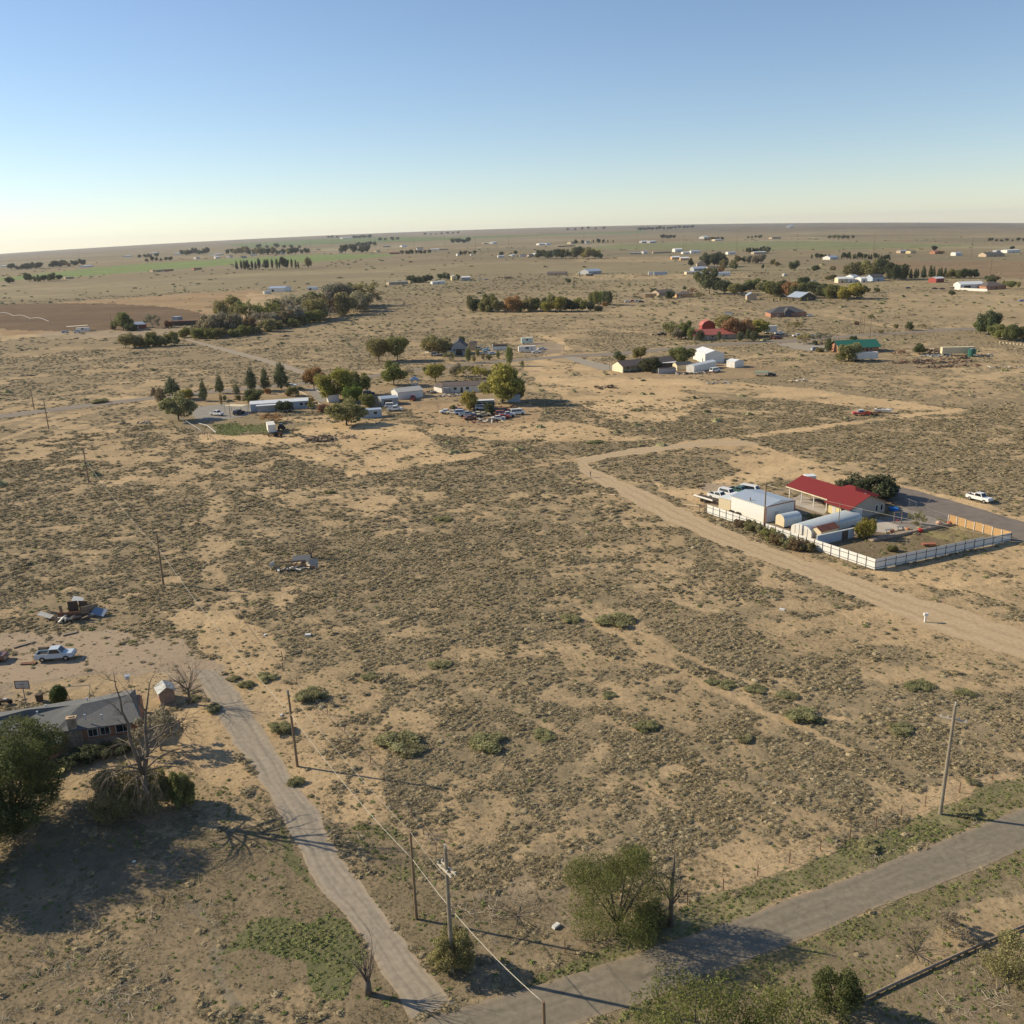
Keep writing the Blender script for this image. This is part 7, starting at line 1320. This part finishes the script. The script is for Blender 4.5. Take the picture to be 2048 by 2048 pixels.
for i, (x, y, w_) in enumerate([(1810, 726, 14), (1847, 723, 9), (1870, 727, 16), (1905, 725, 20), (1908, 718, 14), (1898, 734, 26), (1880, 735, 12)]):
    heap('scrap_row', 'low row of dark rusty scrap, %s from the left by the green tank' % ORD[i], x, y, w_, 3, 1.4, [M_rust, M_dk, M_post], 30+i, 36, 'scrap row').__setitem__('group', 'rows of rusty scrap right of the green-roofed house')
heap('debris_patch', 'pale flat debris with long planks at the right of the field', 2012, 735, 16, 3, .6, [sheet, M_post], 40, 16, 'debris')
heap('burnt_ruin', 'brown burnt-out ruin frame beside the dark rounded tree', 1872, 706, 16, 5, 3.4, [M_rust, M_dk, M_tan], 41, 60, 'ruin'); heap('scrap_heap', 'grey junk at the foot of the burnt ruin', 1868, 713, 14, 2, 1.2, [sheet, bsheet], 42)
trailer('semi_trailer', 'long white semi trailer on wheels beside a green tank', 'semi trailer', 1914, 711, -.08, 14.5, 2.6, 1.1, 3.9, M_cr, 2); trailer('semi_trailer', 'white semi trailer in front of the olive tree at the green roof', 'semi trailer', 1728, 722, .02, 11.5, 2.6, 1.1, 3.9, M_w, 2)
o = thing('green_tank', 'dark green upright tank at the end of the long semi trailer', 'tank', P(1943, 713)); part('tank', MB().cyl((0, 0, 0), 1.7, 3.4, 16), mat('tank green', (.03, .12, .09), .5), o); part('lid', MB().cyl((0, 0, 3.4), .8, .3, 12), M_steel, o)
heap('wagon_frame', 'small dark wagon frame at the right of the green tank', 1965, 713, 8, 2, 1.5, [M_dk, sheet], 43, 14, 'wagon')
car('suv', 1632, 701, .1, SIL, 'silver SUV on the drive left of the green-roofed house'); car('pickup', 1559, 669, .1, WHT, 'white pickup beside the white box truck'); car('suv', 1555, 678, .2, (.2, .06, .05), 'dark red car beside the road near the white box truck'); car('pickup', 1595, 674, .1, WHT, 'white pickup right of the dark red car by the road')
car('sedan', 1624, 673, .2, CRM, 'cream flat car behind the sparse trees by the road'); heap('scrap_heap', 'dark junk in front of the white box truck', 1540, 677, 12, 5, 2.0, [M_dk, M_rust], 44)
trailer('box_truck', 'tall white box truck body right of the red-roofed farm', 'truck', 1541, 668, .1, 6.5, 2.6, .9, 4.6, M_w, 2); car('pickup', 1324, 671, .1, DRK, 'dark pickup in the field left of the red-roofed farm'); trailer('flat_trailer', 'tan flat trailer hitched behind the dark field pickup', 'trailer', 1311, 670, .05, 5.5, 2, .5, .9, M_tan, 1)
o = car('pickup', 1722, 831, -.18+PI, (.62, .08, .04), 'red and white old pickup standing in the open field', True)
for c in o.children:
    if c.name.startswith('cabin'): c.color = (.75, .73, .7, 1)
o = thing('motor_boat', 'white speed boat on a trailer in the open field', 'boat', P(1765, 826), -.45); part('hull', MB().add([(-2.6, -.8, .6), (2.0, -.8, .6), (3.2, 0, 1.1), (2.0, .8, .6), (-2.6, .8, .6), (-2.6, -1, 1.3), (1.6, -1, 1.35), (3.4, 0, 1.5), (1.6, 1, 1.35), (-2.6, 1, 1.3)], [(0, 1, 2, 3, 4), (9, 8, 7, 6, 5), (0, 5, 6, 1), (1, 6, 7, 2), (2, 7, 8, 3), (3, 8, 9, 4), (4, 9, 5, 0)]), M_w, o)
part('windscreen', MB().box(.2, .3, -.7, .7, 1.3, 1.75), glass, o); part('seat', MB().box(-1.8, -.4, -.6, .6, 1.28, 1.5), M_dk, o)
for sy in (-.9, .9): part('wheel', MB().tube([(-.8, sy-.1, .35), (-.8, sy+.1, .35)], .35, 10), tyre, o)
part('trailer_frame', MB().box(-2.4, 4.2, -.05, .05, .35, .45).box(-.9, -.7, -.9, .9, .3, .4), M_steel, o)
heap('farm_implement', 'small dark implement between the red pickup and the boat', 1748, 830, 3, 2, 1.6, [M_dk, M_rust], 46, 14, 'implement')
car('van', 155, 666, .15+PI, WHT, 'white motorhome-like van before the open carport'); car('suv', 131, 666, .1, SIL, 'grey car left of the white van at the carport'); trailer('travel_trailer', 'long white travel trailer in front of the open carport', 'camper', 167, 664, .1, 9, 2.6, .5, 3.2, M_w, 1, None, True)
car('sedan', 1620, 633, .1, WHT, 'white pickup-like car at the right end of the charcoal-roofed house'); car('sedan', 2044, 603, .05, BLU, 'blue car on the road at the right edge')
for i, (x, y, c) in enumerate([(1255, 605, WHT), (1266, 604, (.5, .1, .1)), (1275, 604, WHT), (1283, 605, DRK)]): car('suv', x, y, .1, c, ('white van, first of four vehicles on the plain', 'red car, second of four vehicles on the plain', 'white car, third of four vehicles on the plain', 'dark car, last of four vehicles on the plain')[i])
car('pickup', 960, 559, .1, SIL, 'silver truck right of the grey roofed building on the plain'); car('sedan', 972, 560, .1, BLU, 'bluish car right of the silver truck on the plain'); car('pickup', 526, 540, .1, RED, 'red truck at the left end of the dark windbreak')
car('suv', 1617, 562, .1, WHT, 'white car left of the white tunnel sheds, first'); car('sedan', 1628, 562, .1, SIL, 'grey car left of the white tunnel sheds, second')
for i, (x, y) in enumerate([(1869, 578), (1884, 578.5), (1816, 577)]): car('sedan', x, y, .1, DRK, 'dark vehicle in the field left of the large white barn, %s' % ('middle', 'right', 'left')[i])
trailer('semi_trailer', 'white trailer, left of the two in line on the middle plain', 'semi trailer', 1301, 551, 0, 6, 3, 1, 5, M_w, 1); trailer('semi_trailer', 'long bluish-white trailer, right one in line on the middle plain', 'semi trailer', 1321, 551, 0, 18, 3, 1, 5, M_blue, 2)
heap('farm_scrap', 'dark scrap row right of the trailers on the middle plain', 1285, 552, 26, 6, 2.5, [M_dk, M_rust], 47, 40, 'scrap row'); heap('farm_scrap', 'dark scrap row right of the silver farm', 1490, 548, 60, 8, 3, [M_dk, M_rust], 48, 60, 'scrap row'); heap('farm_scrap', 'yellow and dark machinery right of the metal barn on the plain', 1214, 548, 20, 5, 2.5, [M_yel, M_dk], 49, 24, 'machinery')
# ------------------------------------------------------------------ poles and wires
pole_m = mat('pole timber', (.24, .165, .10), .9, var=.2, scale=1.5); pole_g = mat('grey pole timber', (.27, .225, .165), .9, var=.2, scale=1.5); armm = mat('bleached crossarm', (.58, .50, .38), .8); insul = mat('insulator', (.6, .58, .52), .3); wirem = mat('cable', (.52, .46, .36), .5)
def pole(label, px, py, H, r=.15, m=None, arms=(), lean=(0, 0), loc=None, name='utility_pole', group=None, cat='utility pole'):
    p = loc or P(px, py); o = thing(name, label, cat, p, 0, group); top = Vector((lean[0], lean[1], H)); part('pole', MB().tube([(0, 0, -.3), top*.5, top], [r, r*.85, r*.7], 10 if r > .13 and H < 14 else 6), m or pole_m, o)
    for z, L, a, off in arms:
        d = Vector((math.cos(a), math.sin(a), 0)); n = Vector((-d.y, d.x, 0))*off; c = top*(z/H)+n; M = Matrix.Translation(c)@Matrix.Rotation(a, 4, 'Z'); ar = part('crossarm', MB().box(-L/2, L/2, -.06, .06, -.07, .07, M), armm if H < 14 else (m or pole_m), o)
        for k in (-.45, -.2, .2, .45): part('insulator', MB().cyl(tuple(c+d*(k*L)+Vector((0, 0, .07))), .06, .2, 6), insul, ar)
    return o, p+top
def solveH(px, py, ty):
    p = P(px, py); best = min(range(100, 4500), key=lambda k: abs(proj(p+Vector((0, 0, k/100)))[1]-ty)); return best/100
HA = solveH(905, 1940, 1695); _, TA = pole('grey pole with two short crossarms beside the drive entrance', 905, 1940, HA, .2, pole_g, [(HA-2.1, 2.2, -.95, .2), (HA-2.1, 2.2, -.95, -.2)])
part('insulator', MB().cyl((0, 0, HA), .07, .3, 6), insul, _)
HB = solveH(833, 1838, 1664); _, TB = pole('slim brown pole left of the crossarm pole beside the drive', 833, 1838, HB, .15)
HC_ = solveH(595, 1533, 1380); _, TC = pole('dark brown pole on sand beside the gravel drive', 595, 1533, HC_, .17, None, (), (-.15, 0)); part('insulator', MB().cyl((-.1, -.2, HC_-.5), .12, .6, 8), M_steel, _)
HD = solveH(1880, 1628, 1410); _, TD = pole('tall grey pole with one crossarm beside the road at the right', 1880, 1628, HD, .2, pole_g, [(HD-1.7, 2.6, -.55, .15)], (.25, 0)); part('insulator', MB().cyl((.25, 0, HD), .07, .3, 6), insul, _)
HE = solveH(327, 1170, 1067); _, TE = pole('brown pole standing in the field above the dirt yard', 327, 1170, HE, .2, None, (), (.12, 0)); HF = solveH(178, 966, 897); _, TF = pole('second brown pole back in the grey field at the left', 178, 966, HF, .2, None, [(HF-.7, 1.2, 0, .1)], (-.05, 0))
HG = solveH(97.5, 858, 801); _, TG = pole('pole beside the sandy track at the far left', 97.5, 858, HG, .2); HH = solveH(68.5, 819, 777); _, TH = pole('pole standing just beyond the paved road at the left', 68.5, 819, HH, .2)
pb = PZ(1087, 2003, 7.6); _, TP = pole('brown pole top rising from the bottom edge on the road', 0, 0, 7.6, .17, loc=Vector((pb.x, pb.y, 0)))
HK = solveH(1527, 1066, 966); _, TK = pole('tall brown pole at the white fence beside the workshop', 1527, 1066, HK, .17, None, (), (.05, 0)); _, TS = pole('short brown post against the workshop front wall', 1499, 1034, 4.4, .16); _, TY = pole('thin pole behind the small red-brown roofed shed', 1676, 1064, 6.3, .09)
pole('short leaning wooden post beside the bend of the drive', 566, 1321, 1.6, .08, None, (), (-.15, 0), name='wooden_post', cat='post')
pole('pale wooden post at the edge of the drive by the shed', 417, 1403, 1.9, .08, armm, (), (-.7, .2), name='wooden_post', cat='post')
def cable(label, a, b, sag, r=.024, m=None, name='overhead_cable', n=22):
    pts = [a+(b-a)*(i/n)+Vector((0, 0, -4*sag*(i/n)*(1-i/n))) for i in range(n+1)]; o = link(name, MB().tube(pts, r, 5).mesh(name, m or wirem, True)); return tag(o, label, 'cable')
z = Vector((0, 0, 1)); cB = TB-z*HB*.30; cC = TC-z*HC_*.30; cA_ = TP-z*.1
cable('thick pale cable from the slim brown pole to the bottom-edge pole', cB, cA_, .9, .030); cable('pale cable between the dark brown pole and slim brown pole', cC, cB, .8, .026)
cE = TE-z*HE*.3; cF = TF-z*HF*.3; cable('pale cable from the field pole down to the dark brown pole', cE, cC, 1.2, .024); cable('thin cable between the two field poles at the left', cF, cE, 1.2, .022); cable('thin cable from the far left track pole to the field pole', TG-z*2, cF, 1.2, .022); cable('thin cable crossing the paved road at the far left', TH-z*2, TG-z*2, .6, .022)
cable('thin upper wire between the dark brown pole and slim brown pole', TC, TB, .5, .014); cable('thin upper wire from slim brown pole to crossarm pole', TB, TA-z*3, .15, .014)
pq, TQ = pole('pole beyond the right edge carrying the compound cable', 0, 0, 9, .17, loc=Vector((TK.x+62, TK.y-52, 0)))
cable('pale cable stretching from the compound pole over the white fence', TK-z*.4, TQ, 2.2, .03)
a = pole('two-legged wooden power pole by the road, left leg', 1719, 668, 12.6, .16)[1]; b = pole('two-legged wooden power pole by the road, right leg', 1727, 667, 12.0, .16)[1]; pole('slim pole between the paired poles by the road', 1723, 664, 11.4, .12); pole('pole in front of the fluffy-topped small tree by the road', 1739.5, 678, 14.5, .17)
for i, (x, y, t, l) in enumerate([(1811,673,637,'slim roadside pole right of the small dark tree'),(1233,607,580,'slim pole right of the poplar row'),(1374,631,602,'slim pole on the plain before the adobe houses'),(1402,679,655,'pole in front of the dark clipped evergreen'),(969,728,695,'slim pole before the barrel-roofed shed'),(1128,710,688,'slim pole by the road right of the bare lot'),(1605,637,610,'slim pole right of the charcoal-roofed house'),(630,742,727,'pole behind the orange autumn tree'),(224,653,628,'pole beside the brown bush at the tilled field'),(174,597,573,'pole on the plain behind the tilled field'),(461,835,795,'slim pole before the pale carport canopy'),(958,785,747,'slim lamp-topped pole in front of the long white home'),(888,785,766,'pole at the left end of the long white home'),(499,829,802,'pole at the left end of the white mobile home'),(1219,738,723,'short post by the porch of the ranch house'),(1483,592,567,'slim pole among the central grove')]):
    pole(l, x, y, solveH(x, y, t), .12)
BIG = [(1076,497,469),(1168,499,470),(1274,500,468),(1367,502,470),(1473,503,470),(1593,505,468),(1747,509,467),(1942,518,474),(1980,553,517),(533,498,481),(571,496,480),(622,495,478),(665,493,472),(711,496,480),(750,494,476),(829,493,472),(890,494,470),(951,497,472),(1018,496,471),(159,519,503),(78,521,505),(420,502,488),(486,502,483)]
for i, (x, y, t) in enumerate(BIG):
    H_ = min(44, solveH(x, y, t)); g = 'tall power poles crossing the plain'
    pole('tall power pole on the plain, standing %s' % ['left of the far olive field', 'at the left tip of the olive field', 'before the left part of the olive field', 'above the bright white barn', 'above the white shed below the field', 'before the right part of the olive field', 'before the long row of dark trees', 'alone at the far right, tallest one', 'at the right edge of the brown field', 'over the left of the horizon village', 'over the middle of the horizon village', 'over the right of the horizon village', 'behind the clump at the field tip, left', 'behind the clump at the field tip, middle', 'behind the clump at the field tip, right', 'above the far corrals', 'right of the low white far house', 'right of the dark far clump', 'left of the white houses by the tree row', 'above the green field, far left', 'farthest left near the picture edge', 'above the middle of the green field', 'at the left of the horizon village'][i], x, y, H_, .34 if y > 505 or i < 9 else .42, pole_m, [(H_-1.2, 3.4, 0, .3)], name='power_pole', group=g, cat='power pole')
# ------------------------------------------------------------------ fences of the fields
cfence('white rail fence running down from the paved road', [(307, 799), (345, 827), (372, 848), (405, 869)], 1.25, 5, 'rail_fence', M_frame, True, .06, 0)
cfence('brown pipe fence with close posts down to the field corner', [(405, 869), (450, 900), (500, 937), (559, 982)], 1.4, 8, 'pipe_fence', mat('brown pipe', (.22, .16, .12)), True, .07, 0)
cfence('wire fence with thin posts along the grey flat', [(559, 978), (640, 968), (720, 955), (850, 937), (970, 919)], 1.3, 6, 'wire_fence', pole_m, False, .06, 1)
cfence('low white pipe fence in front of the mobile home', [(556, 828), (632, 819)], 1.0, 8, 'rail_fence', M_frame, True, .05, 0)
cfence('sparse wire fence on thin posts beside the country road', [(1130, 1905), (1300, 1840), (1515, 1752), (1700, 1676), (1850, 1612), (2048, 1535)], 1.3, 3, 'wire_fence', M_rust, False, .045, 2)
cfence('wire fence with thin posts between field and gravel drive', [(566, 1340), (690, 1465), (800, 1600), (900, 1745)], 1.2, 4, 'wire_fence', M_rust, False, .04, 1)
cfence('farm fence of brown posts along the roadside by the small trees', [(1740, 664), (1800, 662), (1865, 658)], 1.6, 7, 'wire_fence', pole_m, False, .08, 1)
cfence('low fence line along the pale field road at the right', [(1700, 588), (1880, 592), (2048, 604)], 1.4, 7, 'wire_fence', M_frame, False, .1, 1)
def pipe_rail(label, pts, r=.08, name='timber_rail', m=None, cat='rail'): q = [P(*p_) for p_ in pts]; a = q[0]; o = thing(name, label, cat, a); part('rail', MB().tube([x-a+Vector((0, 0, .22)) for x in q], r, 6), m or M_post, o); [part('foot', MB().box(x.x-a.x-.08, x.x-a.x+.08, x.y-a.y-.08, x.y-a.y+.08, 0, .2), M_post, o) for x in q]; return o
pipe_rail('long low timber rail crossing the sand below the road', [(1713, 2008), (1800, 1966), (1900, 1920), (1980, 1884), (2048, 1855), (2150, 1812)], .13)
pipe_rail('white pipes lying on posts beside the green lawn patch', [(395, 847), (415, 852), (432, 866)], .1, 'pipe_rack', M_frame, 'pipes')
for i, (p_, q_) in enumerate([((598, 783), (616, 792)), ((632, 781), (655, 791)), ((618, 798), (642, 810))]): pipe_rail(('left low timber kerb of the entry drive', 'right low timber kerb of the entry drive', 'low pale fence rail at the right end of the mobile home')[i], [p_, q_], .14, 'timber_kerb', armm, 'kerb')
# ------------------------------------------------------------------ small things near the farmyard
o = thing('basketball_hoop', 'basketball hoop on a post behind the brick house', 'basketball hoop', P(53, 1412)); part('post', MB().cyl((0, 0, 0), .07, 3.0, 8), M_steel, o); part('backboard', MB().box(-.95, .95, -.04, .02, 2.7, 3.8), mat('backboard white', (.5, .47, .42), .5), o)
part('backboard_frame', MB().box(-1.0, 1.0, -.07, -.045, 3.76, 3.86).box(-1.0, 1.0, -.07, -.045, 2.64, 2.74).box(-1.0, -.9, -.07, -.045, 2.74, 3.76).box(.9, 1.0, -.07, -.045, 2.74, 3.76).box(-.35, .35, -.07, -.045, 3.25, 3.31), M_dk, o); part('rim', MB().tube([(.25*math.cos(t*PI/6), -.35+.25*math.sin(t*PI/6), 2.95) for t in range(13)], .02, 5), mat('orange rim', (.5, .15, .04)), o)
o = thing('rubbish_bin', 'dark wheeled bin standing left of the clipped evergreen', 'bin', P(80, 1402)); part('body', MB().box(-.32, .32, -.32, .32, .05, 1.0, tx=-.05, ty=-.05), M_dk, o); part('lid', MB().box(-.4, .4, -.4, .4, 1.003, 1.08), M_dk, o); [part('wheel', MB().tube([(sx, .3, .1), (sx+.06, .3, .1)], .1, 8), tyre, o) for sx in (-.3, .24)]
o = thing('motorcycle', 'small dark motorbike lying near the basketball hoop', 'motorbike', P(10, 1409), .2); part('frame', MB().box(-.6, .6, -.12, .12, .35, .75), M_dk, o); [part('wheel', MB().tube([(sx, -.06, .3), (sx, .06, .3)], .3, 12), tyre, o) for sx in (-.7, .7)]; part('tank', MB().box(-.1, .4, -.15, .15, .75, .92, tx=.08), M_frame, o)
o = thing('swing_frame', 'silver pipe swing frame behind the clipped evergreen', 'swing frame', P(150, 1405), .1); part('frame', MB().tube([(-1.4, 0, 0), (-1.1, .3, 2.3), (-.8, .6, 0)], .06, 6).tube([(1.9, 0, 0), (2.2, .3, 2.3), (2.5, .6, 0)], .06, 6).tube([(-1.1, .3, 2.3), (2.2, .3, 2.3)], .05, 6), M_steel, o); part('slide', MB().box(-1.7, -1.2, -.6, .3, 1.0, 1.15), M_wm, o)
o = thing('mailbox', 'small white marker post beside the sandy track at the right', 'marker post', P(1850, 1244)); part('post', MB().box(-.12, .12, -.12, .12, 0, 1.3), M_frame, o); part('cap', MB().box(-.3, .35, -.2, .2, 1.1, 1.5), M_frame, o)
for i, (x, y, s, l) in enumerate([(616, 1272, .5, 'pale metal box lying in the scrub left of centre'), (530, 1271, .3, 'small white lump on sand left of the pale box'), (1564, 1221, .45, 'white scrap alone in the scrub right of centre'), (1112, 1854, .38, 'torn white sheet lying in the hollow by the feathery bush'), (116, 1548, .8, 'round yellow lid lying by the large green tree'), (268, 1724, .18, 'tiny white litter on the dry grass at the left'), (563, 1431, .25, 'white bottle beside the bush at the brown pole'), (590, 867, 0, '')]):
    if s: o = thing('litter' if i != 4 else 'tank_lid', l, 'litter' if i != 4 else 'lid', P(x, y), i*1.3); part('piece', (MB().box(-s, s, -s*.5, s*.5, .02, s*.7, tx=s*.1) if i != 4 else MB().cyl((0, 0, .3), .8, .15, 18)), M_w if i != 4 else mat('yellow plastic', (.6, .5, .22)), o)
o = thing('pvc_stake', 'thin pale green pipe stake on the dry grass', 'stake', P(138, 1940)); part('pipe', MB().cyl((0, 0, 0), .04, .8, 6), mat('pale green pipe', (.35, .45, .36)), o)
for i, (x, y, l) in enumerate([(325, 1795, 'pale forked stick lying on the dry grass'), (103, 1930, 'thin grey stick low on the dry grass')]): o = thing('stick', l, 'branch', P(x, y)); part('branch', MB().tube([(-1.2, .6, .1), (0, 0, .15), (.2, -.9, .08)], .05, 5).tube([(0, 0, .15), (.5, .4, .2)], .03, 5), deadw, o)
for i, (x, y, a, L, l) in enumerate([(48, 1290, .75, 3.2, 'weathered plank board lying by the dirt yard'), (140, 1268, .6, 2.2, 'smaller board lying above the dirt yard'), (57, 1328, .05, 2.2, 'red-brown beam behind the pale pickup')]): o = thing('board', l, 'board', P(x, y), a); part('board', MB().box(-L/2, L/2, -.35, .35, .08, .2), (M_post, M_post, M_rust)[i], o)
# collapsed sheds
def ruin(label, px, py, s, seed, mats, standing):
    o = heap('collapsed_shed', label, px, py, 6.5*s, 3*s, 1.2*s, mats, seed, 30, 'ruin', .05); r = random.Random(seed)
    for x, y, w_, h_, m, t in standing: M = Matrix.Translation((x, y, 0))@Matrix.Rotation(t, 4, 'Z')@Matrix.Rotation(r.uniform(-.25, .25), 4, 'X'); part('wall_panel', MB().box(-w_/2, w_/2, -.06, .06, 0, h_, M), m, o)
    return o
ruin('collapsed wooden shed with blue-grey sheets above the dirt yard', 150, 1238, 1.1, 61, [M_dk, sheet, M_post], [(-1.4, 3.2, 1.6, 2.0, M_dk, .2), (.3, 3.4, 1.6, 1.9, M_dk, -.2), (2.0, 1.5, 2.6, 1.9, M_post, .5), (-.6, -.6, 3.6, 1.5, M_rust, .05), (1.5, -.5, 2.0, 1.2, M_dk, .1), (-3.2, 2.6, .5, 1.6, M_post, 0)])
for x, y, a, b_, c, m, l in ((200, 1232, 2.4, 1.5, .5, bsheet, 'blue-grey roof sheet leaning off the collapsed shed'), (92, 1236, 2.6, 1.0, .25, sheet, 'crumpled pale sheet left of the collapsed shed'), (157, 1208, 2.0, 1.0, .6, M_wm, 'white ribbed roof panels behind the collapsed shed')): o = thing('roof_sheet', l, 'metal sheet', P(x, y), -.3); part('sheet', MB().box(-a/2, a/2, -b_/2, b_/2, -.03, .03, Matrix.Translation((0, 0, c+.3))@Matrix.Rotation(c, 4, 'X')@Matrix.Rotation(.2, 4, 'Y')), m, o)
ruin('collapsed tan shed with rusty brown boards and grey roof in the field', 585, 1138, 1.0, 63, [mat('straw boards', (.46, .34, .17), .9), sheet, M_tan], [(-1.5, .2, 3.2, 1.1, mat('straw boards', (0, 0, 0)), .1), (1.4, 0, 3.2, .9, mat('rusty brown board', (.30, .17, .09)), 0), (3.6, -.4, 1.6, .7, mat('rusty brown board', (0, 0, 0)), -.2), (-3.8, .3, 1.4, 1.5, sheet, 1.2), (-.2, 1.8, 5, 1.0, M_post, .05)])
for x, y, a, c, m, l in ((604, 1128, 3.4, .75, mat('old tin', (.36, .33, .28), .75), 'sagging grey roof sheet on the field ruin'), (628, 1136, 1.6, .9, mat('old tin', (0, 0, 0)), 'second grey sheet right end of the field ruin')): o = thing('roof_sheet', l, 'metal sheet', P(x, y), .12); part('sheet', MB().box(-a/2, a/2, -.9, .9, -.03, .03, Matrix.Translation((0, 0, .95))@Matrix.Rotation(c, 4, 'X')), m, o)
# irrigation arm on the tilled field
a = P(0, 634); b = P(101, 651); o = thing('irrigation_arm', 'long white centre-pivot irrigation arm at the left edge', 'irrigation arm', a)
for k in range(3):
    s = (b-a)*(k/3)-(b-a)*.02; e_ = (b-a)*((k+1)/3)-(b-a)*.02; part('pipe_span', MB().tube([s+(e_-s)*(i/8)+Vector((0, 0, 3.2+1.6*math.sin(i/8*PI))) for i in range(9)], .2, 5), mat('dull white pipe', (.5, .47, .42), .6), o); part('tower', MB().tube([(e_.x-1.6, e_.y, 0), (e_.x, e_.y, 3.2), (e_.x+1.6, e_.y, 0)], .1, 5), M_steel, o)
# ------------------------------------------------------------------ the person
def person():
    p = P(1181, 954.5); o = thing('person', 'person in dark blue top and jeans walking on the sandy track', 'person', p, 1.2)
    J = [(0, 0, .95), (0, 0, 1.15), (0, 0, 1.38), (0, 0, 1.5), (0, .02, 1.63), (0, 0, 1.74), (.1, 0, .9), (.12, .05, .5), (.12, -.02, .1), (.12, .14, .04), (-.1, 0, .9), (-.12, -.06, .5), (-.12, -.18, .12), (-.12, -.02, .04), (.19, 0, 1.42), (.26, .02, 1.15), (.27, .1, .9), (.27, .14, .80), (-.19, 0, 1.42), (-.26, -.02, 1.15), (-.27, .04, .9), (-.27, .08, .80)]
    E_ = [(0, 1), (1, 2), (2, 3), (3, 4), (4, 5), (0, 6), (6, 7), (7, 8), (8, 9), (0, 10), (10, 11), (11, 12), (12, 13), (2, 14), (14, 15), (15, 16), (16, 17), (2, 18), (18, 19), (19, 20), (20, 21)]
    rad = [.15, .14, .16, .06, .10, .09, .10, .065, .045, .045, .10, .065, .045, .045, .065, .05, .035, .035, .065, .05, .035, .035]
    me = bpy.data.meshes.new('body'); me.from_pydata(J, E_, []); ob = link('body', me, o); md = ob.modifiers.new('skin', 'SKIN'); 
    for i, s in enumerate(me.skin_vertices[0].data): s.radius = (rad[i], rad[i]); s.use_root = (i == 0)
    sb = ob.modifiers.new('smooth', 'SUBSURF'); sb.levels = 1; sb.render_levels = 1
    dg = bpy.context.evaluated_depsgraph_get(); dg.update(); m2 = bpy.data.meshes.new_from_object(ob.evaluated_get(dg)); ob.modifiers.clear(); ob.data = m2; m2.materials.clear()
    for m in (mat('skin', (.45, .28, .2)), mat('blue shirt', (.05, .075, .14)), mat('jeans', (.06, .08, .13)), mat('dark hair', (.03, .02, .015))): m2.materials.append(m)
    for f in m2.polygons: c = f.center; f.material_index = 3 if c.z > 1.68 else 0 if c.z > 1.5 else 0 if (abs(c.x) > .2 and c.z < .9) else 1 if c.z > .95 else 2
    o.rotation_euler = (0, 0, 1.2)
person()
# ------------------------------------------------------------------ light, sky, air, camera
SUN_EL = math.radians(28.5); SUN_AZ = math.radians(180-17.5)      # direction towards the sun, counted from +x
w = bpy.data.worlds.new('World'); scn.world = w; w.use_nodes = True; nt = w.node_tree
sky = nt.nodes.new('ShaderNodeTexSky'); sky.sky_type = 'NISHITA'; sky.sun_disc = False; sky.sun_elevation = SUN_EL; sky.sun_rotation = math.radians(90)-SUN_AZ
sky.altitude = 1000; sky.air_density = 1.0; sky.dust_density = .12; sky.ozone_density = 1.5
mc = nt.nodes.new('ShaderNodeMixRGB'); mc.blend_type = 'MULTIPLY'; mc.inputs[0].default_value = 1; mc.inputs[2].default_value = (.955, .975, 1.04, 1); nt.links.new(sky.outputs[0], mc.inputs[1]); nt.links.new(mc.outputs[0], nt.nodes['Background'].inputs['Color']); nt.nodes['Background'].inputs['Strength'].default_value = .10
sl = bpy.data.lights.new('sun', 'SUN'); sl.energy = 4.9; sl.angle = math.radians(.55); sl.color = (1, .88, .665)
so = link('sun', sl); d = Vector((math.cos(SUN_EL)*math.cos(SUN_AZ), math.cos(SUN_EL)*math.sin(SUN_AZ), math.sin(SUN_EL))); so.rotation_euler = d.to_track_quat('Z', 'Y').to_euler(); so.location = (0, 0, 120)
def haze():
    mb = MB().box(-RMAX*1.05, RMAX*1.05, -RMAX*1.05, RMAX*1.05, -70, 185); m = bpy.data.materials.new('air'); m.use_nodes = True; N = m.node_tree.nodes; N.remove(N['Principled BSDF'])
    v = N.new('ShaderNodeVolumePrincipled'); v.inputs['Density'].default_value = 3.0e-5; v.inputs['Color'].default_value = (.86, .9, 1, 1); v.inputs['Anisotropy'].default_value = .2
    m.node_tree.links.new(v.outputs[0], N['Material Output'].inputs['Volume']); o = link('haze', mb.mesh('haze', m)); o['kind'] = 'stuff'
if HAZE: haze()
cd = bpy.data.cameras.new('camera'); co = link('camera', cd); scn.camera = co
cd.sensor_width = 36; cd.lens = FPX/2048*36; cd.clip_start = .5; cd.clip_end = 60000
M = Matrix(((AX[0], AU[0], -AF[0], 0), (AX[1], AU[1], -AF[1], 0), (AX[2], AU[2], -AF[2], HC), (0, 0, 0, 1))); co.matrix_world = M
scn.view_settings.view_transform = 'Standard'; scn.view_settings.look = 'None'; scn.view_settings.exposure = .31; scn.view_settings.gamma = 1; scn.view_settings.use_curve_mapping = False
scn.cycles.max_bounces = 4; scn.cycles.diffuse_bounces = 2; scn.cycles.glossy_bounces = 2; scn.cycles.transmission_bounces = 2; scn.cycles.volume_bounces = 0; scn.cycles.use_denoising = True
